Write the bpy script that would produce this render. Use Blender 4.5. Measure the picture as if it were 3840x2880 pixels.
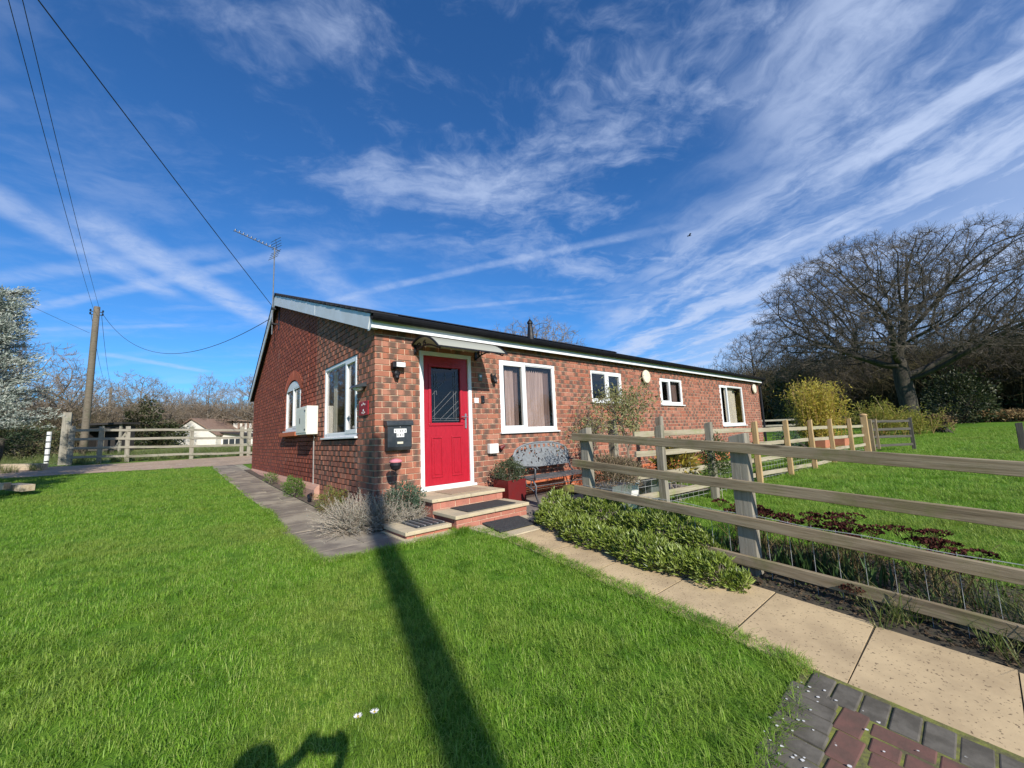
import bpy, math, random
import numpy as np
from mathutils import Matrix, Vector, Euler

for o in list(bpy.data.objects):
    bpy.data.objects.remove(o, do_unlink=True)
SC = bpy.context.scene
COL = SC.collection
RNG = np.random.default_rng(7)
random.seed(7)
R = math.radians

# ------------------------------------------------------------------ camera
CAM = np.array([-2.1299, -5.2815, 0.5967])
YAW, PITCH, ROLL, FPX = R(41.0454), R(6.9622), R(-2.3321), 1501.46
cd = bpy.data.cameras.new('camera')
cd.sensor_width = 36.0
cd.lens = 36.0 * FPX / 3840.0
cd.clip_start = 0.01
cd.clip_end = 2000
cam = bpy.data.objects.new('camera', cd)
COL.objects.link(cam)
_f = Vector((math.sin(YAW) * math.cos(PITCH), math.cos(YAW) * math.cos(PITCH), math.sin(PITCH)))
_r = Vector((math.cos(YAW), -math.sin(YAW), 0))
_u = _r.cross(_f)
_r2 = math.cos(ROLL) * _r + math.sin(ROLL) * _u
_u2 = -math.sin(ROLL) * _r + math.cos(ROLL) * _u
cam.matrix_world = Matrix(((_r2.x, _u2.x, -_f.x, CAM[0]), (_r2.y, _u2.y, -_f.y, CAM[1]),
                           (_r2.z, _u2.z, -_f.z, CAM[2]), (0, 0, 0, 1)))
SC.camera = cam

# ------------------------------------------------------------------ sun, sky, exposure
SUN_EL, SUN_AZ = R(31.0), R(16.0)           # azimuth measured from -Y towards -X
SUN = Vector((-math.sin(SUN_AZ) * math.cos(SUN_EL), -math.cos(SUN_AZ) * math.cos(SUN_EL), math.sin(SUN_EL)))
sd = bpy.data.lights.new('sun', 'SUN')
sd.energy = 5.0
sd.angle = R(0.53)
sd.color = (1.0, 0.955, 0.87)
sun = bpy.data.objects.new('sun', sd)
COL.objects.link(sun)
sun.rotation_euler = SUN.to_track_quat('Z', 'Y').to_euler()
sun.location = (-8, -25, 18)

SC.view_settings.view_transform = 'Standard'
SC.view_settings.look = 'None'
SC.view_settings.exposure = 0.22
SC.view_settings.gamma = 1.0
SC.view_settings.use_curve_mapping = False
SC.cycles.max_bounces = 6
SC.cycles.transparent_max_bounces = 12
SC.cycles.caustics_reflective = False
SC.cycles.caustics_refractive = False


class NT:
    """small helper for writing node trees"""
    def __init__(self, tree):
        self.t = tree
        self.n = tree.nodes
        self.l = tree.links

    def add(self, typ, **kw):
        nd = self.n.new(typ)
        for k, v in kw.items():
            setattr(nd, k, v)
        return nd

    def put(self, sock, v):
        if isinstance(v, bpy.types.NodeSocket):
            self.l.new(v, sock)
        elif v is not None:
            try:
                sock.default_value = v
            except Exception:
                sock.default_value = (v, v, v) if not hasattr(v, '__len__') else tuple(v) + (1.0,)

    def m(self, op, a, b=None, c=None, clamp=False):
        nd = self.add('ShaderNodeMath', operation=op, use_clamp=clamp)
        self.put(nd.inputs[0], a)
        if b is not None:
            self.put(nd.inputs[1], b)
        if c is not None:
            self.put(nd.inputs[2], c)
        return nd.outputs[0]

    def vm(self, op, a, b=None):
        nd = self.add('ShaderNodeVectorMath', operation=op)
        self.put(nd.inputs[0], a)
        if b is not None:
            self.put(nd.inputs[1], b)
        return nd.outputs['Value'] if op in ('DOT_PRODUCT', 'LENGTH', 'DISTANCE') else nd.outputs[0]

    def sep(self, v):
        nd = self.add('ShaderNodeSeparateXYZ')
        self.l.new(v, nd.inputs[0])
        return nd.outputs

    def comb(self, x=0.0, y=0.0, z=0.0):
        nd = self.add('ShaderNodeCombineXYZ')
        for s, v in zip(nd.inputs, (x, y, z)):
            self.put(s, v)
        return nd.outputs[0]

    def noise(self, vec, scale=5.0, detail=4.0, rough=0.55, dist=0.0, col=False):
        nd = self.add('ShaderNodeTexNoise')
        if vec is not None:
            self.l.new(vec, nd.inputs['Vector'])
        nd.inputs['Scale'].default_value = scale
        nd.inputs['Detail'].default_value = detail
        nd.inputs['Roughness'].default_value = rough
        nd.inputs['Distortion'].default_value = dist
        return nd.outputs['Color'] if col else nd.outputs[0]

    def voro(self, vec, scale=5.0, feature='F1', out=0):
        nd = self.add('ShaderNodeTexVoronoi', feature=feature)
        self.l.new(vec, nd.inputs['Vector'])
        nd.inputs['Scale'].default_value = scale
        return nd.outputs[out]

    def mapr(self, v, a, b, c=0.0, d=1.0, smooth=True):
        nd = self.add('ShaderNodeMapRange', interpolation_type='SMOOTHSTEP' if smooth else 'LINEAR')
        self.put(nd.inputs[0], v)
        for i, q in enumerate((a, b, c, d)):
            self.put(nd.inputs[1 + i], q)
        return nd.outputs[0]

    def mix(self, fac, a, b, mode='MIX'):
        nd = self.add('ShaderNodeMix', data_type='RGBA', blend_type=mode)
        nd.clamp_factor = True
        self.put(nd.inputs[0], fac)
        for s, v in ((nd.inputs[6], a), (nd.inputs[7], b)):
            if isinstance(v, bpy.types.NodeSocket):
                self.l.new(v, s)
            else:
                s.default_value = tuple(v)[:3] + (1.0,)
        return nd.outputs[2]

    def ramp(self, v, stops):
        nd = self.add('ShaderNodeValToRGB')
        self.put(nd.inputs[0], v)
        cr = nd.color_ramp
        while len(cr.elements) < len(stops):
            cr.elements.new(0.5)
        for e, (pos, c) in zip(cr.elements, stops):
            e.position = pos
            e.color = tuple(c) + (1.0,)
        return nd.outputs[0]

    def mapping(self, v, scale=(1, 1, 1), rot=(0, 0, 0), loc=(0, 0, 0)):
        nd = self.add('ShaderNodeMapping')
        self.l.new(v, nd.inputs[0])
        nd.inputs['Location'].default_value = loc
        nd.inputs['Rotation'].default_value = rot
        nd.inputs['Scale'].default_value = scale
        return nd.outputs[0]


# ------------------------------------------------------------------ world
W = bpy.data.worlds.new('World')
SC.world = W
W.use_nodes = True
W.cycles.sampling_method = 'MANUAL'
W.cycles.sample_map_resolution = 512
w = NT(W.node_tree)
w.n.clear()
sky = w.add('ShaderNodeTexSky', sky_type='NISHITA', sun_disc=False)
sky.sun_elevation = SUN_EL
sky.sun_rotation = math.pi + SUN_AZ
sky.altitude = 120
sky.air_density = 1.0
sky.dust_density = 0.2
sky.ozone_density = 2.0
tc = w.add('ShaderNodeTexCoord')
dirv = w.vm('NORMALIZE', tc.outputs['Generated'])
dx, dy, dz = w.sep(dirv)
zz = w.m('ADD', w.m('MAXIMUM', dz, 0.0), 0.06)
U = w.m('DIVIDE', dx, zz)
V = w.m('DIVIDE', dy, zz)
P = w.comb(U, V, 0.0)
wob = w.noise(P, 1.5, 4, 0.6, col=True)
wobc = w.vm('SUBTRACT', wob, (0.5, 0.5, 0.5))
nsc = w.add('ShaderNodeVectorMath', operation='SCALE')
w.l.new(wobc, nsc.inputs[0])
nsc.inputs['Scale'].default_value = 0.42
Pw = w.vm('ADD', P, nsc.outputs[0])
fluff = w.noise(w.mapping(Pw, rot=(0, 0, -R(60)), scale=(1, 1, 1)), 9.0, 5, 0.66)
# the bank of cirrus to the right, drawn out along 66 degrees in the cloud plane
ps = w.mapping(w.mapping(Pw, rot=(0, 0, -R(66))), scale=(0.62, 2.3, 1))
st = w.noise(ps, 1.7, 6, 0.58, 0.2)
bankn = w.noise(w.mapping(P, loc=(2.2, 7.1, 0)), 1.1, 3, 0.6)
Uw, Vw, _z = w.sep(Pw)
sbank = w.m('SUBTRACT', w.m('SUBTRACT', Uw, w.m('MULTIPLY', Vw, 0.95)), 0.70)
sbank = w.m('ADD', sbank, w.m('MULTIPLY', w.m('SUBTRACT', bankn, 0.5), 1.1))
bank = w.mapr(sbank, -0.20, 0.75)
streak = w.m('ADD', w.m('MULTIPLY', st, 0.74), w.m('MULTIPLY', fluff, 0.26))
thick = w.mapr(sbank, 0.5, 2.2, 0.0, 0.55)
cbank = w.m('MULTIPLY', bank, w.m('MAXIMUM', thick, w.mapr(streak, 0.36, 0.64, 0.10, 1.0)))
# loose wisps overhead and a thin milky veil round them
pw_ = w.mapping(w.mapping(Pw, rot=(0, 0, R(32))), scale=(1.0, 2.0, 1), loc=(5.3, 2.1, 0))
wis = w.noise(pw_, 1.35, 7, 0.60, 0.3)
wis2 = w.m('ADD', w.m('MULTIPLY', wis, 0.70), w.m('MULTIPLY', fluff, 0.30))
zone = w.m('MULTIPLY', w.mapr(Uw, -0.35, 0.45), w.mapr(Vw, 2.0, 0.9))
zone = w.m('ADD', 0.22, w.m('MULTIPLY', zone, 0.78))
cw = w.m('MULTIPLY', w.m('MULTIPLY', w.mapr(wis2, 0.44, 0.72), zone), 0.80)
veil = w.m('MULTIPLY', w.mapr(wis, 0.42, 0.75), 0.08)
# small puffs low down
puff = w.noise(w.mapping(P, scale=(1.1, 0.9, 1), loc=(9, 4, 0)), 1.6, 5, 0.55)
low = w.mapr(dz, 0.03, 0.17, 1.0, 0.0)
cp = w.m('MULTIPLY', w.m('MULTIPLY', w.mapr(puff, 0.46, 0.62), low), 0.9)
cov = w.m('MAXIMUM', w.m('MAXIMUM', w.m('ADD', cbank, veil), w.m('ADD', cw, veil)), cp)
# vapour trails: segments in the cloud plane, (u0,v0,u1,v1,half width,strength)
TRAILS = [(0.60, 2.70, 1.75, 0.65, 0.055, 0.42), (-0.36, 1.98, 0.62, 3.2, 0.15, 0.75), (-0.62, 1.88, 0.05, 2.92, 0.12, 0.55),
          (0.36, 1.94, 1.0, 2.58, 0.17, 0.45), (-1.2, 4.2, 0.62, 1.70, 0.065, 0.42), (-0.95, 3.25, 0.28, 2.0, 0.09, 0.35),
          (-0.45, 4.3, 0.35, 4.86, 0.10, 0.5), (1.2, 2.42, 2.05, 1.43, 0.05, 0.3), (-1.6, 4.4, 0.3, 3.2, 0.06, 0.28)]
soft = fluff
nsc2 = w.add('ShaderNodeVectorMath', operation='SCALE')
w.l.new(wobc, nsc2.inputs[0])
nsc2.inputs['Scale'].default_value = 0.05
Pt = w.vm('ADD', P, nsc2.outputs[0])
for (u0, v0, u1, v1, hw, s) in TRAILS:
    L = math.hypot(u1 - u0, v1 - v0)
    tx, ty = (u1 - u0) / L, (v1 - v0) / L
    rel = w.vm('SUBTRACT', Pt, (u0, v0, 0))
    al = w.m('DIVIDE', w.vm('DOT_PRODUCT', rel, (tx, ty, 0)), L)
    ac = w.m('ABSOLUTE', w.vm('DOT_PRODUCT', rel, (-ty, tx, 0)))
    a = w.mapr(ac, hw * 0.15, hw, 1.0, 0.0)
    e = w.m('MULTIPLY', w.mapr(al, 0.0, 0.18), w.mapr(al, 0.82, 1.0, 1.0, 0.0))
    a = w.m('MULTIPLY', w.m('MULTIPLY', a, e), w.m('MULTIPLY', w.mapr(soft, 0.25, 0.7, 0.45, 1.0), s))
    cov = w.m('ADD', cov, w.m('MULTIPLY', a, w.m('SUBTRACT', 1.0, cov)))
cov = w.m('MULTIPLY', cov, w.mapr(dz, -0.02, 0.03), clamp=True)
tint = w.mix(1.0, sky.outputs[0], (0.34, 0.80, 1.30), 'MULTIPLY')      # deep polarised spring blue
SKYMIX = w.mix(w.m('MULTIPLY', cov, 0.84), tint, (5.0, 6.0, 8.2))
bg = w.add('ShaderNodeBackground')
w.l.new(SKYMIX, bg.inputs[0])
bg.inputs[1].default_value = 0.10
wo = w.add('ShaderNodeOutputWorld')
w.l.new(bg.outputs[0], wo.inputs[0])
# ------------------------------------------------------------------ materials
def new_mat(name):
    m = bpy.data.materials.new(name)
    m.use_nodes = True
    t = NT(m.node_tree)
    t.n.clear()
    out = t.add('ShaderNodeOutputMaterial')
    b = t.add('ShaderNodeBsdfPrincipled')
    t.l.new(b.outputs[0], out.inputs[0])
    return m, t, b, out


def bump(t, b, h, dist=0.01, strength=0.6):
    n = t.add('ShaderNodeBump')
    n.inputs['Strength'].default_value = strength
    n.inputs['Distance'].default_value = dist
    t.l.new(h, n.inputs['Height'])
    t.l.new(n.outputs[0], b.inputs['Normal'])


def coords(t, kind='Object', rnd=True):
    tc = t.add('ShaderNodeTexCoord')
    v = tc.outputs[kind]
    if rnd:
        oi = t.add('ShaderNodeObjectInfo')
        off = t.m('MULTIPLY', oi.outputs['Random'], 37.0)
        v = t.vm('ADD', v, t.comb(off, t.m('MULTIPLY', off, 1.7), t.m('MULTIPLY', off, 0.6)))
    return v


def plain(name, c1, c2=None, rough=0.6, scale=8.0, detail=5.0, bmp=0.0, metal=0.0, spec=0.5, lo=0.35, hi=0.65, stretch=(1, 1, 1), speck=None):
    m, t, b, out = new_mat(name)
    v = coords(t)
    if stretch != (1, 1, 1):
        v = t.mapping(v, scale=stretch)
    n = t.noise(v, scale, detail, 0.6)
    c = t.mix(t.mapr(n, lo, hi), c1, c2 or tuple(x * 0.82 for x in c1))
    if speck:
        k = t.noise(v, speck[1], 2, 0.5)
        c = t.mix(t.mapr(k, speck[2], speck[2] + 0.06), c, speck[0])
    t.l.new(c, b.inputs['Base Color'])
    r = t.mapr(n, 0.3, 0.7, max(0.02, rough - 0.08), min(1, rough + 0.08))
    t.l.new(r, b.inputs['Roughness'])
    b.inputs['Metallic'].default_value = metal
    b.inputs['Specular IOR Level'].default_value = spec
    if bmp:
        bump(t, b, t.noise(v, scale * 4, 5, 0.6), bmp)
    return m


def wood(name, c1, c2, c3, algae=None, rough=0.85):
    """grain runs along local X"""
    m, t, b, out = new_mat(name)
    v = coords(t)
    g = t.mapping(v, scale=(1.3, 26, 26))
    n1 = t.noise(g, 1.6, 8, 0.65, 0.6)
    n2 = t.noise(t.mapping(v, scale=(0.5, 7, 7)), 2.2, 4, 0.6)
    c = t.mix(t.mapr(n1, 0.34, 0.66), c1, c2)
    c = t.mix(t.mapr(n2, 0.50, 0.76), c, c3)
    kn = t.voro(t.mapping(v, scale=(1.6, 6.5, 6.5)), 1.0)
    c = t.mix(t.mapr(kn, 0.07, 0.15, 0.75, 0.0), c, tuple(x * 0.32 for x in c1))
    if algae:
        n3 = t.noise(v, 2.6, 5, 0.65)
        c = t.mix(t.mapr(n3, 0.50, 0.70, 0, 0.7), c, algae)
    t.l.new(c, b.inputs['Base Color'])
    b.inputs['Roughness'].default_value = rough
    b.inputs['Specular IOR Level'].default_value = 0.2
    bump(t, b, n1, 0.006, 0.7)
    return m


def leaf(name, cols, trans=0.35, rough=0.5, spec=0.4, patch=None):
    """cols: list of colours picked per leaf"""
    m, t, b, out = new_mat(name)
    g = t.add('ShaderNodeNewGeometry')
    oi = t.add('ShaderNodeObjectInfo')
    r = t.m('FRACT', t.m('ADD', g.outputs['Random Per Island'], oi.outputs['Random']))
    st = [(i / max(1, len(cols) - 1), c) for i, c in enumerate(cols)]
    c = t.ramp(r, st)
    if patch:
        pos = g.outputs['Position']
        n = t.noise(pos, patch[1], 4, 0.6)
        c = t.mix(t.mapr(n, 0.42, 0.64, 0, patch[2]), c, patch[0])
        if len(patch) > 3:
            n2 = t.noise(pos, patch[1] * 4.5, 3, 0.6)
            c = t.mix(t.mapr(n2, 0.50, 0.68, 0, 0.75), c, patch[3])
            n3 = t.noise(pos, patch[1] * 0.45, 3, 0.55)
            c = t.mix(t.mapr(n3, 0.50, 0.66, 0, 0.45), c, patch[4])
    t.l.new(c, b.inputs['Base Color'])
    b.inputs['Roughness'].default_value = rough
    b.inputs['Specular IOR Level'].default_value = spec
    if trans > 0:
        tr = t.add('ShaderNodeBsdfTranslucent')
        t.l.new(c, tr.inputs['Color'])
        mx = t.add('ShaderNodeMixShader')
        mx.inputs[0].default_value = trans
        t.l.new(b.outputs[0], mx.inputs[1])
        t.l.new(tr.outputs[0], mx.inputs[2])
        t.l.new(mx.outputs[0], out.inputs[0])
    return m


def brick_mat(name, reds, dark, dmix, lo=0.06, hi=0.34):
    m, t, b, out = new_mat(name)
    g = t.add('ShaderNodeNewGeometry')
    oi = t.add('ShaderNodeObjectInfo')
    r = t.m('FRACT', t.m('ADD', g.outputs['Random Per Island'], oi.outputs['Random']))
    r2 = t.m('FRACT', t.m('MULTIPLY', r, 7.31))
    r3 = t.m('FRACT', t.m('MULTIPLY', r, 23.7))
    uv = t.add('ShaderNodeTexCoord').outputs['UV']
    u, vv, _ = t.sep(uv)
    pos = g.outputs['Position']
    n = t.noise(pos, 21, 5, 0.62)
    c = t.ramp(r, [(i / (len(reds) - 1), q) for i, q in enumerate(reds)])
    # fired dark bloom across the middle of most bricks, off centre and uneven
    cen = t.m('ADD', 0.28, t.m('MULTIPLY', r2, 0.44))
    d = t.m('ABSOLUTE', t.m('SUBTRACT', u, cen))
    d = t.m('ADD', d, t.m('MULTIPLY', t.m('SUBTRACT', n, 0.5), 0.55))
    k = t.m('MULTIPLY', t.mapr(d, lo, hi, 1.0, 0.0), t.mapr(r3, 0.12, 0.45, 0.15, dmix))
    c = t.mix(k, c, dark)
    n2 = t.noise(pos, 95, 4, 0.6)
    c = t.mix(t.mapr(n2, 0.38, 0.70, 0, 0.38), c, tuple(q * 0.55 for q in reds[0]))
    n3 = t.noise(pos, 2.3, 4, 0.6)
    c = t.mix(t.mapr(n3, 0.56, 0.80, 0, 0.25), c, (0.42, 0.33, 0.27))
    t.l.new(c, b.inputs['Base Color'])
    b.inputs['Roughness'].default_value = 0.85
    b.inputs['Specular IOR Level'].default_value = 0.25
    bump(t, b, t.noise(pos, 60, 6, 0.65), 0.006, 0.8)
    return m


def glass_mat(name, tint=(0.85, 0.9, 0.9), refl=1.0):
    m, t, b, out = new_mat(name)
    tr = t.add('ShaderNodeBsdfTransparent')
    tr.inputs[0].default_value = tint + (1,)
    gl = t.add('ShaderNodeBsdfGlossy')
    gl.inputs['Roughness'].default_value = 0.02
    gl.inputs['Color'].default_value = (refl, refl, refl, 1)
    lw = t.add('ShaderNodeLayerWeight')
    lw.inputs['Blend'].default_value = 0.5
    fr = t.m('ADD', 0.035, t.m('MULTIPLY', t.m('POWER', lw.outputs['Facing'], 4.0), 0.75))
    mx = t.add('ShaderNodeMixShader')
    t.l.new(fr, mx.inputs[0])
    t.l.new(tr.outputs[0], mx.inputs[1])
    t.l.new(gl.outputs[0], mx.inputs[2])
    t.l.new(mx.outputs[0], out.inputs[0])
    return m


M = {}
M['brick'] = brick_mat('brick_multi', [(0.43, 0.165, 0.10), (0.37, 0.125, 0.075), (0.47, 0.205, 0.135), (0.29, 0.105, 0.07), (0.42, 0.18, 0.12)],
                       (0.115, 0.080, 0.062), 0.95, 0.10, 0.40)
M['brick_red'] = brick_mat('brick_red', [(0.34, 0.088, 0.052), (0.28, 0.07, 0.043), (0.38, 0.105, 0.06), (0.24, 0.062, 0.042)],
                           (0.13, 0.045, 0.034), 0.75)
M['brick_orange'] = brick_mat('brick_orange_paint', [(0.56, 0.155, 0.065), (0.52, 0.14, 0.06), (0.60, 0.18, 0.08)], (0.46, 0.12, 0.055), 0.5)
M['brick_step'] = brick_mat('brick_step', [(0.46, 0.17, 0.115), (0.50, 0.21, 0.15), (0.42, 0.145, 0.095)], (0.36, 0.15, 0.11), 0.5)
M['mortar'] = plain('mortar', (0.70, 0.53, 0.38), (0.58, 0.43, 0.30), 0.95, 30, 5, 0.004)
M['mortar_red'] = plain('mortar_red', (0.50, 0.29, 0.21), (0.42, 0.23, 0.165), 0.95, 30, 5, 0.004)
M['mortar_orange'] = plain('mortar_orange', (0.55, 0.19, 0.09), (0.5, 0.16, 0.07), 0.95, 30, 5, 0.004)
M['upvc'] = plain('white_upvc', (0.80, 0.80, 0.79), (0.74, 0.74, 0.73), 0.32, 3, 4)
M['barge'] = plain('grey_white_board', (0.66, 0.68, 0.70), (0.58, 0.60, 0.62), 0.5, 2.5, 4)
M['black'] = plain('black_plastic', (0.010, 0.010, 0.013), (0.015, 0.015, 0.018), 0.5, 12, 4, spec=0.3)
M['dark_metal'] = plain('dark_grey_metal', (0.030, 0.036, 0.042), (0.040, 0.046, 0.052), 0.38, 20, 4, metal=0.0)
M['tile'] = plain('roof_slate', (0.018, 0.018, 0.021), (0.030, 0.030, 0.034), 0.8, 9, 5, 0.004, spec=0.2)
M['gutter'] = plain('gutter_black', (0.006, 0.006, 0.008), (0.009, 0.009, 0.011), 0.7, 12, 4, spec=0.15)
M['glass'] = glass_mat('window_glass', (0.95, 0.93, 0.91))
M['glass_dark'] = glass_mat('door_glass', (0.55, 0.60, 0.66))
M['net'] = plain('net_curtain', (0.44, 0.335, 0.31), (0.31, 0.235, 0.215), 0.9, 3.0, 6, stretch=(9, 9, 0.6))
M['drape'] = plain('brown_drape', (0.20, 0.14, 0.13), (0.12, 0.085, 0.08), 0.9, 3, 5, stretch=(14, 14, 0.5))
M['cream_drape'] = plain('cream_drape', (0.72, 0.70, 0.60), (0.58, 0.56, 0.47), 0.9, 3, 5, stretch=(14, 14, 0.5))
M['inside'] = plain('room_interior', (0.16, 0.15, 0.14), (0.12, 0.11, 0.10), 0.9, 2, 3)
M['lead'] = plain('leading', (0.20, 0.20, 0.21), (0.14, 0.14, 0.15), 0.5, 20, 3)
M['chrome'] = plain('satin_chrome', (0.62, 0.60, 0.57), (0.5, 0.48, 0.46), 0.3, 20, 3, metal=0.9)


def door_red():
    m, t, b, out = new_mat('red_grained_door')
    v = coords(t)
    g = t.noise(t.mapping(v, scale=(9, 9, 1.6)), 3.2, 6, 0.6, 1.6)
    c = t.mix(t.mapr(g, 0.35, 0.7), (0.43, 0.011, 0.026), (0.35, 0.008, 0.020))
    t.l.new(c, b.inputs['Base Color'])
    b.inputs['Roughness'].default_value = 0.38
    bump(t, b, t.noise(t.mapping(v, scale=(40, 40, 5)), 2.5, 6, 0.6, 1.2), 0.002, 0.6)
    return m


M['door'] = door_red()
M['wood_grey'] = wood('weathered_rail', (0.225, 0.168, 0.100), (0.335, 0.265, 0.175), (0.125, 0.092, 0.056), algae=(0.165, 0.160, 0.060))
M['wood_old'] = wood('old_grey_post', (0.235, 0.205, 0.155), (0.33, 0.295, 0.235), (0.12, 0.10, 0.075), algae=(0.17, 0.17, 0.095))
M['wood_light'] = wood('pale_rail', (0.32, 0.27, 0.185), (0.42, 0.365, 0.265), (0.20, 0.165, 0.11), algae=(0.23, 0.255, 0.085))
M['wood_new'] = wood('new_post', (0.42, 0.275, 0.130), (0.50, 0.345, 0.18), (0.33, 0.20, 0.09))
M['wood_dark'] = wood('dark_gate_timber', (0.075, 0.068, 0.055), (0.12, 0.108, 0.09), (0.04, 0.035, 0.028))
M['wood_pale'] = wood('bleached_fence', (0.25, 0.225, 0.175), (0.345, 0.315, 0.25), (0.14, 0.12, 0.09), algae=(0.19, 0.20, 0.13))
M['pole'] = wood('pole_timber', (0.135, 0.110, 0.080), (0.19, 0.16, 0.118), (0.09, 0.072, 0.05), algae=(0.125, 0.12, 0.075))
M['sleeper'] = wood('sawn_sleeper', (0.42, 0.33, 0.22), (0.52, 0.43, 0.31), (0.28, 0.2, 0.13))
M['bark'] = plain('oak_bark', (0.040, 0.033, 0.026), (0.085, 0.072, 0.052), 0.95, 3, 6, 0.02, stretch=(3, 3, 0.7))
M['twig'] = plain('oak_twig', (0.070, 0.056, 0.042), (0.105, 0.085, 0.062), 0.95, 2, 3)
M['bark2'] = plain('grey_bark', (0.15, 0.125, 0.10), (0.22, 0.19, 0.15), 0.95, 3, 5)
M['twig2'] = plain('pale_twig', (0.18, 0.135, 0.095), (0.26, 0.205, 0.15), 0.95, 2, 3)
M['steel'] = plain('galvanised', (0.46, 0.47, 0.48), (0.36, 0.37, 0.38), 0.42, 14, 4, metal=0.75)
M['wire'] = plain('stock_wire', (0.50, 0.50, 0.48), (0.38, 0.37, 0.35), 0.5, 20, 3)
M['mast'] = plain('aerial_grey', (0.10, 0.11, 0.125), (0.16, 0.165, 0.175), 0.5, 20, 3)
M['cable'] = plain('cable', (0.025, 0.025, 0.028), (0.03, 0.03, 0.03), 0.6, 9, 3)
M['cream'] = plain('cream_plastic', (0.74, 0.69, 0.54), (0.66, 0.60, 0.45), 0.45, 6, 4)
M['white'] = plain('white_box', (0.78, 0.77, 0.73), (0.70, 0.69, 0.65), 0.5, 6, 4)
M['offwhite'] = plain('off_white_box', (0.80, 0.76, 0.66), (0.74, 0.70, 0.60), 0.5, 6, 4)
M['sign_red'] = plain('sign_red', (0.34, 0.012, 0.02), (0.28, 0.01, 0.016), 0.4, 6, 4)
M['terracotta'] = plain('terracotta', (0.52, 0.20, 0.11), (0.44, 0.155, 0.085), 0.8, 6, 5)
M['maroon'] = plain('maroon_planter', (0.15, 0.011, 0.011), (0.125, 0.009, 0.009), 0.5, 6, 4)
M['pink'] = plain('pink_plastic', (0.72, 0.25, 0.28), (0.62, 0.2, 0.23), 0.4, 12, 4)
M['canopy'] = leaf('smoked_polycarbonate', [(0.56, 0.55, 0.45), (0.54, 0.53, 0.44)], 0.3, 0.3, 0.5)
M['pewter'] = plain('bench_iron', (0.26, 0.275, 0.285), (0.19, 0.20, 0.205), 0.5, 22, 5, metal=0.1)
M['bench_leg'] = plain('bench_leg_iron', (0.07, 0.072, 0.075), (0.12, 0.12, 0.125), 0.45, 22, 5)
M['rubber'] = plain('rubber_mat', (0.028, 0.029, 0.030), (0.045, 0.045, 0.046), 0.8, 40, 4, 0.003)
M['mat_tan'] = plain('tan_doormat', (0.40, 0.30, 0.20), (0.34, 0.25, 0.16), 0.95, 60, 4, 0.003)
M['letter'] = plain('letter_tile', (0.82, 0.81, 0.78), (0.78, 0.77, 0.74), 0.5, 10, 3)
M['ink'] = plain('ink', (0.02, 0.02, 0.02), None, 0.6, 5, 3)
M['roof_brown'] = plain('brown_roof', (0.21, 0.13, 0.095), (0.27, 0.18, 0.13), 0.9, 6, 4)
M['render_white'] = plain('white_render', (0.74, 0.70, 0.62), (0.68, 0.64, 0.56), 0.9, 3, 4)
M['shed_dark'] = plain('creosoted_boards', (0.022, 0.019, 0.017), (0.035, 0.03, 0.027), 0.9, 5, 4, stretch=(6, 6, 1))
M['cloth'] = plain('dark_cloth', (0.03, 0.035, 0.06), (0.04, 0.045, 0.07), 0.9, 20, 4)
M['skin'] = plain('skin', (0.50, 0.30, 0.22), (0.46, 0.27, 0.19), 0.5, 12, 3)
M['slab_tan'] = plain('tan_slab', (0.56, 0.42, 0.245), (0.40, 0.295, 0.175), 0.95, 2.6, 7, 0.004, spec=0.15, lo=0.35, hi=0.72, speck=((0.19, 0.135, 0.08), 58, 0.63))
M['slab_step'] = plain('step_slab', (0.545, 0.445, 0.285), (0.45, 0.37, 0.25), 0.9, 5, 7, 0.004, speck=((0.22, 0.19, 0.13), 42, 0.67))
M['slab_grey'] = plain('grey_riven_slab', (0.195, 0.160, 0.125), (0.345, 0.290, 0.215), 0.9, 2.4, 7, 0.010, lo=0.40, hi=0.66, spec=0.2)
M['pale_joint'] = plain('pale_joint', (0.40, 0.34, 0.25), (0.22, 0.20, 0.12), 0.95, 9, 5)
M['slab_dark'] = plain('dark_patio_slab', (0.16, 0.135, 0.115), (0.24, 0.20, 0.165), 0.85, 2.5, 6, 0.01)
M['paver_grey'] = plain('grey_paver', (0.092, 0.082, 0.066), (0.150, 0.134, 0.110), 0.97, 9, 6, 0.003, spec=0.1, speck=((0.6, 0.58, 0.54), 26, 0.74))
M['paver_red'] = plain('red_paver', (0.175, 0.090, 0.072), (0.125, 0.078, 0.062), 0.97, 9, 6, 0.003, spec=0.1, speck=((0.55, 0.52, 0.48), 26, 0.77))
M['lichen'] = plain('white_lichen', (0.72, 0.70, 0.66), (0.64, 0.62, 0.58), 0.9, 30, 3)
M['moss'] = plain('joint_moss', (0.20, 0.21, 0.035), (0.10, 0.09, 0.04), 0.95, 14, 5, 0.006)
M['soil'] = plain('soil', (0.075, 0.055, 0.038), (0.14, 0.105, 0.072), 0.97, 9, 6, 0.015)
M['joint'] = plain('dark_joint', (0.045, 0.035, 0.024), (0.07, 0.058, 0.035), 0.97, 12, 5)
M['litter'] = leaf('leaf_litter', [(0.055, 0.036, 0.022), (0.10, 0.065, 0.038), (0.15, 0.10, 0.06), (0.035, 0.028, 0.018), (0.06, 0.085, 0.022)], 0.1, 0.85, 0.2)
M['track'] = plain('earth_track', (0.39, 0.275, 0.185), (0.30, 0.215, 0.145), 0.97, 1.6, 7, 0.01, speck=((0.5, 0.42, 0.32), 14, 0.62))


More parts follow.
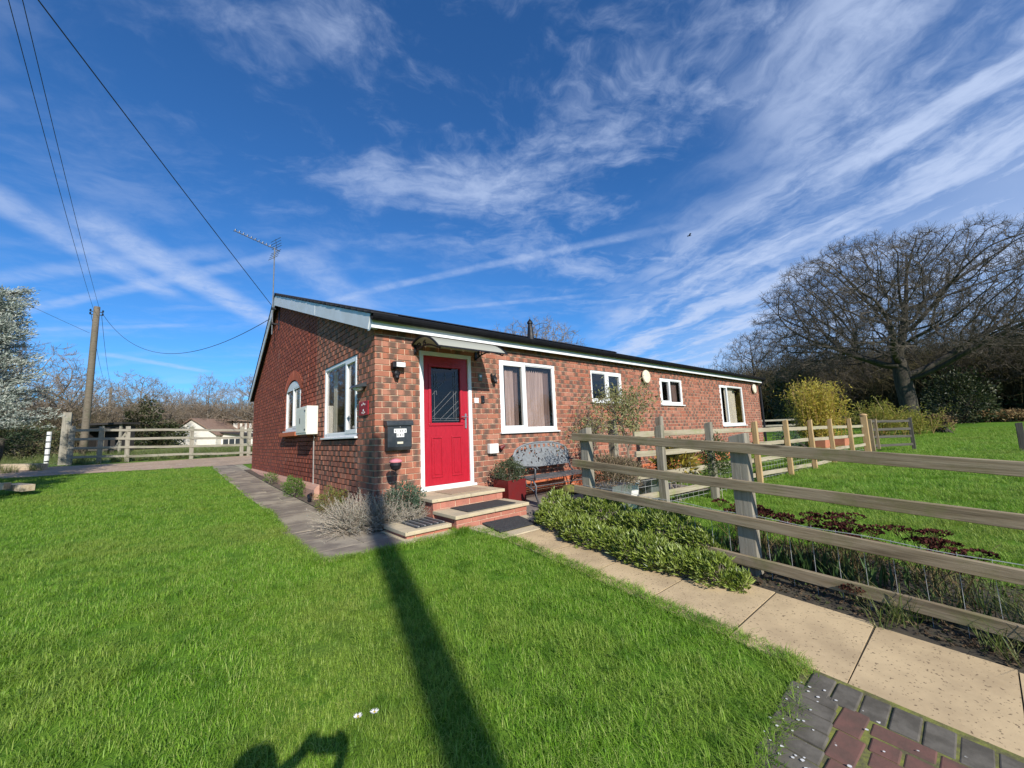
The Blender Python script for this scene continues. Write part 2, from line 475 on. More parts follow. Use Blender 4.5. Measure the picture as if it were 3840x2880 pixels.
def ground_mat():
    m, t, b, out = new_mat('turf_ground')
    g = t.add('ShaderNodeNewGeometry')
    pos = g.outputs['Position']
    n = t.noise(pos, 0.9, 6, 0.6)
    n2 = t.noise(pos, 9, 5, 0.65)
    n3 = t.noise(pos, 0.11, 4, 0.55)
    c = t.mix(t.mapr(n2, 0.35, 0.65), (0.075, 0.175, 0.012), (0.125, 0.235, 0.022))
    c = t.mix(t.mapr(n, 0.48, 0.72, 0, 0.6), c, (0.13, 0.165, 0.035))
    x, y, z = t.sep(pos)
    far = t.m('MULTIPLY', t.mapr(y, 13.0, 18.0), 0.75)
    c = t.mix(t.m('MULTIPLY', far, t.mapr(n3, 0.25, 0.5)), c, (0.235, 0.225, 0.095))
    t.l.new(c, b.inputs['Base Color'])
    b.inputs['Roughness'].default_value = 0.95
    b.inputs['Specular IOR Level'].default_value = 0.15
    bump(t, b, t.noise(pos, 40, 5, 0.7), 0.03, 0.8)
    return m


M['turf'] = ground_mat()
M['grass'] = leaf('grass_blade', [(0.115, 0.265, 0.013), (0.20, 0.385, 0.025), (0.275, 0.46, 0.05), (0.14, 0.305, 0.016), (0.44, 0.52, 0.14), (0.19, 0.37, 0.022)],
                  0.36, 0.5, 0.3, patch=((0.31, 0.40, 0.065), 1.1, 0.45, (0.085, 0.205, 0.015), (0.31, 0.36, 0.075)))
M['grass_tall'] = leaf('tall_grass', [(0.07, 0.13, 0.02), (0.13, 0.18, 0.04), (0.26, 0.24, 0.10), (0.09, 0.15, 0.025)], 0.35, 0.55, 0.3)
M['dead'] = leaf('dead_leaf', [(0.20, 0.12, 0.06), (0.30, 0.20, 0.10), (0.14, 0.09, 0.05)], 0.2, 0.8, 0.2)
M['hebe'] = leaf('hebe_leaf', [(0.13, 0.19, 0.020), (0.26, 0.33, 0.05), (0.17, 0.235, 0.028), (0.40, 0.46, 0.12), (0.075, 0.115, 0.018)], 0.25, 0.4, 0.5)
M['shrub_dark'] = leaf('dark_shrub_leaf', [(0.035, 0.055, 0.022), (0.07, 0.095, 0.04), (0.11, 0.135, 0.07), (0.05, 0.075, 0.03)], 0.2, 0.45, 0.5)
M['rue'] = leaf('bluegreen_leaf', [(0.055, 0.095, 0.055), (0.09, 0.14, 0.085), (0.13, 0.19, 0.12), (0.045, 0.075, 0.04)], 0.25, 0.5, 0.4)
M['lavender'] = leaf('lavender_leaf', [(0.33, 0.295, 0.23), (0.45, 0.395, 0.325), (0.20, 0.22, 0.15), (0.54, 0.47, 0.40), (0.15, 0.17, 0.10)], 0.2, 0.7, 0.2)
M['lav_stem'] = plain('lavender_stem', (0.30, 0.24, 0.18), (0.40, 0.34, 0.27), 0.9, 20, 3)
M['herb'] = leaf('yellowgreen_leaf', [(0.15, 0.19, 0.03), (0.22, 0.25, 0.05), (0.11, 0.15, 0.03), (0.25, 0.17, 0.06)], 0.3, 0.5, 0.35)
M['weed'] = leaf('weed_leaf', [(0.10, 0.18, 0.03), (0.16, 0.24, 0.05), (0.07, 0.13, 0.025)], 0.3, 0.5, 0.35)
M['brownherb'] = leaf('brown_stalk_leaf', [(0.22, 0.125, 0.06), (0.16, 0.11, 0.05), (0.25, 0.19, 0.08), (0.15, 0.17, 0.05)], 0.25, 0.7, 0.2)
M['olive'] = leaf('olive_leaf', [(0.23, 0.24, 0.08), (0.33, 0.32, 0.13), (0.16, 0.17, 0.06), (0.40, 0.36, 0.17)], 0.25, 0.5, 0.4)
M['heather'] = leaf('heather_dry', [(0.24, 0.175, 0.115), (0.33, 0.25, 0.165), (0.16, 0.12, 0.075), (0.20, 0.185, 0.085)], 0.2, 0.8, 0.2)
M['aucuba'] = leaf('yellow_variegated_leaf', [(0.40, 0.28, 0.03), (0.16, 0.15, 0.03), (0.50, 0.37, 0.06), (0.07, 0.075, 0.02), (0.33, 0.20, 0.04)], 0.25, 0.4, 0.5)
M['fern'] = leaf('green_climber_leaf', [(0.045, 0.080, 0.02), (0.08, 0.12, 0.03), (0.12, 0.16, 0.045)], 0.25, 0.5, 0.4)
M['bamboo'] = leaf('golden_bamboo_leaf', [(0.55, 0.45, 0.06), (0.66, 0.55, 0.11), (0.45, 0.40, 0.06), (0.36, 0.33, 0.06), (0.60, 0.42, 0.09)], 0.35, 0.5, 0.3)
M['bamboo_cane'] = plain('bamboo_cane', (0.42, 0.22, 0.06), (0.36, 0.26, 0.08), 0.5, 12, 3)
M['bamboo2'] = leaf('green_bamboo_leaf', [(0.24, 0.26, 0.045), (0.40, 0.38, 0.06), (0.15, 0.17, 0.03), (0.50, 0.44, 0.10)], 0.35, 0.5, 0.3)
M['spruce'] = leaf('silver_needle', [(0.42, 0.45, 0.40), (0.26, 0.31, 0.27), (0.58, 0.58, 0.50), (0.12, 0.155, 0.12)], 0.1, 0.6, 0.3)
M['conifer'] = leaf('shaded_conifer', [(0.030, 0.052, 0.024), (0.05, 0.075, 0.035), (0.075, 0.10, 0.05)], 0.1, 0.6, 0.3)
M['ivy'] = leaf('ivy_leaf', [(0.022, 0.036, 0.014), (0.045, 0.062, 0.022), (0.075, 0.088, 0.034), (0.10, 0.10, 0.045)], 0.15, 0.45, 0.4)
M['hedge'] = leaf('hedge_leaf', [(0.055, 0.070, 0.022), (0.10, 0.11, 0.04), (0.16, 0.15, 0.065), (0.035, 0.045, 0.018), (0.20, 0.15, 0.08)], 0.2, 0.5, 0.4)
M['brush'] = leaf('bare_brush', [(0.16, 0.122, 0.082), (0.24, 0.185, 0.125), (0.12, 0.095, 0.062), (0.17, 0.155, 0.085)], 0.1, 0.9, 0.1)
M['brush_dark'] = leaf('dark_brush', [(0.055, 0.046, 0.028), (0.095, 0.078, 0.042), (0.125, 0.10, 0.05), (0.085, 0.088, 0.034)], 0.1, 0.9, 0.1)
M['bracken'] = leaf('dead_bracken', [(0.26, 0.16, 0.075), (0.34, 0.24, 0.12), (0.19, 0.12, 0.06), (0.30, 0.27, 0.13)], 0.2, 0.9, 0.1)
M['sedum_head'] = leaf('sedum_head', [(0.035, 0.012, 0.010), (0.062, 0.018, 0.014), (0.095, 0.026, 0.019), (0.024, 0.010, 0.008)], 0.0, 0.85, 0.15)
M['sedum_stem'] = leaf('sedum_stem', [(0.10, 0.085, 0.035), (0.16, 0.11, 0.05), (0.08, 0.10, 0.03), (0.22, 0.15, 0.08)], 0.0, 0.8, 0.2)
M['blade'] = leaf('bulb_leaf', [(0.045, 0.095, 0.028), (0.07, 0.13, 0.035), (0.10, 0.17, 0.05)], 0.3, 0.45, 0.5)
M['daisy'] = leaf('daisy_petal', [(0.80, 0.78, 0.75), (0.74, 0.72, 0.70)], 0.2, 0.7, 0.2)
M['daisy_eye'] = plain('daisy_eye', (0.6, 0.42, 0.03), None, 0.8, 10, 2)

# ------------------------------------------------------------------ objects
WL = {}      # world location of every object built


def props(o, label=None, cat=None, group=None, kind=None):
    if label:
        o['label'] = label
    if cat:
        o['category'] = cat
    if group:
        o['group'] = group
    if kind:
        o['kind'] = kind
    return o


def empty(name, loc, label, cat, group=None):
    o = bpy.data.objects.new(name, None)
    o.empty_display_size = 0.1
    COL.objects.link(o)
    o.location = loc
    WL[o.name] = Vector(loc)
    return props(o, label, cat, group)


def link(name, me, parent=None, loc=(0, 0, 0), rot=None):
    """loc is the world location; parents are only ever translated"""
    o = bpy.data.objects.new(name, me)
    COL.objects.link(o)
    L = Vector(loc)
    WL[o.name] = L
    if parent is not None:
        o.parent = parent
        o.location = L - WL[parent.name]
    else:
        o.location = L
    if rot is not None:
        if isinstance(rot, Matrix):
            rot = rot.to_euler()
        o.rotation_euler = rot
    return o


def np_mesh(name, verts, faces_n, loops, mats, uv=None, smooth=False, midx=None):
    """verts (n,3), loops flat vertex indices, faces_n loop count per face (int or array)"""
    me = bpy.data.meshes.new(name)
    verts = np.asarray(verts, dtype=np.float32)
    loops = np.asarray(loops, dtype=np.int32).ravel()
    if np.isscalar(faces_n):
        nf = len(loops) // faces_n
        tot = np.full(nf, faces_n, dtype=np.int32)
    else:
        tot = np.asarray(faces_n, dtype=np.int32)
        nf = len(tot)
    start = np.zeros(nf, dtype=np.int32)
    start[1:] = np.cumsum(tot)[:-1]
    me.vertices.add(len(verts))
    me.vertices.foreach_set('co', verts.ravel())
    me.loops.add(len(loops))
    me.loops.foreach_set('vertex_index', loops)
    me.polygons.add(nf)
    me.polygons.foreach_set('loop_start', start)
    me.polygons.foreach_set('loop_total', tot)
    me.polygons.foreach_set('use_smooth', np.full(nf, bool(smooth)))
    for m in (mats if isinstance(mats, (list, tuple)) else [mats]):
        me.materials.append(m)
    if midx is not None:
        me.polygons.foreach_set('material_index', np.asarray(midx, dtype=np.int32))
    if uv is not None:
        lay = me.uv_layers.new(name='UVMap')
        lay.data.foreach_set('uv', np.asarray(uv, dtype=np.float32).ravel())
    me.update(calc_edges=True)
    me.validate()
    return me


BOXF = [(0, 3, 2, 1), (4, 5, 6, 7), (0, 1, 5, 4), (1, 2, 6, 5), (2, 3, 7, 6), (3, 0, 4, 7)]


class B:
    """collects shapes in world coordinates, then becomes ONE mesh object"""
    def __init__(self):
        self.v = []
        self.f = []

    def raw(self, vs, fs):
        n = len(self.v)
        self.v += [tuple(map(float, q)) for q in vs]
        self.f += [tuple(i + n for i in f) for f in fs]
        return self

    def box(self, x0, x1, y0, y1, z0, z1):
        return self.raw([(x0, y0, z0), (x1, y0, z0), (x1, y1, z0), (x0, y1, z0), (x0, y0, z1), (x1, y0, z1), (x1, y1, z1), (x0, y1, z1)], BOXF)

    def bar(self, a, b, wd, ht, up=(0, 0, 1)):
        """box from a to b, wd across, ht along up"""
        a, b = Vector(a), Vector(b)
        d = (b - a).normalized()
        s = d.cross(Vector(up))
        if s.length < 1e-5:
            s = d.cross(Vector((0, 1, 0)))
        s.normalize()
        u = s.cross(d)
        s, u = s * wd / 2, u * ht / 2
        vs = [a - s - u, a + s - u, a + s + u, a - s + u, b - s - u, b + s - u, b + s + u, b - s + u]
        return self.raw(vs, [(0, 1, 2, 3), (7, 6, 5, 4), (0, 4, 5, 1), (1, 5, 6, 2), (2, 6, 7, 3), (3, 7, 4, 0)])

    def tube(self, pts, rad, n=8, cap=True):
        pts = [Vector(q) for q in pts]
        if not hasattr(rad, '__len__'):
            rad = [rad] * len(pts)
        d0 = (pts[1] - pts[0]).normalized()
        s = d0.orthogonal().normalized()
        vs, fs = [], []
        for i, q in enumerate(pts):
            if i == 0:
                d = d0
            elif i == len(pts) - 1:
                d = (pts[i] - pts[i - 1]).normalized()
            else:
                d = (pts[i + 1] - pts[i - 1]).normalized()
            s = (s - d * s.dot(d))
            s = s.normalized() if s.length > 1e-6 else d.orthogonal().normalized()
            t = d.cross(s)
            for k in range(n):
                a = 2 * math.pi * k / n
                vs.append(q + (s * math.cos(a) + t * math.sin(a)) * rad[i])
        for i in range(len(pts) - 1):
            for k in range(n):
                k2 = (k + 1) % n
                fs.append((i * n + k, i * n + k2, (i + 1) * n + k2, (i + 1) * n + k))
        if cap:
            fs.append(tuple(reversed(range(n))))
            fs.append(tuple((len(pts) - 1) * n + k for k in range(n)))
        return self.raw(vs, fs)

    def lathe(self, prof, c, n=16, axis='z'):
        """prof: (r, h) pairs; c: base centre"""
        vs, fs = [], []
        for r, h in prof:
            for k in range(n):
                a = 2 * math.pi * k / n
                x, y = r * math.cos(a), r * math.sin(a)
                q = {'z': (x, y, h), 'y': (x, h, y), 'x': (h, x, y)}[axis]
                vs.append((c[0] + q[0], c[1] + q[1], c[2] + q[2]))
        for i in range(len(prof) - 1):
            for k in range(n):
                k2 = (k + 1) % n
                fs.append((i * n + k, i * n + k2, (i + 1) * n + k2, (i + 1) * n + k))
        fs.append(tuple(reversed(range(n))))
        fs.append(tuple((len(prof) - 1) * n + k for k in range(n)))
        return self.raw(vs, fs)

    def prism(self, poly, fn0, fn1):
        """poly: list of 2-D points; fn0/fn1 map a 2-D point to the two ends"""
        n = len(poly)
        vs = [fn0(*q) for q in poly] + [fn1(*q) for q in poly]
        fs = [tuple(reversed(range(n))), tuple(range(n, 2 * n))]
        fs += [(i, (i + 1) % n, n + (i + 1) % n, n + i) for i in range(n)]
        return self.raw(vs, fs)

    def obj(self, name, mat, parent=None, smooth=False, at=None, bevel=0.0, seg=1):
        at = Vector(at) if at is not None else (WL[parent.name] if parent is not None else Vector((0, 0, 0)))
        me = bpy.data.meshes.new(name)
        me.from_pydata([(q[0] - at.x, q[1] - at.y, q[2] - at.z) for q in self.v], [], self.f)
        for m in (mat if isinstance(mat, (list, tuple)) else [mat]):
            me.materials.append(m)
        if smooth:
            me.polygons.foreach_set('use_smooth', [True] * len(me.polygons))
        me.update()
        o = link(name, me, parent, at)
        if bevel:
            md = o.modifiers.new('bevel', 'BEVEL')
            md.width = bevel
            md.segments = seg
            md.limit_method = 'ANGLE'
        return o


def plank(name, a, b, wd, ht, mat, parent, up=(0, 0, 1), warp=0.004, bevel=0.004, seg=8):
    """a board whose local X runs along its length, slightly warped"""
    a, b = Vector(a), Vector(b)
    L = (b - a).length
    d = (b - a).normalized()
    u0 = Vector(up)
    s = d.cross(u0).normalized()
    u = s.cross(d)
    vs, fs = [], []
    ph, ph2 = random.uniform(0, 6), random.uniform(0, 6)
    for i in range(seg + 1):
        x = -L / 2 + L * i / seg
        oy = warp * math.sin(ph + 3.1 * i / seg)
        oz = warp * math.sin(ph2 + 4.3 * i / seg)
        for sy, sz in ((-1, -1), (1, -1), (1, 1), (-1, 1)):
            vs.append((x, oy + sy * wd / 2 + random.uniform(-1, 1) * warp * .25, oz + sz * ht / 2 + random.uniform(-1, 1) * warp * .35))
    for i in range(seg):
        for k in range(4):
            k2 = (k + 1) % 4
            fs.append((i * 4 + k, (i + 1) * 4 + k, (i + 1) * 4 + k2, i * 4 + k2))
    fs += [(3, 2, 1, 0)[::-1], tuple(seg * 4 + k for k in (3, 2, 1, 0))]
    me = bpy.data.meshes.new(name)
    me.from_pydata(vs, [], fs)
    me.materials.append(mat)
    me.update()
    rot = Matrix((d, -s, u)).transposed().to_euler()
    o = link(name, me, parent, (a + b) / 2, rot)
    if bevel:
        md = o.modifiers.new('bevel', 'BEVEL')
        md.width = bevel
        md.segments = 1
        md.limit_method = 'ANGLE'
    return o


# ------------------------------------------------------------------ terrain
def G(x, y):
    x = np.asarray(x, float)
    y = np.asarray(y, float)
    yb = np.interp(y, [-80, -12, -6, -1.2, 0, 5, 10, 12, 15, 25, 60, 400], [-1.3, -1.15, -0.868, -0.50, -0.50, -0.38, -0.20, -0.10, 0.12, 0.30, 0.5, 1.0])
    rr = np.interp(x, [2, 8, 20, 36, 60, 400], [-0.5, -0.5, -0.45, -0.12, 0.5, 3.0])
    wgt = np.clip((x - 2.6) / 5.0, 0, 1) * np.clip((14 - y) / 12.0, 0, 1)
    return yb * (1 - wgt) + rr * wgt


def g1(x, y):
    return float(G(x, y))
# ------------------------------------------------------------------ ground, paths, paving
def sheet(name, xs, ys, mat, dz=0.0, hole=None):
    X, Y = np.meshgrid(xs, ys, indexing='ij')
    Z = G(X, Y) + dz
    v = np.stack([X.ravel(), Y.ravel(), Z.ravel()], 1)
    nx, ny = len(xs), len(ys)
    i = np.arange(nx * ny).reshape(nx, ny)
    q = np.stack([i[:-1, :-1], i[1:, :-1], i[1:, 1:], i[:-1, 1:]], -1).reshape(-1, 4)
    me = np_mesh(name, v, 4, q, mat, smooth=True)
    return link(name, me)


gx = np.concatenate([[-600, -300, -150, -80, -50, -35, -25, -18], np.arange(-13, 22, 0.5), [23, 26, 30, 35, 40, 50, 65, 90, 150, 300, 600]])
gy = np.concatenate([[-600, -300, -150, -80, -50, -35, -25, -18], np.arange(-13, 31, 0.5), [33, 36, 40, 46, 55, 70, 100, 160, 300, 600]])
props(sheet('ground', gx, gy, M['turf']), kind='structure')

# earth track between the lawn and the far fence
tx = np.arange(-30, 30, 1.0)
tv, tf = [], []
for k, x in enumerate(tx):
    n0 = 11.75 + 0.11 * abs(x + 1) * (x < -1) - 0.10 * max(0, x + 1) + 0.10 * math.sin(x * 1.3)
    n1 = 14.55 + 0.02 * abs(x) + 0.12 * math.sin(x * 0.9 + 1)
    for q in np.linspace(n0, n1, 6):
        tv.append((x, q, g1(x, q) + 0.012))
for k in range(len(tx) - 1):
    for j in range(5):
        a = k * 6 + j
        tf.append((a, a + 6, a + 7, a + 1))
b = B()
b.raw(tv, tf)
props(b.obj('track', M['track'], smooth=True), kind='structure')


def slab_on_ground(bb, poly, top=0.03, thick=0.07):
    """poly: ground outline (counter-clockwise); top above ground"""
    n = len(poly)
    vs = [(x, y, g1(x, y) + top - thick) for x, y in poly] + [(x, y, g1(x, y) + top) for x, y in poly]
    fs = [tuple(reversed(range(n))), tuple(range(n, 2 * n))] + [(i, (i + 1) % n, n + (i + 1) % n, n + i) for i in range(n)]
    bb.raw(vs, fs)


def strip(rows, top):
    """a sheet over the ground: rows of (y, x0, x1), split finely along y"""
    vs, fs = [], []
    ys = np.concatenate([np.linspace(a[0], c[0], 12, endpoint=False) for a, c in zip(rows[:-1], rows[1:])] + [[rows[-1][0]]])
    r = np.array(rows)
    for y in ys:
        o = 1 if r[-1, 0] > r[0, 0] else -1
        x0 = np.interp(y * o, r[:, 0] * o, r[:, 1])
        x1 = np.interp(y * o, r[:, 0] * o, r[:, 2])
        vs += [(x0, y, g1(x0, y) + top), (x1, y, g1(x1, y) + top)]
    for i in range(len(ys) - 1):
        fs.append((2 * i, 2 * i + 1, 2 * i + 3, 2 * i + 2))
    q_ = B()
    q_.raw(vs, fs)
    return q_


def path_left(y):
    return float(np.interp(-y, [1.2, 1.9, 2.6, 3.4, 4.1, 4.6, 7], [.72, .735, .70, .645, .605, .60, .45])) - .035


# tan flagstone path from the step to the block paving
path_base = strip([(-1.75, 0.70, 1.56), (-4.5, 0.58, 1.51), (-6.6, 0.46, 1.36)], 0.010)
path_o = props(path_base.obj('garden_path', M['joint']), kind='structure')
ys_ = [-1.80 - 0.577 * i for i in range(9)]
for i in range(8):
    y1, y0 = ys_[i] - 0.005, ys_[i + 1] + 0.005
    sh = -0.10 * max(0.0, (-4.2 - (y0 + y1) / 2)) / 1.5
    xa, xb = path_left((y0 + y1) / 2), 1.515 + sh + random.uniform(-.006, .006)
    sk = 0.004 if i < 5 else -0.004
    bb = B()
    slab_on_ground(bb, [(xa, y0), (xb, y0 + sk), (xb, y1), (path_left(y1), y1 - sk)], 0.016 + random.uniform(-.002, .002), 0.04)
    bb.obj('flagstone', M['slab_tan'], path_o)

# landing slab under the lower mat
bb = B()
slab_on_ground(bb, [(0.70, -1.79), (1.56, -1.79), (1.60, -1.24), (0.62, -1.24)], 0.024, 0.05)
bb.obj('flagstone', M['slab_step'], path_o, bevel=0.006, seg=2)

# grey riven slabs along the gable
gp = strip([(-1.28, -1.0, -0.02), (0.4, -0.98, 0.0), (2.2, -0.87, 0.0), (12.0, -0.85, 0.0)], 0.003)
gable_path = props(gp.obj('side_path', M['pale_joint']), kind='structure')
yy = -1.26
i = 0
while yy < 11.6:
    L = [0.36, 0.58, 0.52, 0.50, 0.72, 0.60, 0.66, 0.6][i % 8]
    xl = -1.00 if yy < 0.6 else -0.86 - 0.03 * math.sin(yy * 2)
    xr = (-0.16 if yy < -0.5 else -0.27 if yy < 6 else -0.22)
    mid = xl + (xr - xl) * (0.62 if i % 3 == 1 else 1.0)
    parts = [(xl, mid)] + ([(mid, xr)] if mid < xr - 0.05 else [])
    for (a, c_) in parts:
        bb = B()
        j = lambda: random.uniform(-.008, .008)
        slab_on_ground(bb, [(a + .006 + j(), yy + .009), (c_ - .006 + j(), yy + .009 + j()), (c_ - .006 + j(), yy + L - .009 + j()), (a + .006 + j(), yy + L - .009)],
                       0.010 + random.uniform(-.002, .002), 0.04)
        bb.obj('flagstone', M['slab_grey'], gable_path, bevel=0.003)
    yy += L
    i += 1
bb = B()
slab_on_ground(bb, [(-0.15, -1.29), (0.46, -1.29), (0.44, -0.55), (-0.15, -0.55)], 0.018, 0.05)
bb.obj('flagstone', M['slab_step'], gable_path, bevel=0.005)

# bare bed between path and walls
bd = strip([(-0.52, -0.27, 0.44), (0.02, -0.27, 0.44), (0.03, -0.27, 0.0), (9.6, -0.22, 0.0)], 0.020)
props(bd.obj('flower_bed', M['soil']), kind='structure')
bd = B()
slab_on_ground(bd, [(1.46, -4.6), (1.38, -5.9), (1.30, -6.4), (3.0, -6.4), (3.1, -4.3), (2.75, -3.4), (2.05, -3.0), (1.9, -1.15), (1.30, -1.9), (1.48, -3.0)], 0.006, 0.05)
props(bd.obj('border_bed', M['joint']), kind='structure')  # soil colour darkened to include the shade under the fence

# dark patio in front of the house wall
pt = B()
slab_on_ground(pt, [(1.60, -1.72), (1.95, -1.25), (5.3, -2.1), (5.3, 0.02), (1.60, 0.02)], 0.006, 0.05)
patio = props(pt.obj('patio', M['soil']), kind='structure')
for ix in range(6):
    for iy in range(3):
        x0, y0 = 1.62 + ix * 0.6, -0.02 - iy * 0.6
        if y0 - 0.6 < -1.25 - 0.2 * ix:
            continue
        bb = B()
        slab_on_ground(bb, [(x0 + .006, y0 - .594), (x0 + .594, y0 - .594), (x0 + .594, y0 - .006), (x0 + .006, y0 - .006)], 0.022 + random.uniform(-.003, .003), 0.05)
        bb.obj('flagstone', M['slab_dark'], patio, bevel=0.004)

# block paving in the near corner: grey border rows, red inside
pv = B()
slab_on_ground(pv, [(-0.56, -6.8), (0.48, -6.8), (0.60, -4.50), (-0.50, -4.54)], 0.016, 0.05)
paving = props(pv.obj('block_paving', M['moss']), kind='structure')
PM = {}


def paver(cx, cy, lx, ly, mat, rot=0.0):
    key = (round(lx, 3), round(ly, 3), mat)
    if key not in PM:
        q = B()
        q.box(-lx / 2, lx / 2, -ly / 2, ly / 2, -0.05, 0.0)
        me = bpy.data.meshes.new('paver')
        me.from_pydata(q.v, [], q.f)
        me.materials.append(M[mat])
        PM[key] = me
    z = g1(cx, cy) + 0.026 + random.uniform(-.003, .003)
    o = link('paver', PM[key], paving, (cx, cy, z), (random.uniform(-.008, .008) - 0.0, random.uniform(-.008, .008), rot + random.uniform(-.012, .012)))
    o.rotation_euler.x += math.atan(0.077)
    md = o.modifiers.new('bevel', 'BEVEL')
    md.width = 0.006
    md.segments = 2
    return o


# row of headers along the path edge (path drifts a little), a grey border on the lawn side, red inside
def drift(cy):
    return -0.10 * max(0.0, (-4.2 - cy)) / 1.5


for i in range(17):
    cy = -4.60 - i * 0.104
    paver(path_left(cy) - .106, cy, 0.198, 0.096, 'paver_grey')
for i in range(8):
    paver(0.345 - i * 0.104, -4.592 - .006 * i, 0.096, 0.198, 'paver_grey')
for i in range(4):
    paver(0.27 - i * 0.207 + .0, -4.752 - .012 * i, 0.199, 0.096, 'paver_red', -.06)
for r_ in range(7):
    for i in range(8):
        cy = -4.915 - i * 0.207 - (0.1035 if r_ % 2 else 0.0) - .010 * r_
        if r_ % 2 and i == 0:
            paver(0.335 + drift(cy) - r_ * 0.104, cy + .1555, 0.096, 0.094, 'paver_red')
        paver(0.335 + drift(cy) - r_ * 0.104, cy, 0.096, 0.199, 'paver_red')
b = B()
for k in range(55):
    x = random.uniform(-0.46, 0.42)
    y = -4.60 + random.uniform(-.1, .1) if random.random() < .7 else random.uniform(-5.3, -4.7)
    r0 = random.uniform(.003, .009)
    z = g1(x, y) + 0.030
    n = 7
    b.raw([(x + r0 * random.uniform(.7, 1.2) * math.cos(6.283 * q / n), y + r0 * random.uniform(.7, 1.2) * math.sin(6.283 * q / n), z + 0.0015) for q in range(n)], [tuple(range(n))])
b.obj('lichen_spots', M['lichen'], paving)['kind'] = 'stuff'

# ------------------------------------------------------------------ the house
CH = 0.08464          # course height
HL, HD = 14.78, 9.75  # length along X, depth along Y
XO = -0.10            # verge overhang
APY, APZ = 6.28, 4.40
EY, EZ = -0.14, 2.265  # front eave (top of roof edge)
RY, RZ = 9.92, 2.02    # rear eave
house = empty('brick_house', (0, 0, -0.5), 'single storey red brick house with red front door and white windows', 'house')


def roof_z(y):
    return EZ + (y - EY) * (APZ - EZ) / (APY - EY) if y <= APY else APZ + (y - APY) * (RZ - APZ) / (RY - APY)


FRONT_OPEN = [(0.675, 1.60, -0.19, 1.87), (2.19, 3.585, 0.60, 1.87), (4.70, 5.835, 1.165, 1.87), (7.56, 8.75, 1.155, 1.87), (11.27, 13.19, 0.535, 1.875)]
GABLE_OPEN = [(0.66, 2.285, 0.625, 1.865), (3.92, 5.28, 0.82, 1.93)]
SEAM0, SEAM1 = 2.785, 3.335


def panels(opens, u0, u1, z0, top):
    """rectangles of a wall left between openings; top is a function of u (roof line)"""
    cuts = sorted({u0, u1} | {c for o in opens for c in o[:2]} | {c for c in TOPCUT if u0 < c < u1})
    out = []
    for a, c in zip(cuts[:-1], cuts[1:]):
        zs = [(z0, None)]
        m = (a + c) / 2
        segs = []
        cur = z0
        for o in sorted(opens, key=lambda q: q[2]):
            if o[0] <= m <= o[1]:
                if o[2] > cur:
                    segs.append((cur, o[2], None))
                cur = o[3]
        segs.append((cur, None, None))
        for s in segs:
            out.append((a, c, s[0], s[1]))
    return out


TOPCUT = [APY]
mw = B()
for a, c, z0, z1 in panels(FRONT_OPEN, 0.011, HL, -0.75, None):
    mw.box(a, c, 0.011, 0.105, z0, 2.16 if z1 is None else z1)
front_wall = mw.obj('front_wall', M['mortar'], house)
gw = B()
gwl = B()
for a, c, z0, z1 in panels(GABLE_OPEN, 0.106, SEAM0, -0.75, None):
    za, zc = (roof_z(a) - .08, roof_z(c) - .08) if z1 is None else (z1, z1)
    gw.raw([(.011, a, z0), (.105, a, z0), (.105, c, z0), (.011, c, z0), (.011, a, za), (.105, a, za), (.105, c, zc), (.011, c, zc)], BOXF)
gable_wall = gw.obj('gable_wall', M['mortar'], house)
for a, c, z0, z1 in panels(GABLE_OPEN, SEAM0, HD, -0.75, None):
    za, zc = (roof_z(a) - .08, roof_z(c) - .08) if z1 is None else (z1, z1)
    gwl.raw([(.011, a, z0), (.105, a, z0), (.105, c, z0), (.011, c, z0), (.011, a, za), (.105, a, za), (.105, c, zc), (.011, c, zc)], BOXF)
gable_old = gwl.obj('gable_wall', M['mortar_red'], house)
bk = B()
bk.box(0.105, HL, HD - .1, HD, -.75, 2.0)
bk.prism([(0, -.75), (HD - .1, -.75), (HD - .1, 2.0), (APY, APZ - .1), (0.1, roof_z(0.1) - .1)], lambda y, z: (HL - .1, y + 0.05, z), lambda y, z: (HL, y + 0.05, z))
bk.obj('rear_wall', M['mortar_red'], house)
fl = B()
fl.box(0.106, HL - .101, 0.106, HD - .101, -0.6, -0.20)
fl.obj('floor_slab', M['inside'], house)
pt_ = B()
pt_.box(0.12, HL - .12, 2.9, 2.95, -0.2, 2.2)
pt_.box(4.1, 4.15, 0.12, 2.9, -0.2, 2.15)
pt_.box(6.6, 6.65, 0.12, 2.9, -0.2, 2.15)
pt_.box(10.0, 10.05, 0.12, 2.9, -0.2, 2.15)
pt_.obj('partition', M['inside'], house)
ce = B()
ce.box(0.12, HL - .12, 0.12, HD - .12, 2.0, 2.03)
ce.obj('ceiling', M['inside'], house)

# --- bricks: lists of (world min corner, size, facing, uv flip)
BR = []      # (x0,y0,z0,x1,y1,z1, wall, kind)
J = 0.0125


def cut(u0, u1, zc, opens):
    segs = [(u0, u1)]
    for o in opens:
        if o[2] - 0.01 < zc < o[3] + 0.01:
            nx = []
            for a, c in segs:
                if c <= o[0] or a >= o[1]:
                    nx.append((a, c))
                else:
                    if a < o[0] - .02:
                        nx.append((a, o[0] - .001))
                    if c > o[1] + .02:
                        nx.append((o[1] + .001, c))
            segs = nx
    return segs


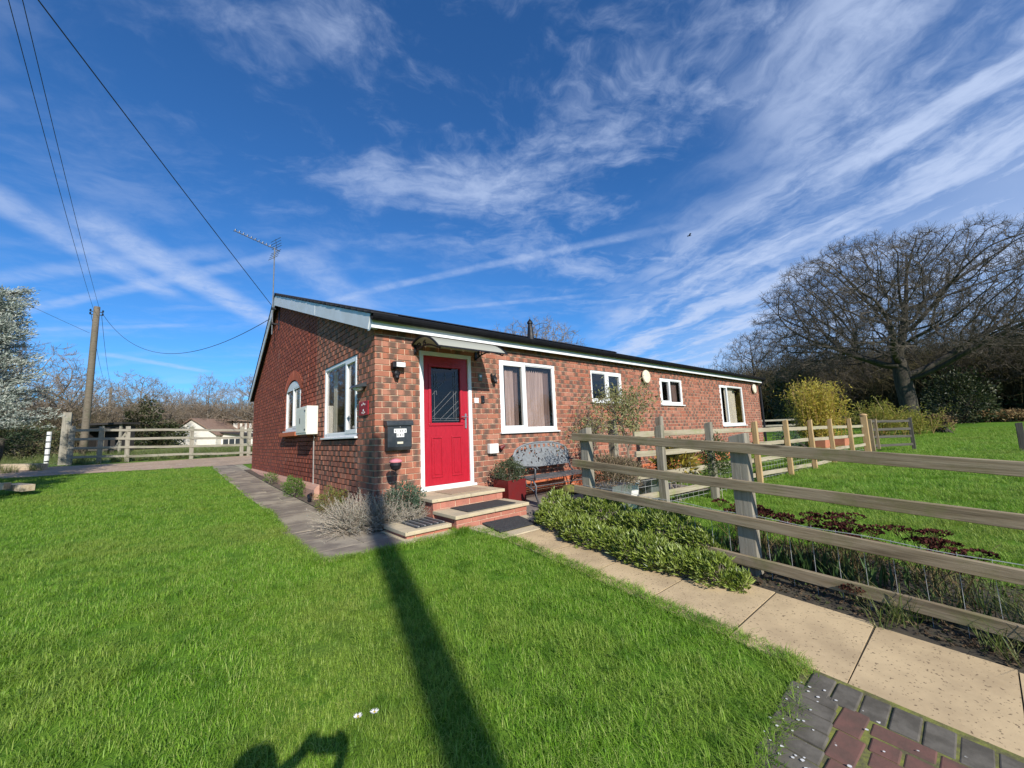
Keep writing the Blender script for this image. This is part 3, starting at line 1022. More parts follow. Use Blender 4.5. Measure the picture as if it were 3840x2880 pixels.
for k in range(-8, 25):
    z0, z1 = k * CH + J / 2, (k + 1) * CH - J / 2
    if z1 > 2.14:
        break
    hdr = (k % 2 == 0)
    kind = 'brick' if k >= -3 else 'brick_orange'
    # front wall
    x = 0.0
    first = True
    while x < HL - 0.02:
        L = (0.1125 if hdr else 0.225) if first else 0.225
        x1 = min(x + L - J, HL)
        for a, c in cut(x, x1, (z0 + z1) / 2, FRONT_OPEN):
            if c - a > 0.03:
                if first:
                    BR.append((a, 0.0, z0, c, (0.2145 if hdr else 0.102), z1, 'corner', 'brick'))
                else:
                    kk = 'brick' if c < 1.7 else kind
                    BR.append((a, 0.0, z0, c, 0.06, z1, 'front', kk))
        x += L
        first = False
for k in range(-8, 54):
    z0, z1 = k * CH + J / 2, (k + 1) * CH - J / 2
    hdr = (k % 2 == 0)
    y = 0.225 if hdr else 0.1125
    if z1 > 2.14:
        y = 0.225 - (0.1125 if not hdr else 0)
        y = max(y, 0.0)
    while y < HD - 0.02:
        L = 0.225
        y1 = min(y + L - J, HD)
        if z1 < roof_z(y) - 0.02 and z1 < roof_z(y1) - 0.02:
            pieces = cut(y, y1, (z0 + z1) / 2, GABLE_OPEN)
            fin = []
            for a, c in pieces:
                for s in (SEAM0, SEAM1):
                    if a < s - .02 and c > s + .02:
                        fin.append((a, s - .004))
                        a = s + .004
                fin.append((a, c))
            for a, c in fin:
                if c - a > 0.025:
                    m_ = (a + c) / 2
                    kd = 'brick' if m_ < SEAM0 else 'brick_red'
                    BR.append((0.0, a, z0, 0.06, c, z1, 'gable', kd))
        y += L

cam_v = Vector(CAM)
hid = []


def bscore(q):
    c = Vector(((q[0] + q[3]) / 2, (q[1] + q[4]) / 2, (q[2] + q[5]) / 2))
    if q[6] == 'gable':
        c.x = q[0]
        n, ar = Vector((-1, 0, 0)), (q[4] - q[1]) * (q[5] - q[2])
    else:
        c.y = q[1]
        n, ar = Vector((0, -1, 0)), (q[3] - q[0]) * (q[5] - q[2])
    d = cam_v - c
    if c.z < -0.30 or (q[6] != 'gable' and c.z > 2.0):
        return 0
    return ar * max(0, n.dot(d.normalized())) / d.length_squared


order = sorted(range(len(BR)), key=lambda i: -bscore(BR[i]))
NEAR = set(order[:300])


def brick_geo(x0, y0, z0, x1, y1, z1, wall):
    j = lambda: random.uniform(-.0012, .0012)
    p = random.uniform(-0.0016, 0.0022)      # uneven projection
    if wall != 'gable':
        y0 -= p
    else:
        x0 -= p
    if wall == 'corner':
        x0 -= p
    v = [(x0 + j(), y0, z0 + j()), (x1 + j(), y0, z0 + j()), (x1, y1, z0), (x0, y1 + j(), z0 + j()), (x0 + j(), y0, z1 + j()), (x1 + j(), y0, z1 + j()), (x1, y1, z1), (x0, y1 + j(), z1 + j())]
    fs = [(0, 3, 2, 1), (4, 5, 6, 7), (0, 1, 5, 4), (1, 2, 6, 5), (3, 0, 4, 7)] if wall != 'gable' else [(0, 3, 2, 1), (4, 5, 6, 7), (0, 1, 5, 4), (2, 3, 7, 6), (3, 0, 4, 7)]
    uv = []
    for f in fs:
        for i in f:
            q = v[i]
            if wall == 'gable':
                u = (q[1] - y0) / max(1e-4, y1 - y0)
            elif wall == 'corner' and f == (3, 0, 4, 7):
                u = (q[1] - y0) / max(1e-4, y1 - y0)
            else:
                u = (q[0] - x0) / max(1e-4, x1 - x0)
            uv.append((u, (q[2] - z0) / (z1 - z0)))
    return v, fs, uv


WALLOBJ = {'front': front_wall, 'corner': front_wall, 'gable': gable_wall}
bulk = {}
share = {}
for i, q in enumerate(BR):
    par = WALLOBJ[q[6]] if q[7] != 'brick_red' else gable_old
    if i in NEAR:
        key = (round(q[3] - q[0], 3), round(q[4] - q[1], 3), q[6], q[7], random.randrange(4))
        if key not in share:
            v, fs, uv = brick_geo(0, 0, -(q[5] - q[2]) / 2, q[3] - q[0], q[4] - q[1], (q[5] - q[2]) / 2, q[6])
            share[key] = np_mesh('brick', v, 4, [a for f in fs for a in f], M[q[7]], uv=uv)
        link('brick', share[key], par, (q[0], q[1], (q[2] + q[5]) / 2))
    else:
        bulk.setdefault((par.name, q[7]), []).append(q)
for (pn, kd), qs in bulk.items():
    par = bpy.data.objects[pn]
    V_, L_, UV_ = [], [], []
    for q in qs:
        v, fs, uv = brick_geo(*q[:7])
        n = len(V_)
        V_ += v
        L_ += [a + n for f in fs for a in f]
        UV_ += uv
    off = np.array(WL[pn])
    me = np_mesh('bricks', np.array(V_) - off, 4, L_, M[kd], uv=UV_)
    o = link('bricks', me, par, WL[pn])
    o['kind'] = 'stuff'

# arch of bricks on end over the far gable window, red tile sill
ar = B()
for s in range(15):
    t0 = math.pi * 0.5 + (s - 7) * 0.103
    yc = 4.60 + 0.98 * math.cos(t0) * 1.0
    zc = 0.98 + 0.98 * math.sin(t0)
    a = Vector((-0.004, yc, zc))
    dv = Vector((0, math.cos(t0), math.sin(t0)))
    ar.bar(a, a + dv * 0.20, 0.012, 0.078, up=(0, -math.sin(t0), math.cos(t0)))
ar.obj('brick_arch', M['brick_red'], house)

# roof: slabs, verge boards, fascia, gutter
rf = B()
th = 0.07
XR = HL + 0.14
rf.prism([(EY - .05, EZ - .02), (APY, APZ), (RY + .05, RZ - .02), (RY + .05, RZ - .02 - th), (APY, APZ - th - .02), (EY - .05, EZ - .02 - th)],
         lambda y, z: (XO + .02, y, z), lambda y, z: (XR, y, z))
roof = rf.obj('roof', M['tile'], house)
sl = (APZ - EZ) / (APY - EY)
ang = math.atan(sl)
for i in range(26):
    s0 = i / 26.0
    y = EY - 0.06 + (APY - EY + 0.03) * s0
    z = EZ + (y - EY) * sl
    tl = B()
    w_ = 0.27
    tl.raw([(XO - .035 + random.uniform(-.006, .006), y, z + .012), (0.25, y, z + .012), (0.25, y + w_ * math.cos(ang), z + w_ * math.sin(ang) - .004), (XO - .035, y + w_ * math.cos(ang), z + w_ * math.sin(ang) - .004),
            (XO - .035 + random.uniform(-.006, .006), y, z + .034), (0.25, y, z + .034), (0.25, y + w_ * math.cos(ang), z + w_ * math.sin(ang) + .012), (XO - .035, y + w_ * math.cos(ang), z + w_ * math.sin(ang) + .012)], BOXF)
    tl.obj('roof_tile', M['tile'], roof)
sl2 = (RZ - APZ) / (RY - APY)
tl = B()
tl.prism([(APY, APZ + .03), (RY + .08, RZ + .03 + sl2 * .05), (RY + .08, RZ - .0 + sl2 * .05), (APY, APZ)], lambda y, z: (XO - .03, y, z), lambda y, z: (0.3, y, z))
tl.obj('roof_tile', M['tile'], roof)
rg = B()
rg.prism([(APY - .14, APZ - .005), (APY, APZ + .07), (APY + .12, APZ - .03)], lambda y, z: (XO - .03, y, z), lambda y, z: (XR, y, z))
rg.obj('ridge', M['tile'], roof)
bg_ = B()
bg_.prism([(EY, EZ - .005), (APY, APZ - .005), (APY, APZ - .27), (EY + .09, EZ - .20)], lambda y, z: (XO - .018, y, z), lambda y, z: (XO, y, z))
bg_.obj('barge_board', M['barge'], house)
jt = B()
jt.box(XO - .021, XO - .0185, 2.52, 2.535, roof_z(2.52) - .235, roof_z(2.52) - .01)
jt.obj('board_joint', M['upvc'], house)
bg2 = B()
bg2.prism([(APY, APZ - .012), (RY, RZ - .012), (RY - .02, RZ - .19), (APY, APZ - .27)], lambda y, z: (XO - .018, y, z), lambda y, z: (XO, y, z))
bg2.obj('barge_board', M['barge'], house)
sf = B()
sf.prism([(EY + .05, EZ - .20), (APY, APZ - .265), (APY, APZ - .25), (EY + .05, EZ - .185)], lambda y, z: (XO, y, z), lambda y, z: (0.0, y, z))
sf.obj('verge_soffit', M['barge'], house)
ff = B()
ff.box(XO + .001, XR - .02, -.14, -.12, 2.075, 2.235)
ff.obj('fascia', M['upvc'], house)
so = B()
so.box(XO + .001, XR - .02, -.119, 0.10, 2.10, 2.115)
so.obj('soffit', M['black'], house)  # board coloured black to stand in for the deep shade under the eaves
be = B()
be.prism([(-.085, 2.235), (-.14, 2.235), (-.14, 2.075), (-.085, 2.045), (-0.01, 2.05), (0, 2.11)], lambda y, z: (XO - .003, y, z), lambda y, z: (XO + .0005, y, z))
be.obj('box_end', M['barge'], house)
gt = B()
prof = []
for i in range(9):
    a = math.pi * i / 8
    prof.append((-0.20 + 0.058 * math.cos(a), 2.245 - 0.085 * math.sin(a)))
for i in range(9):
    a = math.pi * (8 - i) / 8
    prof.append((-0.20 + 0.052 * math.cos(a), 2.247 - 0.079 * math.sin(a)))
gt.prism(prof, lambda y, z: (XO - .02, y, z), lambda y, z: (XR, y, z))
gutter = gt.obj('gutter', M['gutter'], house)
dp = B()
dp.tube([(HL + .04, -.19, 2.16), (HL + .04, -.12, 2.02), (HL + .04, -.055, 1.95), (HL + .04, -.055, -0.5)], 0.036, 10)
dp.obj('downpipe', M['black'], house)


# --- windows.  T maps (u along wall, d depth inwards, z) to the world
def TF(u, d, z):
    return (u, d, z)


def TG(u, d, z):
    return (d, u, z)


def tbox(bb, T, u0, u1, d0, d1, z0, z1):
    vs = [T(u0, d0, z0), T(u1, d0, z0), T(u1, d1, z0), T(u0, d1, z0), T(u0, d0, z1), T(u1, d0, z1), T(u1, d1, z1), T(u0, d1, z1)]
    fs = BOXF if T is TF else [tuple(reversed(f)) for f in BOXF]
    bb.raw(vs, fs)


def ring(bb, T, u0, u1, z0, z1, w_, d0, d1):
    tbox(bb, T, u0, u1, d0, d1, z0, z0 + w_)
    tbox(bb, T, u0, u1, d0, d1, z1 - w_, z1)
    tbox(bb, T, u0, u0 + w_, d0, d1, z0 + w_, z1 - w_)
    tbox(bb, T, u1 - w_, u1, d0, d1, z0 + w_, z1 - w_)


def folds(bb, T, u0, u1, z0, z1, d, amp, n, wav=0.0):
    """a hanging pleated cloth"""
    N = n * 6
    vs, fs = [], []
    for i in range(N + 1):
        u = u0 + (u1 - u0) * i / N
        dd = d + amp * math.sin(2 * math.pi * i / 6 + 0.6 * math.sin(i * .7))
        ztop = z1 + wav * (abs(((i / 6.0) % 1.0) - .5) * 2 - .5)
        vs += [T(u, dd, z0), T(u, dd, ztop)]
    fs = [(2 * i, 2 * i + 2, 2 * i + 3, 2 * i + 1) for i in range(N)]
    bb.raw(vs, fs)


def window(T, u0, u1, z0, z1, um, open_side, parent=house, sill=0.045, curtains=(), arch=0.0):
    """um: mullion position; open_side: -1/+1 side that carries an opening sash"""
    sz = 0.028
    f = B()
    fw = 0.052
    zb = z0 + sz
    ring(f, T, u0 + .002, u1 - .002, zb, z1 - .002, fw, 0.012, 0.075)
    tbox(f, T, um - .026, um + .026, 0.012, 0.075, zb + fw, z1 - fw - .002)
    if arch:
        pass
    fo = f.obj('window', M['upvc'], parent, bevel=0.003)
    s = B()
    tbox(s, T, u0 - .03, u1 + .03, -sill, 0.011, z0 - .012, z0 + sz * .55)
    tbox(s, T, u0 + .002, u1 - .002, 0.0112, 0.075, z0 - .002, z0 + sz - .0005)
    s.obj('sill', M['upvc'], fo, bevel=0.003)
    for (a, c, side) in ((u0 + fw, um - .026, -1), (um + .026, u1 - fw, 1)):
        inset = 0.0
        if side == open_side:
            q = B()
            ring(q, T, a - .016, c + .016, zb + fw - .016, z1 - fw + .014, 0.058, 0.002, 0.060)
            q.obj('sash', M['upvc'], fo, bevel=0.003)
            inset = 0.042
        else:
            q = B()
            ring(q, T, a - .002, c + .002, zb + fw - .002, z1 - fw, 0.016, 0.024, 0.05)
            q.obj('bead', M['upvc'], fo)
            inset = 0.014
        pn = B()
        tbox(pn, T, a + inset, c - inset, 0.034, 0.040, zb + fw + inset, z1 - fw - inset)
        pn.obj('pane', M['glass'], fo)
    for (a, c, za, zc, d, amp, n, mat, wav) in curtains:
        q = B()
        folds(q, T, a, c, za, zc, d, amp, n, wav)
        q.obj('curtain', M[mat], fo, smooth=True)
    return fo


w1 = window(TF, 2.19, 3.585, 0.60, 1.87, 2.785, -1, curtains=[
    (2.22, 2.40, .62, 1.80, .15, .014, 4, 'drape', 0), (2.40, 2.60, .62, 1.74, .12, .010, 5, 'net', .05), (2.62, 2.72, .62, 1.80, .15, .014, 3, 'drape', 0),
    (2.84, 3.36, .62, 1.735, .12, .006, 9, 'net', .06), (3.38, 3.53, .62, 1.78, .15, .012, 4, 'drape', 0)])
w2 = window(TF, 4.70, 5.835, 1.165, 1.87, 5.27, 1)
w3 = window(TF, 7.56, 8.75, 1.155, 1.87, 8.09, -1, curtains=[(8.16, 8.66, 1.18, 1.82, .14, .012, 9, 'drape', 0), (7.62, 7.76, 1.18, 1.82, .14, .012, 4, 'drape', 0)])
w4 = window(TF, 11.27, 13.19, 0.535, 1.875, 11.86, -1, curtains=[(11.98, 12.62, .56, 1.82, .16, .02, 10, 'cream_drape', 0), (12.66, 13.12, .56, 1.82, .26, .015, 6, 'cream_drape', 0), (11.34, 11.5, .56, 1.82, .2, .015, 4, 'drape', 0)])
g_1 = window(TG, 0.66, 2.285, 0.625, 1.865, 1.19, -1, curtains=[(0.76, 0.86, .66, 1.80, .22, .012, 3, 'cream_drape', 0), (2.06, 2.22, .66, 1.82, .16, .014, 4, 'cream_drape', 0), (1.28, 1.44, .66, 1.8, .28, .014, 4, 'drape', 0)])
g_2 = window(TG, 3.92, 5.28, 0.82, 1.86, 4.62, -1, curtains=[(4.9, 5.2, .86, 1.8, .2, .015, 5, 'cream_drape', 0)])
sp = B()
N = 12
prf = [(3.92 + 1.36 * i / N, 1.775 + 0.155 * math.sin(math.pi * i / N)) for i in range(N + 1)]
sp.prism([(3.92, 1.74)] + prf + [(5.28, 1.74)], lambda y, z: (0.02, y, z), lambda y, z: (0.006, y, z))
sp.obj('arched_head', M['upvc'], g_2)
rs = B()
rs.box(-0.11, 0.0105, 3.86, 5.36, 0.715, 0.795)
rs.obj('red_sill', M['brick_orange'], house, bevel=0.006)

# --- front door
db = B()
ring(db, TF, 0.677, 1.598, -0.185, 1.868, 0.062, -0.004, 0.085)
tbox(db, TF, 0.655, 1.62, -.055, -0.005, -0.186, -0.150)
door = db.obj('door_frame', M['upvc'], house, bevel=0.003)
lf = B()
X0, X1, Z0, Z1 = 0.741, 1.534, -0.121, 1.804
GX0, GX1, GZ0, GZ1 = 0.872, 1.386, 0.792, 1.640
lf.box(X0, GX0, 0.022, 0.066, Z0, Z1)
lf.box(GX1, X1, 0.022, 0.066, Z0, Z1)
lf.box(GX0, GX1, 0.022, 0.066, Z0, GZ0)
lf.box(GX0, GX1, 0.022, 0.066, GZ1, Z1)
dleaf = lf.obj('door', M['door'], house)
mo = B()
ring(mo, TF, GX0 - .045, GX1 + .045, GZ0 - .045, GZ1 + .045, .044, 0.008, 0.0215)
mo.obj('glazing_moulding', M['door'], dleaf, bevel=0.006, seg=2)
for a, c in ((0.865, 1.055), (1.212, 1.400)):
    q = B()
    ring(q, TF, a, c, -0.01, 0.585, 0.022, 0.010, 0.0215)
    tbox(q, TF, a + .045, c - .045, 0.014, 0.0215, 0.035, 0.54)
    q.obj('raised_panel', M['door'], dleaf, bevel=0.007, seg=2)
gp_ = B()
gp_.box(GX0, GX1, 0.040, 0.046, GZ0, GZ1)
dgl = gp_.obj('pane', M['glass_dark'], dleaf)
ld = B()


def came(x0, z0, x1, z1, wd=.0045):
    ld.bar((x0, 0.037, z0), (x1, 0.037, z1), wd, 0.005, up=(0, 1, 0))


W_, H_ = GX1 - GX0, GZ1 - GZ0
gxy = lambda u, v: (GX0 + u * W_, GZ0 + v * H_)
for (a, c, e, f_) in ((.12, .05, .12, .95), (.86, .05, .86, .95), (.78, .10, .78, .92), (.04, .08, .96, .08), (.04, .04, .96, .04), (.05, .10, .95, .60), (.05, .20, .95, .72),
                      (.05, .50, .5, .78), (.5, .78, .5, .92), (.5, .06, .95, .28), (.3, .06, .95, .40), (.20, .50, .20, .90), (.05, .60, .28, .73)):
    came(*gxy(a, c), *gxy(e, f_))
ld.obj('leading', M['lead'], dgl)
hd = B()
hd.box(1.462, 1.492, 0.008, 0.0215, 0.70, 0.93)
hd.tube([(1.477, 0.008, 0.875), (1.477, -.035, 0.875)], 0.009, 8)
hd.tube([(1.480, -.035, 0.875), (1.37, -.035, 0.878)], 0.009, 8)
hd.obj('handle', M['chrome'], dleaf)

# --- canopy over the door
can = empty('door_canopy', (1.15, -0.02, 1.9), 'curved smoke grey canopy on black scroll brackets above the red door', 'canopy')


def can_z(d):       # depth from the wall -> height
    t = d / 0.74
    return 1.94 + 0.36 * t - 0.515 * t * t


prof = [(-0.74 * i / 14, can_z(0.74 * i / 14)) for i in range(15)]
cs = B()
full = prof + [(y, z - .006) for y, z in reversed(prof)]
cs.prism(full, lambda y, z: (0.565, y - .004, z), lambda y, z: (1.735, y - .004, z))
sheet_ = cs.obj('sheet', M['canopy'], can)
for x in (0.555, 1.737):
    q = B()
    q.prism([(y, z + .010) for y, z in prof] + [(y, z - .014) for y, z in reversed(prof)], lambda y, z, x=x: (x - .012, y - .005, z), lambda y, z, x=x: (x + .012, y - .005, z))
    q.obj('edge_strip', M['black'], can)
q = B()
q.box(0.54, 1.75, -.755, -.742, can_z(.74) - .012, can_z(.74) + .008)
q.obj('front_strip', M['black'], can)
for x in (0.60, 1.69):
    q = B()
    q.box(x - .02, x + .02, -.022, -.001, 1.80, 1.985)
    pts = [(x, -.02 - .70 * math.sin(a), can_z(.02 + .70 * math.sin(a)) - .03 - .10 * math.cos(a)) for a in np.linspace(0, math.pi / 2, 9)]
    q.tube(pts, .012, 6)
    sc_ = [(x, -.13 + .07 * (1 - t * .75) * math.cos(t * 9), 1.895 + .055 * (1 - t * .75) * math.sin(t * 9)) for t in np.linspace(0, 1, 20)]
    q.tube(sc_, .009, 6)
    sc_ = [(x, -.30 + .05 * (1 - t * .75) * math.cos(2 - t * 8), 1.91 + .04 * (1 - t * .75) * math.sin(2 - t * 8)) for t in np.linspace(0, 1, 16)]
    q.tube(sc_, .008, 6)
    q.obj('bracket', M['black'], can)
# ------------------------------------------------------------------ steps and mats
def step(name, x0, x1, y0, y1, ztop, zbase, label, thick=0.042, inset=0.03, left_only=False):
    e = empty(name, ((x0 + x1) / 2, (y0 + y1) / 2, zbase), label, 'step')
    s = B()
    n = 2 if x1 - x0 > 0.8 else 1
    for i in range(n):
        a, c = x0 + (x1 - x0) * i / n, x0 + (x1 - x0) * (i + 1) / n
        q = B()
        q.box(a + .002, c - .002, y0, y1, ztop - thick, ztop)
        q.obj('slab', M['slab_step'], e, bevel=0.006, seg=2)
    m_ = B()
    m_.box(x0 + inset + .008, x1 - inset - .008, y0 + inset + .008, y1 - .01, zbase - .1, ztop - thick - .001)
    core = m_.obj('riser', M['mortar'], e)
    rows = max(1, round((ztop - thick - zbase) / 0.085))
    h = (ztop - thick - zbase) / rows
    for r_ in range(rows):
        za, zc = zbase + r_ * h + .004, zbase + (r_ + 1) * h - .005
        x = x0 + inset + (0 if r_ % 2 == 0 else 0.0)
        first = True
        while x < x1 - inset - .03:
            L = 0.1125 if (first and (r_ % 2 == 0)) else 0.225
            first = False
            xe = min(x + L - .010, x1 - inset)
            v, fs, uv = brick_geo(0, 0, 0, xe - x, 0.06, zc - za, 'corner')
            me = np_mesh('brick', v, 4, [a for f in fs for a in f], M['brick_step'], uv=uv)
            link('brick', me, core, (x, y0 + inset, za))
            x += L
        y = y0 + inset + 0.07
        while y < y1 - .05:
            ye = min(y + .215, y1 - .01)
            v, fs, uv = brick_geo(0, 0, 0, 0.06, ye - y, zc - za, 'gable')
            me = np_mesh('brick', v, 4, [a for f in fs for a in f], M['brick_step'], uv=uv)
            link('brick', me, core, (x0 + inset, y, za))
            y += .225
    return e


step('door_step', 0.43, 1.61, -0.74, -0.03, -0.188, -0.50, 'top tan stone step directly under the red front door')
step('door_step', 0.455, 1.62, -1.23, -0.70, -0.330, -0.50, 'middle tan stone step with the large black rubber mat')
step('door_step', -0.135, 0.445, -1.165, -0.60, -0.412, -0.535, 'small low stone step beside lavender carrying a ribbed mat')

q = B()
q.box(0.80, 1.42, -0.62, -0.16, -0.187, -0.178)
props(q.obj('doormat', M['mat_tan'], at=(1.11, -.39, -.187), bevel=.003), 'thin tan doormat on the top step before the red door', 'doormat')
q = B()
q.box(0.68, 1.44, -1.16, -0.76, -0.329, -0.316)
props(q.obj('doormat', M['rubber'], at=(1.06, -.96, -.329), bevel=.003), 'large black rubber doormat on the middle stone step', 'doormat')
rib = empty('doormat', (0.24, -0.85, -0.411), 'black and grey ribbed doormat on the small low step', 'doormat')
q = B()
q.box(0.04, 0.42, -1.08, -0.66, -0.411, -0.404)
q.obj('backing', M['rubber'], rib)
for i in range(9):
    q = B()
    x = 0.06 + i * 0.040
    q.box(x, x + .022, -1.075, -0.665, -0.404, -0.393)
    q.obj('rib', M['dark_metal'] if i % 2 else M['steel'], rib)
bm_ = empty('doormat', (1.06, -1.46, -0.49), 'dark diamond pattern rubber mat lying on the path slab', 'doormat')


def on_slab(x, y, dz):
    return (x, y, g1(x, y) + dz)


q = B()
cs_ = [(0.76, -1.66), (1.33, -1.66), (1.38, -1.27), (0.81, -1.25)]
q.raw([on_slab(x, y, .035) for x, y in cs_] + [on_slab(x, y, .046) for x, y in cs_], BOXF)
q.obj('backing', M['rubber'], bm_, bevel=.003)
for i in range(7):
    for j in range(5):
        cx, cy = 0.83 + i * .078 + (j % 2) * .03, -1.61 + j * .078
        q = B()
        q.raw([on_slab(cx - .03, cy, .0465), on_slab(cx, cy - .03, .0465), on_slab(cx + .03, cy, .0465), on_slab(cx, cy + .03, .0465), on_slab(cx, cy, .052)], [(0, 1, 4), (1, 2, 4), (2, 3, 4), (3, 0, 4), (3, 2, 1, 0)])
        q.obj('stud', M['rubber'], bm_)

# ------------------------------------------------------------------ fixtures on the front wall
FONT = {'S': ['111', '100', '111', '001', '111'], 'T': ['111', '010', '010', '010', '010'], 'U': ['101', '101', '101', '101', '111'], 'B': ['110', '101', '110', '101', '110'],
        'O': ['111', '101', '101', '101', '111'], 'A': ['111', '101', '111', '101', '101'], 'K': ['101', '101', '110', '101', '101'], 'D': ['110', '101', '101', '101', '110'], 'R': ['110', '101', '110', '101', '101'],
        '1': ['010', '110', '010', '010', '111'], 'G': ['111', '100', '101', '101', '111']}


def glyph(bb, ch, fn, w_, h_):
    """fn(u, v) -> point on the surface; little proud strokes"""
    for r_, row in enumerate(FONT[ch]):
        for c_, k in enumerate(row):
            if k == '1':
                u0, u1 = w_ * c_ / 3, w_ * (c_ + 1) / 3
                v0, v1 = h_ * (4 - r_) / 5, h_ * (5 - r_) / 5
                bb.raw([fn(u0, v0), fn(u1, v0), fn(u1, v1), fn(u0, v1)], [(0, 1, 2, 3)])


mb = empty('mailbox', (0.31, 0, 0.40), 'dark grey wall mailbox with white letter tiles beside the red door', 'mailbox')
q = B()
q.prism([(-.002, .425), (-.085, .425), (-.112, .47), (-.112, .765), (-.002, .765)], lambda y, z: (.135, y, z), lambda y, z: (.485, y, z))
q.obj('body', M['dark_metal'], mb, bevel=.004, seg=2)
q = B()
q.prism([(-.002, .768), (-.135, .758), (-.135, .785), (-.115, .826), (-.002, .840)], lambda y, z: (.118, y, z), lambda y, z: (.502, y, z))
q.obj('lid', M['dark_metal'], mb, bevel=.004, seg=2)
q = B()
q.lathe([(.009, 0), (.009, -.004), (.004, -.007)], (.315, -.1125, .738), 10, 'y')
q.obj('lock', M['chrome'], mb)
q = B()
q.box(.268, .352, -.1165, -.1125, .512, .540)
q.obj('name_plate', M['cream'], mb)
for row, (word, x0, z0) in enumerate((('STUBB', .222, .660), ('OAK', .259, .602))):
    for i, ch in enumerate(word):
        q = B()
        xx = x0 + i * .0365
        q.box(xx, xx + .0362, -.1160, -.1125, z0, z0 + .056)
        tl_ = q.obj('letter_tile', M['letter'], mb)
        q = B()
        glyph(q, ch, lambda u, v, xx=xx, z0=z0: (xx + .010 + u, -.1166, z0 + .012 + v), .016, .032)
        q.obj('letter', M['ink'], tl_)

fl_ = empty('floodlight', (0.30, 0, 1.5), 'black security floodlight with white lens and sensor left of door', 'light')
q = B()
q.box(.215, .40, -.12, -.075, 1.565, 1.645)
q.box(.225, .275, -.078, -.001, 1.55, 1.64)
q.obj('lamp_head', M['black'], fl_, bevel=.006, seg=2)
q = B()
q.box(.262, .392, -.1245, -.1202, 1.574, 1.638)
q.obj('lens', M['letter'], fl_)
q = B()
q.lathe([(.042, 0), (.050, -.035), (.042, -.075), (.02, -.088)], (.295, -.001, 1.485), 14, 'y')
q.tube([(.295, -.05, 1.45), (.295, -.075, 1.415)], [.036, .024], 12)
q.obj('sensor', M['black'], fl_, smooth=False)

wl_ = empty('wall_ornament', (2.035, 0, 1.43), 'small black eared ornament between the door and the window', 'ornament')
q = B()
q.lathe([(.012, 0), (.045, -.01), (.052, -.045), (.036, -.075)], (2.035, -.001, 1.52), 12, 'y')
q.tube([(2.035, -.05, 1.50), (2.04, -.075, 1.455), (2.04, -.07, 1.435)], [.036, .03, .02], 10)
q.obj('head', M['black'], wl_)
for s in (-1, 1):
    q = B()
    q.tube([(2.035 + s * .03, -.03, 1.555), (2.035 + s * .045, -.03, 1.60), (2.035 + s * .038, -.03, 1.612)], [.014, .012, .004], 8)
    q.obj('ear', M['black'], wl_)
q = B()
q.tube([(2.058, -.088, 1.468), (2.062, -.096, 1.478)], [.010, .006], 8)
q.obj('snout_mark', M['letter'], wl_)

pq = empty('wall_plaque', (1.775, 0, 1.46), 'small grey green plaque right of the door in canopy shadow', 'plaque')
q = B()
q.box(1.735, 1.815, -.012, -.001, 1.465, 1.59)
q.obj('plate', plain('verdigris', (0.14, 0.17, 0.13), (0.10, 0.12, 0.09), .6, 30, 4), pq, bevel=.003)
q = B()
q.box(1.757, 1.803, -.0155, -.0122, 1.53, 1.565)
q.obj('inlay', M['steel'], pq)

bl_ = empty('doorbell', (1.80, 0, 1.10), 'black video doorbell right of the red door', 'doorbell')
q = B()
q.box(1.775, 1.84, -.026, -.001, 1.10, 1.225)
q.obj('case', M['black'], bl_, bevel=.008, seg=2)
q = B()
q.lathe([(.013, 0), (.013, -.003)], (1.808, -.0262, 1.13), 12, 'y')
q.obj('button', M['dark_metal'], bl_)
nt = empty('number_tile', (1.685, 0, 1.10), 'small cream wall tile between the white door frame and black doorbell', 'tile')
q = B()
q.box(1.645, 1.73, -.010, -.001, 1.10, 1.185)
q.obj('tile', M['letter'], nt, bevel=.003)
q = B()
for (x_, z_, r_) in ((1.690, 1.135, .007), (1.668, 1.150, .004), (1.712, 1.158, .006), (1.712, 1.122, .006)):
    q.lathe([(r_, 0), (r_ * .8, -.001)], (x_, -.0101, z_), 8, 'y')
q.obj('painted_mark', M['ink'], nt)

pb_ = empty('outdoor_socket', (1.97, 0, 0.26), 'white weatherproof socket box left of the bench', 'socket')
q = B()
q.box(1.872, 2.055, -.085, -.001, .275, .435)
q.obj('box', M['white'], pb_, bevel=.012, seg=3)
q = B()
q.box(1.90, 2.03, -.088, -.0852, .30, .41)
q.obj('lid', M['white'], pb_, bevel=.004)
q = B()
q.tube([(2.13, -.001, .36), (2.13, -.06, .36), (2.18, -.09, .40)], [.035, .04, .015], 10)
props(q.obj('wall_tap', M['maroon'], at=(2.13, 0, .36)), 'dark red garden tap on the wall beside the socket box', 'tap')

for x, z, r_, lb in ((6.81, 1.84, .165, 'round cream wall vent between the two small high windows'), (14.17, 1.845, .165, 'round cream wall vent next to the far downpipe')):
    e = empty('wall_vent', (x, 0, z), lb, 'vent', 'round vents on the front wall')
    q = B()
    q.lathe([(r_ * .86, 0), (r_ * .86, -.05)], (x, -.001, z), 24, 'y')
    q.obj('collar', M['black'], e)
    q = B()
    q.lathe([(r_, -.05), (r_, -.075), (r_ * .93, -.09), (r_ * .4, -.098)], (x, -.001, z), 28, 'y')
    q.obj('cap', M['cream'], e)

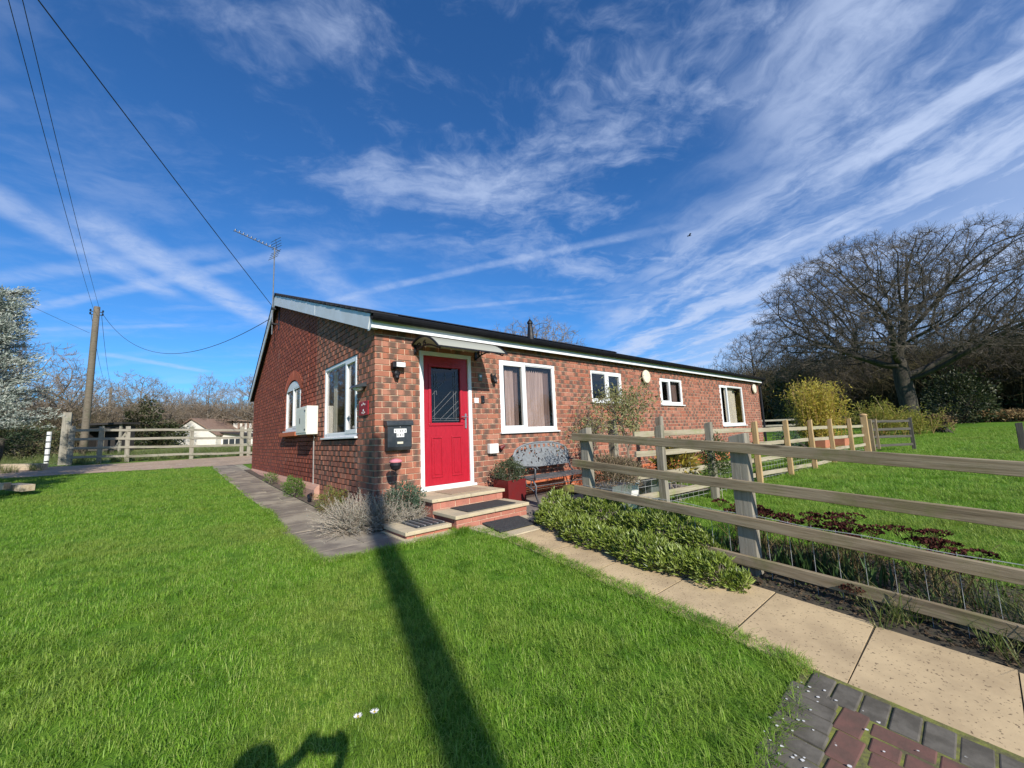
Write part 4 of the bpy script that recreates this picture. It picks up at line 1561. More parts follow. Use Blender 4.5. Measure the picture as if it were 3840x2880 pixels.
# ------------------------------------------------------------------ fixtures on the gable
mbx = empty('meter_box', (-.1, 3.0, 0.72), 'off white meter cabinet with hinged door mounted between gable windows', 'box')
q = B()
q.box(-.195, -.001, 2.62, 3.40, .72, 1.24)
q.obj('cabinet', M['offwhite'], mbx, bevel=.008, seg=2)
q = B()
q.box(-.203, -.1955, 2.66, 3.36, .755, 1.205)
dr = q.obj('door', M['offwhite'], mbx, bevel=.003)
q = B()
q.box(-.209, -.2032, 3.05, 3.08, .93, 1.03)
q.obj('latch', M['black'], dr)
for z in (.80, 1.14):
    q = B()
    q.box(-.21, -.2032, 2.67, 2.74, z, z + .025)
    q.obj('hinge', M['dark_metal'], dr)
q = B()
q.tube([(-.02, 2.80, .60), (-.02, 2.80, .40), (-.018, 2.79, -.3)], .012, 8)
q.tube([(-.02, 2.80, .60), (-.03, 2.72, .66), (-.05, 2.70, .715)], .010, 8)
props(q.obj('conduit', plain('grey_conduit', (.34, .32, .29), (.28, .26, .24), .6, 20, 3), at=(-.02, 2.8, -.3)), 'thin grey conduit running down the gable below the meter cabinet', 'conduit')

lt = empty('wall_light', (0, .42, 1.25), 'half round grey metal bulkhead light above the red gable sign', 'light')
q = B()
q.prism([(-.001, 1.40), (-.15, 1.345), (-.17, 1.315), (-.15, 1.312), (-.001, 1.335)], lambda x, z: (x, .28, z), lambda x, z: (x, .50, z))
q.obj('hood', M['dark_metal'], lt)
q = B()
q.lathe([(.02, -.085), (.06, -.065), (.075, -.03)], (-.080, .39, 1.355), 16, 'z')
q.obj('lens', M['letter'], lt, smooth=True)

sg = empty('wall_sign', (0, .35, .93), 'dark red square sign with pale marks on the gable by the corner', 'sign')
q = B()
q.box(-.020, -.001, .19, .52, .925, 1.125)
q.obj('plate', M['sign_red'], sg, bevel=.006)
q = B()
for (y_, z_, r_) in ((.41, 1.075, .014), (.355, 1.09, .017), (.30, 1.078, .014), (.40, .965, .013), (.355, .995, .020), (.31, .965, .013), (.355, .955, .011)):
    q.lathe([(r_, 0), (r_ * .9, -.002)], (-.0202, y_, z_), 9, 'x')
q.obj('white_marks', M['letter'], sg)

# ------------------------------------------------------------------ aerial, flue, service wires, poles
ae = empty('television_aerial', (-.15, 6.3, 3.5), 'television aerial with many cross rods on a mast above the gable', 'aerial')
q = B()
MX, MY = -.16, 6.28
q.tube([(MX, MY, 3.35), (MX, MY, 5.70)], .014, 8)
q.obj('mast', M['mast'], ae)
q = B()
for z in (3.62, 4.02):
    q.box(MX - .02, .0, MY - .02, MY + .02, z, z + .035)
    q.tube([(MX, MY - .05, z + .018), (MX, MY + .05, z + .018)], .026, 8)
q.box(-.012, -.001, MY - .05, MY + .05, 3.5, 4.1)
q.obj('wall_bracket', M['black'], ae)
bd_ = Vector((-0.80, -0.26, 0.08)).normalized()      # boom heading
top = Vector((MX, MY, 5.66))
q = B()
q.tube([top - bd_ * .12, top + bd_ * .98], .010, 6)
q.obj('boom', M['mast'], ae)
sd_ = bd_.cross(Vector((0, 0, 1))).normalized()
upv = sd_.cross(bd_)
for i in range(10):
    c_ = top + bd_ * (.12 + .092 * i) + upv * .018
    q = B()
    q.tube([c_ - sd_ * .075, c_ + sd_ * .075], .005, 5)
    q.tube([c_ - upv * .02, c_ + upv * .035], .009, 6)
    q.obj('director', M['dark_metal'], ae)
for i, k in enumerate((-.26, -.19, -.12, -.06, .06, .12, .19, .26)):
    c_ = top + bd_ * (-.06 + .24 * abs(k)) + upv * k
    q = B()
    q.tube([c_ - sd_ * .23, c_ + sd_ * .23], .006, 5)
    q.obj('reflector_rod', M['dark_metal'], ae)
q = B()
for s in (-1, 1):
    q.tube([top - bd_ * .06, top + upv * .28 * s + bd_ * .01], .006, 5)
q.obj('reflector_stay', M['dark_metal'], ae)

fv = empty('roof_vent', (3.75, .80, 2.58), 'small black flue terminal standing up above the roof edge', 'flue')
q = B()
q.tube([(3.75, .80, 2.50), (3.75, .80, 2.86)], [.085, .055], 10)
q.obj('flashing', M['black'], fv)
q = B()
q.lathe([(.045, 2.86), (.045, 2.92), (.062, 2.925), (.062, 2.96), (.03, 3.0), (.01, 3.03)], (3.75, .80, 0), 10)
q.obj('cap', M['black'], fv)


def make_pole(name, base, h, rb, rt, lean, label):
    e = empty(name, base, label, 'utility pole')
    q = B()
    bx = Vector(base)
    pts = [bx + Vector((lean[0] * t * h, lean[1] * t * h, -0.3 + (h + .3) * t)) for t in np.linspace(0, 1, 7)]
    q.tube(pts, [rb + (rt - rb) * t for t in np.linspace(0, 1, 7)], 12)
    # local X must run along the grain: build the shaft lying down
    o = q.obj('shaft', M['pole'], e, smooth=True)
    tp = pts[-1]
    for z in (-.28, -.45):
        q = B()
        q.tube([tp + Vector((-.26, 0, z)), tp + Vector((.26, 0, z))], .022, 8)
        arm = q.obj('bracket', M['dark_metal'], e)
        for s in (-1, 1):
            q = B()
            c_ = tp + Vector((s * .24, 0, z))
            q.lathe([(.03, 0), (.045, .03), (.03, .06), (.045, .09), (.02, .12)], c_, 10)
            q.obj('insulator', M['black'], arm)
    return e, tp


def sag(a, b, drop, n=24):
    a, b = Vector(a), Vector(b)
    return [a.lerp(b, t) - Vector((0, 0, 4 * drop * t * (1 - t))) for t in np.linspace(0, 1, n)]


def wire_obj(pts, r_, label):
    q = B()
    q.tube(pts, r_, 5)
    return props(q.obj('overhead_cable', M['cable'], at=pts[0]), label, 'cable')


P1, P1T = make_pole('utility_pole', (-5.30, 25.6, .30), 8.1, .17, .13, (.006, .0), 'tall weathered wooden utility pole rising behind the pale field fence')
PS, PST = make_pole('utility_pole', (-3.62, -12.2, -1.15), 9.4, .145, .115, (.0125, .0), 'wooden utility pole behind the viewer whose shadow crosses the lawn')
P2, P2T = make_pole('utility_pole', (-7.4, 65.0, .5), 7.8, .16, .12, (0, 0), 'distant thin dark utility pole among the bare trees')
for s, lb in ((-1, 'left of the twin overhead cables rising to the upper left corner'), (1, 'right of the twin overhead cables rising to the upper left corner')):
    wire_obj(sag(P1T + Vector((s * .12, 0, -.2)), PST + Vector((s * .05, 0, -.2)), .40, 40), .0065, lb)
AP = Vector((-.14, 6.62, 4.24))
wire_obj(sag(AP, (-8.75, -7.9, 8.2), .12, 30), .0075, 'single overhead cable climbing from the gable peak across the blue sky')
wire_obj(sag(P1T + Vector((.2, 0, -.3)), Vector((-.14, 6.74, 3.88)), 1.55, 36), .009, 'slack drooping cable from the far pole to the gable')
wire_obj(sag((-5.45, 25.6, 6.9), (-13.0, 19.3, 10.2), .1, 20), .008, 'faint overhead cable leaving the far pole to the left')
for s, lb in ((-1, 'left faint cable between the tall pole and the distant pole'), (1, 'right faint cable between the tall pole and the distant pole')):
    wire_obj(sag(P1T + Vector((s * .2, 0, -.45)), P2T + Vector((s * .2, 0, -.3)), .9, 20), .010, lb)

# ------------------------------------------------------------------ bench, planter, pink lamp
be_ = empty('garden_bench', (2.9, -.5, -.47), 'grey cast iron bench with pierced arched back against the wall', 'bench')
# arched pierced back, slightly reclined
by, x0b, x1b, zb0 = -.24, 2.24, 3.60, .005
cells = set()
NX, NZ = 68, 22
cw_, ch_ = (x1b - x0b) / NX, .42 / NZ
rr = random.Random(5)
holes = [(rr.uniform(.06, .94), rr.uniform(.08, .80), rr.uniform(.005, .011)) for _ in range(95)]
slots = [.085, .15, .215, .30, .385, .47, .555, .64, .725, .80, .87, .925]


def arch_h(u):
    return .20 + .215 * math.sqrt(max(0, 1 - (abs(u - .5) / .5) ** 2.4))


for i in range(NX):
    for j in range(NZ):
        u, z = (i + .5) / NX, (j + .5) * ch_
        if z > arch_h(u):
            continue
        edge = z > arch_h(u) - .028 or u < .022 or u > .978 or z < .03
        v_ = z / .42
        if not edge:
            if any((u - a) ** 2 * 10.5 + (v_ * .42 - b_ * .42) ** 2 / .18 < (r_ ** 2) * 14 for a, b_, r_ in holes):
                continue
            if any(abs(u - a) < .022 for a in slots) and arch_h(u) - .085 < z < arch_h(u) - .025:
                continue
        cells.add((i, j))
q = B()
vid = {}


def cv(i, j, k):
    key = (i, j, k)
    if key not in vid:
        vid[key] = len(q.v)
        u = min(1, max(0, i / NX))
        z = min(j * ch_, arch_h(u))
        q.v.append((x0b + i * cw_, by + .05 * (z / .42) + (.010 if k else 0), zb0 + z))
    return vid[key]


for (i, j) in cells:
    q.f.append((cv(i, j, 0), cv(i + 1, j, 0), cv(i + 1, j + 1, 0), cv(i, j + 1, 0)))
    q.f.append((cv(i, j + 1, 1), cv(i + 1, j + 1, 1), cv(i + 1, j, 1), cv(i, j, 1)))
    for (di, dj, a, c_) in ((-1, 0, (0, 1), (0, 0)), (1, 0, (1, 0), (1, 1)), (0, -1, (0, 0), (1, 0)), (0, 1, (1, 1), (0, 1))):
        if (i + di, j + dj) not in cells:
            q.f.append((cv(i + a[0], j + a[1], 0), cv(i + a[0], j + a[1], 1), cv(i + c_[0], j + c_[1], 1), cv(i + c_[0], j + c_[1], 0)))
q.obj('backrest', M['pewter'], be_)
q = B()
pts = [(x0b + (x1b - x0b) * u, by + .05 * (arch_h(u) / .42), zb0 + arch_h(u)) for u in np.linspace(0, 1, 25)]
q.tube(pts, .013, 6)
q.obj('back_rim', M['pewter'], be_)
for i in range(9):
    q = B()
    y = -.30 - i * .045
    q.bar((2.26, y, -.125 - .012 * math.sin(i * .4)), (3.58, y, -.125 - .012 * math.sin(i * .4)), .026, .010)
    q.obj('seat_slat', M['bench_leg'], be_)
for x in (2.25, 3.59):
    q = B()
    q.tube([(x, -.76, -.475), (x, -.70, -.36), (x, -.72, -.24), (x, -.66, -.15), (x, -.50, -.135), (x, -.34, -.13), (x, -.25, -.06), (x, -.24, .02), (x, -.215, .21)], .016, 7)
    q.tube([(x, -.20, -.475), (x, -.24, -.36), (x, -.30, -.22), (x, -.34, -.13)], .016, 7)
    q.tube([(x, -.70, -.15), (x, -.72, .02), (x, -.66, .055), (x, -.45, .05), (x, -.25, .10)], .016, 7)
    q.tube([(x, -.66, .055), (x, -.75, .06), (x, -.78, .03), (x, -.75, .01)], .012, 6)
    q.tube([(x, -.70, -.33), (x, -.55, -.25), (x, -.40, -.25), (x, -.24, -.34)], .011, 6)
    q.tube([(x, -.62, -.14), (x, -.60, -.25), (x, -.52, -.26), (x, -.47, -.14)], .009, 6)
    q.obj('end_frame', M['bench_leg'], be_, smooth=True)
for y, z in ((-.70, -.14), (-.30, -.14), (-.55, -.27)):
    q = B()
    q.tube([(2.25, y, z), (3.59, y, z)], .010, 6)
    q.obj('cross_rail', M['bench_leg'], be_)

pl = empty('planter_box', (2.02, -.36, -.47), 'dark red square planter holding a bushy dark shrub beside bench', 'planter')
q = B()
for (a, c_, e_, f_) in ((1.84, 2.20, -.54, -.52), (1.84, 2.20, -.20, -.18), (1.84, 1.86, -.52, -.20), (2.18, 2.20, -.52, -.20)):
    q.box(a, c_, e_, f_, -.475, -.12)
q.obj('box', M['maroon'], pl)
q = B()
q.box(1.861, 2.179, -.519, -.201, -.47, -.15)
q.obj('soil', M['soil'], pl)

pk = empty('flower_ornament', (.16, -.32, -.5), 'pink capped garden ornament on a thin stake in front of wall', 'ornament')
q = B()
q.tube([(.16, -.32, -.5), (.15, -.32, .19)], .007, 6)
q.obj('stake', M['black'], pk)
q = B()
q.lathe([(.012, .0), (.055, .02), (.074, .07), (.070, .105)], (.15, -.32, .175), 16)
q.obj('cup', M['black'], pk)
q = B()
q.lathe([(.078, .0), (.082, .014), (.062, .034), (.022, .048)], (.15, -.32, .281), 16)
q.obj('cap', M['pink'], pk)
# ------------------------------------------------------------------ fences
def post(name, x, y, z0, z1, wx, wy, mat, parent, top=0.02, rz=0.0, lean=(0, 0)):
    """square post, local X along its height so the grain runs up it"""
    h = z1 - z0
    vs, fs = [], []
    N = 6
    for i in range(N + 1):
        t = h * i / N
        ox, oy = lean[0] * t + random.uniform(-.002, .002), lean[1] * t + random.uniform(-.002, .002)
        for k, (sx, sy) in enumerate(((-1, -1), (1, -1), (1, 1), (-1, 1))):
            tt = t - (top if (i == N and sy > 0) else 0)
            vs.append((tt, oy + sy * wy / 2, -(ox + sx * wx / 2)))
    for i in range(N):
        for k in range(4):
            k2 = (k + 1) % 4
            fs.append((i * 4 + k, i * 4 + k2, (i + 1) * 4 + k2, (i + 1) * 4 + k))
    fs += [(3, 2, 1, 0), tuple(N * 4 + k for k in range(4))]
    me = bpy.data.meshes.new(name)
    me.from_pydata(vs, [], fs)
    me.materials.append(mat)
    me.update()
    o = link(name, me, parent, (x, y, z0), (0, -math.pi / 2, rz))
    md = o.modifiers.new('bevel', 'BEVEL')
    md.width = 0.006
    md.segments = 2
    md.limit_method = 'ANGLE'
    return o


# near fence along the path
FX = 1.72
f1 = empty('post_and_rail_fence', (FX, -3.8, g1(FX, -3.8)), 'weathered grey four rail fence with wire mesh running along the tan path', 'fence')
rz_ = lambda z, y: z + 0.0745 * (y + 2.0)
for z in (0.522, 0.205, -0.108, -0.435):
    ya, yb = -1.98 + random.uniform(-.02, .02), -5.66
    plank('rail', (FX - .02, ya, rz_(z, ya)), (FX - .02, yb, rz_(z, yb)), .036, .088, M['wood_grey'], f1, warp=.006, seg=14)
    plank('rail', (FX - .02, yb - .01, rz_(z, yb)), (FX - .02, -7.4, rz_(z, -7.4)), .036, .088, M['wood_grey'], f1, warp=.006)
for y, zt, wx_, wy_ in ((-2.13, .625, .10, .115), (-3.86, .515, .11, .14), (-5.66, .38, .11, .13), (-7.3, .26, .11, .13)):
    post('post', FX + .055, y, g1(FX, y) - .3, zt, wx_, wy_, M['wood_old'], f1, top=.03)
wm = B()
for z in (-.05, -.40, -.60, .02):
    pts = [(FX + .004, y, rz_(z, y) + .006 * math.sin(y * 9 + z * 7)) for y in np.linspace(-2.1, -7.3, 60)]
    if z != .02:
        wm.tube(pts, .0026, 4)
for y in np.arange(-2.2, -7.3, -.152):
    wm.tube([(FX + .004, y, rz_(-.70, y)), (FX + .004 + random.uniform(-.004, .004), y + random.uniform(-.008, .008), rz_(-.04, y))], .0018, 4)
o = wm.obj('wire_mesh', M['wire'], f1)

# second fence across the garden
f2 = empty('post_and_rail_fence', (7.5, -2.6, -.5), 'pale four rail timber fence crossing the garden in front of house', 'fence')
L2 = lambda x: -2.4 - .06 * (x - 4.4)
px_ = [3.09, 4.47, 6.18, 7.70, 9.17, 10.63, 12.34]
for i, x in enumerate(px_):
    mat = M['wood_old'] if i < 2 else M['wood_new']
    post('post', x, L2(x) - .045, g1(x, -2.5) - .3, .63 + random.uniform(-.01, .015), .085, .10 if i < 2 else .085, mat, f2, top=.02)
xs_ = [2.60] + px_[1:] + [14.0]
for z0 in (.505, .235, -.055, -.325):
    for a, c_ in zip(xs_[:-1], xs_[1:]):
        zz_ = lambda x: z0 - .013 * (x - 3.5)
        mt = M['wood_light']
        plank('rail', (a + .004, L2(a) + .022, zz_(a) + random.uniform(-.006, .006)), (c_ - .004, L2(c_) + .022, zz_(c_) + random.uniform(-.006, .006)), .034, .076, mt, f2, warp=.004, seg=6)
wm = B()
for z in (-.46, -.40, -.2, -.12):
    wm.tube([(x, L2(x) + .045, z - .012 * (x - 3.5)) for x in np.linspace(2.62, 14, 40)], .0022, 4)
for x in np.arange(2.65, 13.9, .15):
    wm.tube([(x, L2(x) + .045, -.50 - .01 * (x - 3.5)), (x, L2(x) + .045, -.06 - .012 * (x - 3.5))], .0017, 4)
wm.obj('wire_mesh', M['wire'], f2)

# gate at the end of it
gpo = empty('gate_post', (14.07, -3.0, -.5), 'tall round topped tan gate post at the end of the garden fence', 'gate post')
post('shaft', 14.07, -3.0, -.8, .70, .15, .15, M['wood_new'], gpo, top=.0)
q = B()
q.lathe([(.105, 0), (.09, .03), (.05, .05), (.01, .058)], (14.07, -3.0, .695), 12)
q.obj('weathered_top', M['wood_new'], gpo)
ga = empty('field_gate', (15.0, -3.45, -.48), 'dark weathered field gate with horizontal bars beyond the tan post', 'gate')
GA, GB = Vector((14.30, -3.10, 0)), Vector((15.85, -3.86, 0))
for z in (.50, .25, .02, -.24):
    plank('bar', GA + Vector((0, 0, z)), GB + Vector((0, 0, z - .03)), .035, .075, M['wood_dark'], ga, warp=.004)
for t in (0.0, .12, 1.0):
    p_ = GA.lerp(GB, t)
    post('upright', p_.x, p_.y, -.8 if t in (0, 1) else -.35, .58, .09 if t in (0, 1) else .07, .09, M['wood_grey'] if t < .5 else M['wood_dark'], ga)
dg = B()
fp = empty('fence_post', (15.7, -6.0, -.5), 'single dark fence post at the right edge of the lawn', 'post')
post('shaft', 15.7, -6.0, -.8, .32, .13, .13, M['wood_dark'], fp)

# two old grey posts of a plant support by the wall
for x, y, zt, lb in ((6.11, -.7, .83, 'old grey timber post near wall behind the second fence post'), (4.36, -.7, .78, 'old grey timber post standing behind the olive tree')):
    e = empty('timber_post', (x, y, -.5), lb, 'post')
    post('shaft', x, y, -.6, zt, .13, .13, M['wood_old'], e, top=.03)

# fence across the field behind the house end
f4 = empty('field_fence', (27.8, 3.3, -.2), 'low dark rail fence in the field beyond the house end', 'fence')
A4, B4 = Vector((24.0, 6.6, 0)), Vector((30.5, 1.0, 0))
for z in (.72, .38, .05):
    plank('rail', A4 + Vector((0, 0, z)), B4 + Vector((0, 0, z)), .05, .11, M['wood_pale'], f4)
for t in np.linspace(0, 1, 5):
    p_ = A4.lerp(B4, t)
    post('post', p_.x, p_.y, -.5, .85, .13, .13, M['wood_dark'], f4)

# bleached fence beyond the track on the left
f3 = empty('post_and_rail_fence', (-2, 15.1, .12), 'bleached four rail field fence beyond the earth track on left', 'fence')
LY = lambda x: 15.05 - .11 * (x + 4.5) + .010 * (x + 4.5) ** 2
xs3 = [-4.52, -3.10, -1.28, .58, 2.4, 4.2]
for z0 in (1.30, .99, .68, .37):
    for a, c_ in zip(xs3[:-1], xs3[1:]):
        zf = lambda x: z0 - .028 * (x + 4.5) + random.uniform(-.012, .012)
        plank('rail', (a - .02, LY(a) - .06, zf(a)), (c_ + .02, LY(c_) - .06, zf(c_)), .04, .085, M['wood_pale'], f3, warp=.008, seg=5)
for x in xs3 + [-3.82, .34]:
    post('post', x, LY(x), -.2, 1.42 - .028 * (x + 4.5) + random.uniform(-.03, .03), .13, .12, M['wood_pale'], f3, lean=(random.uniform(-.02, .02), 0))
plank('brace', (-3.45, LY(-3.4) + .05, .62), (-3.12, LY(-3.1) + .05, 1.28), .06, .10, M['wood_pale'], f3, up=(0, 1, 0))
e = empty('gate_post', (-4.72, 15.4, .15), 'tall thick pale timber post at the left end of the field fence', 'gate post')
post('shaft', -4.72, 15.4, -.1, 1.93, .21, .20, M['wood_pale'], e, top=.05, lean=(.012, 0))
e = empty('marker_post', (-5.12, 15.6, .15), 'short white painted post with black marks left of thick post', 'post')
q = B()
q.tube([(-5.12, 15.6, -.1), (-5.11, 15.6, 1.28)], .06, 10)
q.obj('shaft', M['white'], e)
for i in range(5):
    q = B()
    q.lathe([(.063, 0), (.063, .045)], (-5.115, 15.6, .25 + i * .22), 10)
    q.obj('band', M['dark_metal'], e)

# timbers and logs at the left
e = empty('timber_edging', (-5.9, 14.7, .05), 'long pale sawn timber lying beside the earth track', 'timber')
plank('beam', (-6.8, 15.5, g1(-6.8, 15.5) + .10), (-4.92, 13.95, g1(-4.92, 13.95) + .10), .22, .18, M['sleeper'], e)
for (a, c_, z, lb) in (((-6.1, 8.5), (-4.52, 7.95), .10, 'upper pale sleeper of the raised bed at left edge'), ((-4.55, 8.45), (-4.20, 7.72), .05, 'short pale sleeper block on the grass beside the raised bed'),
                       ((-6.1, 8.15), (-4.62, 7.60), -.01, 'lower pale sleeper of the raised bed at left edge')):
    e = empty('sleeper', (a[0], a[1], g1(*a)), lb, 'timber', 'raised bed timbers')
    za, zc = g1(*a) + .10 + z, g1(*c_) + .10 + z
    plank('beam', (a[0], a[1], za), (c_[0], c_[1], zc), .20, .13, M['sleeper'], e)

# ------------------------------------------------------------------ buildings far left
sh = empty('field_shed', (-4.7, 29.0, .33), 'low black open fronted shed behind the bleached fence', 'shed')
SX = Vector((1.69, -1.47, 0)).normalized()
SY = Vector((1.47, 1.69, 0)).normalized()
o0 = Vector((-5.75, 29.6, .3))


def sp_(u, v, z):
    p_ = o0 + SX * u + SY * v
    return (p_.x, p_.y, z)


def lbox(bb, fn, u0, u1, v0, v1, z0, z1):
    bb.raw([fn(u0, v0, z0), fn(u1, v0, z0), fn(u1, v1, z0), fn(u0, v1, z0), fn(u0, v0, z1), fn(u1, v0, z1), fn(u1, v1, z1), fn(u0, v1, z1)], BOXF)


q = B()
lbox(q, sp_, 0, 2.3, .7, .8, .2, 2.0)
lbox(q, sp_, 0, .08, 0, .7, .2, 2.0)
lbox(q, sp_, 2.22, 2.3, 0, .7, .2, 2.0)
lbox(q, sp_, .08, 2.22, 0, .06, 1.72, 2.0)
q.obj('wall', M['shed_dark'], sh)
q = B()
lbox(q, sp_, -.1, 2.5, -.25, .9, 2.05, 2.17)
q.obj('roof', M['shed_dark'], sh)
for u in (.06, 1.2, 2.24):
    q = B()
    lbox(q, sp_, u - .06, u + .06, -.08, .0, .2, 2.05)
    q.obj('post', M['wood_pale'], sh)
q = B()
lbox(q, sp_, .1, 2.2, -.02, .04, .55, .72)
q.obj('front_rail', M['wood_dark'], sh)

wh = empty('white_cottage', (.4, 56.4, .5), 'white rendered cottage with low gable seen over the field fence', 'house')
HX = Vector((4.43, -3.82, 0)).normalized()
HY = Vector((3.82, 4.43, 0)).normalized()
h0 = Vector((-1.83, 58.36, 0))


def hp(u, v, z):
    p_ = h0 + HX * u + HY * v
    return (p_.x, p_.y, z)


q = B()
q.prism([(0, .2), (5.85, .2), (5.85, 1.85), (2.92, 3.72), (0, 1.85)], lambda u, z: hp(u, 0, z), lambda u, z: hp(u, 9, z))
q.obj('wall', M['render_white'], wh)
q = B()
q.prism([(-.3, 1.72), (2.92, 3.80), (6.15, 1.72), (6.15, 1.86), (2.92, 3.96), (-.3, 1.86)], lambda u, z: hp(u, -.25, z), lambda u, z: hp(u, 9.3, z))
q.obj('roof', M['roof_brown'], wh)
q = B()
q.prism([(5.9, .2), (10.5, .2), (10.5, 1.35), (5.9, 2.0)], lambda u, z: hp(u, .8, z), lambda u, z: hp(u, 5, z))
lt_ = q.obj('side_extension', M['render_white'], wh)
q = B()
q.prism([(5.9, 2.0), (10.8, 1.30), (10.8, 1.42), (5.9, 2.14)], lambda u, z: hp(u, .5, z), lambda u, z: hp(u, 5.2, z))
q.obj('lean_to_roof', M['shed_dark'], lt_)
for i in range(4):
    q = B()
    lbox(q, hp, 6.2 + i * .75, 6.8 + i * .75, .74, .79, .65, 1.25)
    q.obj('window', M['dark_metal'], lt_)
q = B()
q.prism([(4.4, 1.6), (7.6, 1.6), (7.6, 3.35), (4.4, 3.35)], lambda u, z: hp(u, 5, z), lambda u, z: hp(u, 9, z))
dm = q.obj('dormer', M['render_white'], wh)
q = B()
q.prism([(2.9, 3.95), (7.8, 3.55), (7.8, 3.42), (2.9, 3.82)], lambda u, z: hp(u, 4.6, z), lambda u, z: hp(u, 9.3, z))
q.obj('dormer_roof', M['roof_brown'], dm)
for i in range(5):
    q = B()
    c_ = hp(5.2 + i * .62, 4.9, 0)
    q.tube([(c_[0], c_[1], 2.2), (c_[0], c_[1], 3.35)], .13, 8)
    q.obj('timber_post', M['roof_brown'], dm)
# ------------------------------------------------------------------ foliage helpers
def unit(v):
    return v / np.maximum(1e-9, np.linalg.norm(v, axis=-1, keepdims=True))


def leaves(pos, axis, length, width, rng, fold=0.25, droop=0.0):
    """diamond leaves: two triangles each; returns verts, tris"""
    n = len(pos)
    axis = unit(axis)
    rnd = rng.normal(size=(n, 3))
    side = unit(np.cross(axis, rnd))
    nor = np.cross(side, axis)
    L = np.broadcast_to(np.asarray(length, float).reshape(-1, 1), (n, 1)) if np.ndim(length) else np.full((n, 1), length)
    Wd = L * width
    mid = pos + axis * L * 0.45
    tip = pos + axis * L - nor * L * droop
    a = mid + side * Wd * .5 + nor * Wd * fold
    b_ = mid - side * Wd * .5 + nor * Wd * fold
    v = np.stack([pos, a, tip, b_], 1).reshape(-1, 3)
    i = np.arange(n)[:, None] * 4
    t = np.concatenate([i + np.array([0, 1, 2]), i + np.array([0, 2, 3])], 1).reshape(-1, 3)
    return v, t


def sticks(a, c, r0, r1, n=3):
    """tapered n-sided sticks from a to c (no caps)"""
    a, c = np.asarray(a, float), np.asarray(c, float)
    N = len(a)
    d = unit(c - a)
    ref = np.where(np.abs(d[:, 2:3]) > .9, np.array([[1., 0, 0]]), np.array([[0., 0, 1]]))
    s = unit(np.cross(d, ref))
    t = np.cross(d, s)
    r0 = np.broadcast_to(np.asarray(r0, float), (N,)).reshape(N, 1)
    r1 = np.broadcast_to(np.asarray(r1, float), (N,)).reshape(N, 1)
    ring0, ring1 = [], []
    for k in range(n):
        an = 2 * math.pi * k / n
        off = s * math.cos(an) + t * math.sin(an)
        ring0.append(a + off * r0)
        ring1.append(c + off * r1)
    v = np.stack(ring0 + ring1, 1).reshape(-1, 3)
    base = np.arange(N)[:, None] * 2 * n
    tr = []
    for k in range(n):
        k2 = (k + 1) % n
        tr.append(base + np.array([k, k2, n + k2]))
        tr.append(base + np.array([k, n + k2, n + k]))
    return v, np.concatenate(tr, 1).reshape(-1, 3)


def join(parts):
    V, T, o = [], [], 0
    for v, t in parts:
        V.append(v)
        T.append(t + o)
        o += len(v)
    return np.concatenate(V), np.concatenate(T)


def vt_obj(name, vt, mat, parent=None, at=None, smooth=False):
    at = np.array(at if at is not None else (WL[parent.name] if parent is not None else (0, 0, 0)), float)
    me = np_mesh(name, vt[0] - at, 3, vt[1], mat, smooth=smooth)
    return link(name, me, parent, at)


def in_ellipsoid(n, rng, shell=0.5):
    d = unit(rng.normal(size=(n, 3)))
    r = (shell ** 3 + (1 - shell ** 3) * rng.random(n)) ** (1 / 3)
    return d, r[:, None]


def bush(c, rad, n, length, width, rng, shell=.45, up=.35, lump=.22, base_cut=-.7):
    """leaf positions and axes of a lumpy bush around c"""
    d, r = in_ellipsoid(n, rng, shell)
    k = d[:, 2] > base_cut
    d, r = d[k], r[k]
    ph = rng.random(6) * 6.28
    lumpf = 1 + lump * (np.sin(d[:, 0] * 5 + ph[0]) * np.sin(d[:, 1] * 5 + ph[1]) + .6 * np.sin(d[:, 2] * 7 + d[:, 0] * 4 + ph[2]))
    pos = np.asarray(c) + d * r * lumpf[:, None] * np.asarray(rad)
    ax = d + rng.normal(size=d.shape) * .55 + np.array([0, 0, up])
    ln = length * rng.uniform(.6, 1.3, len(pos))
    return leaves(pos, ax, ln, width, rng, droop=.1)


def stems_from(c, tips, rng, r0=.004, r1=.0015, jitter=.03):
    c = np.asarray(c)
    a = c + rng.normal(size=tips.shape) * np.array([jitter, jitter, .002])
    m = (a + tips) / 2 + rng.normal(size=tips.shape) * .02
    return join([sticks(a, m, r0, (r0 + r1) / 2), sticks(m, tips, (r0 + r1) / 2, r1)])


def shrub(name, c, rad, n, length, width, mat, label, cat='shrub', seed=1, stems=14, shell=.45, up=.35, group=None, stem_mat='lav_stem', lump=.22, base_cut=-.7):
    rng = np.random.default_rng(seed)
    gz = g1(c[0], c[1])
    e = empty(name, (c[0], c[1], gz), label, cat, group)
    vt_obj('foliage', bush(c, rad, n, length, width, rng, shell, up, lump, base_cut), M[mat], e)
    d = unit(rng.normal(size=(stems, 3)))
    tips = np.asarray(c) + d * np.asarray(rad) * .8
    tips[:, 2] = np.maximum(tips[:, 2], gz + .05)
    vt_obj('stems', stems_from((c[0], c[1], gz - .02), tips, rng), M[stem_mat], e)
    return e


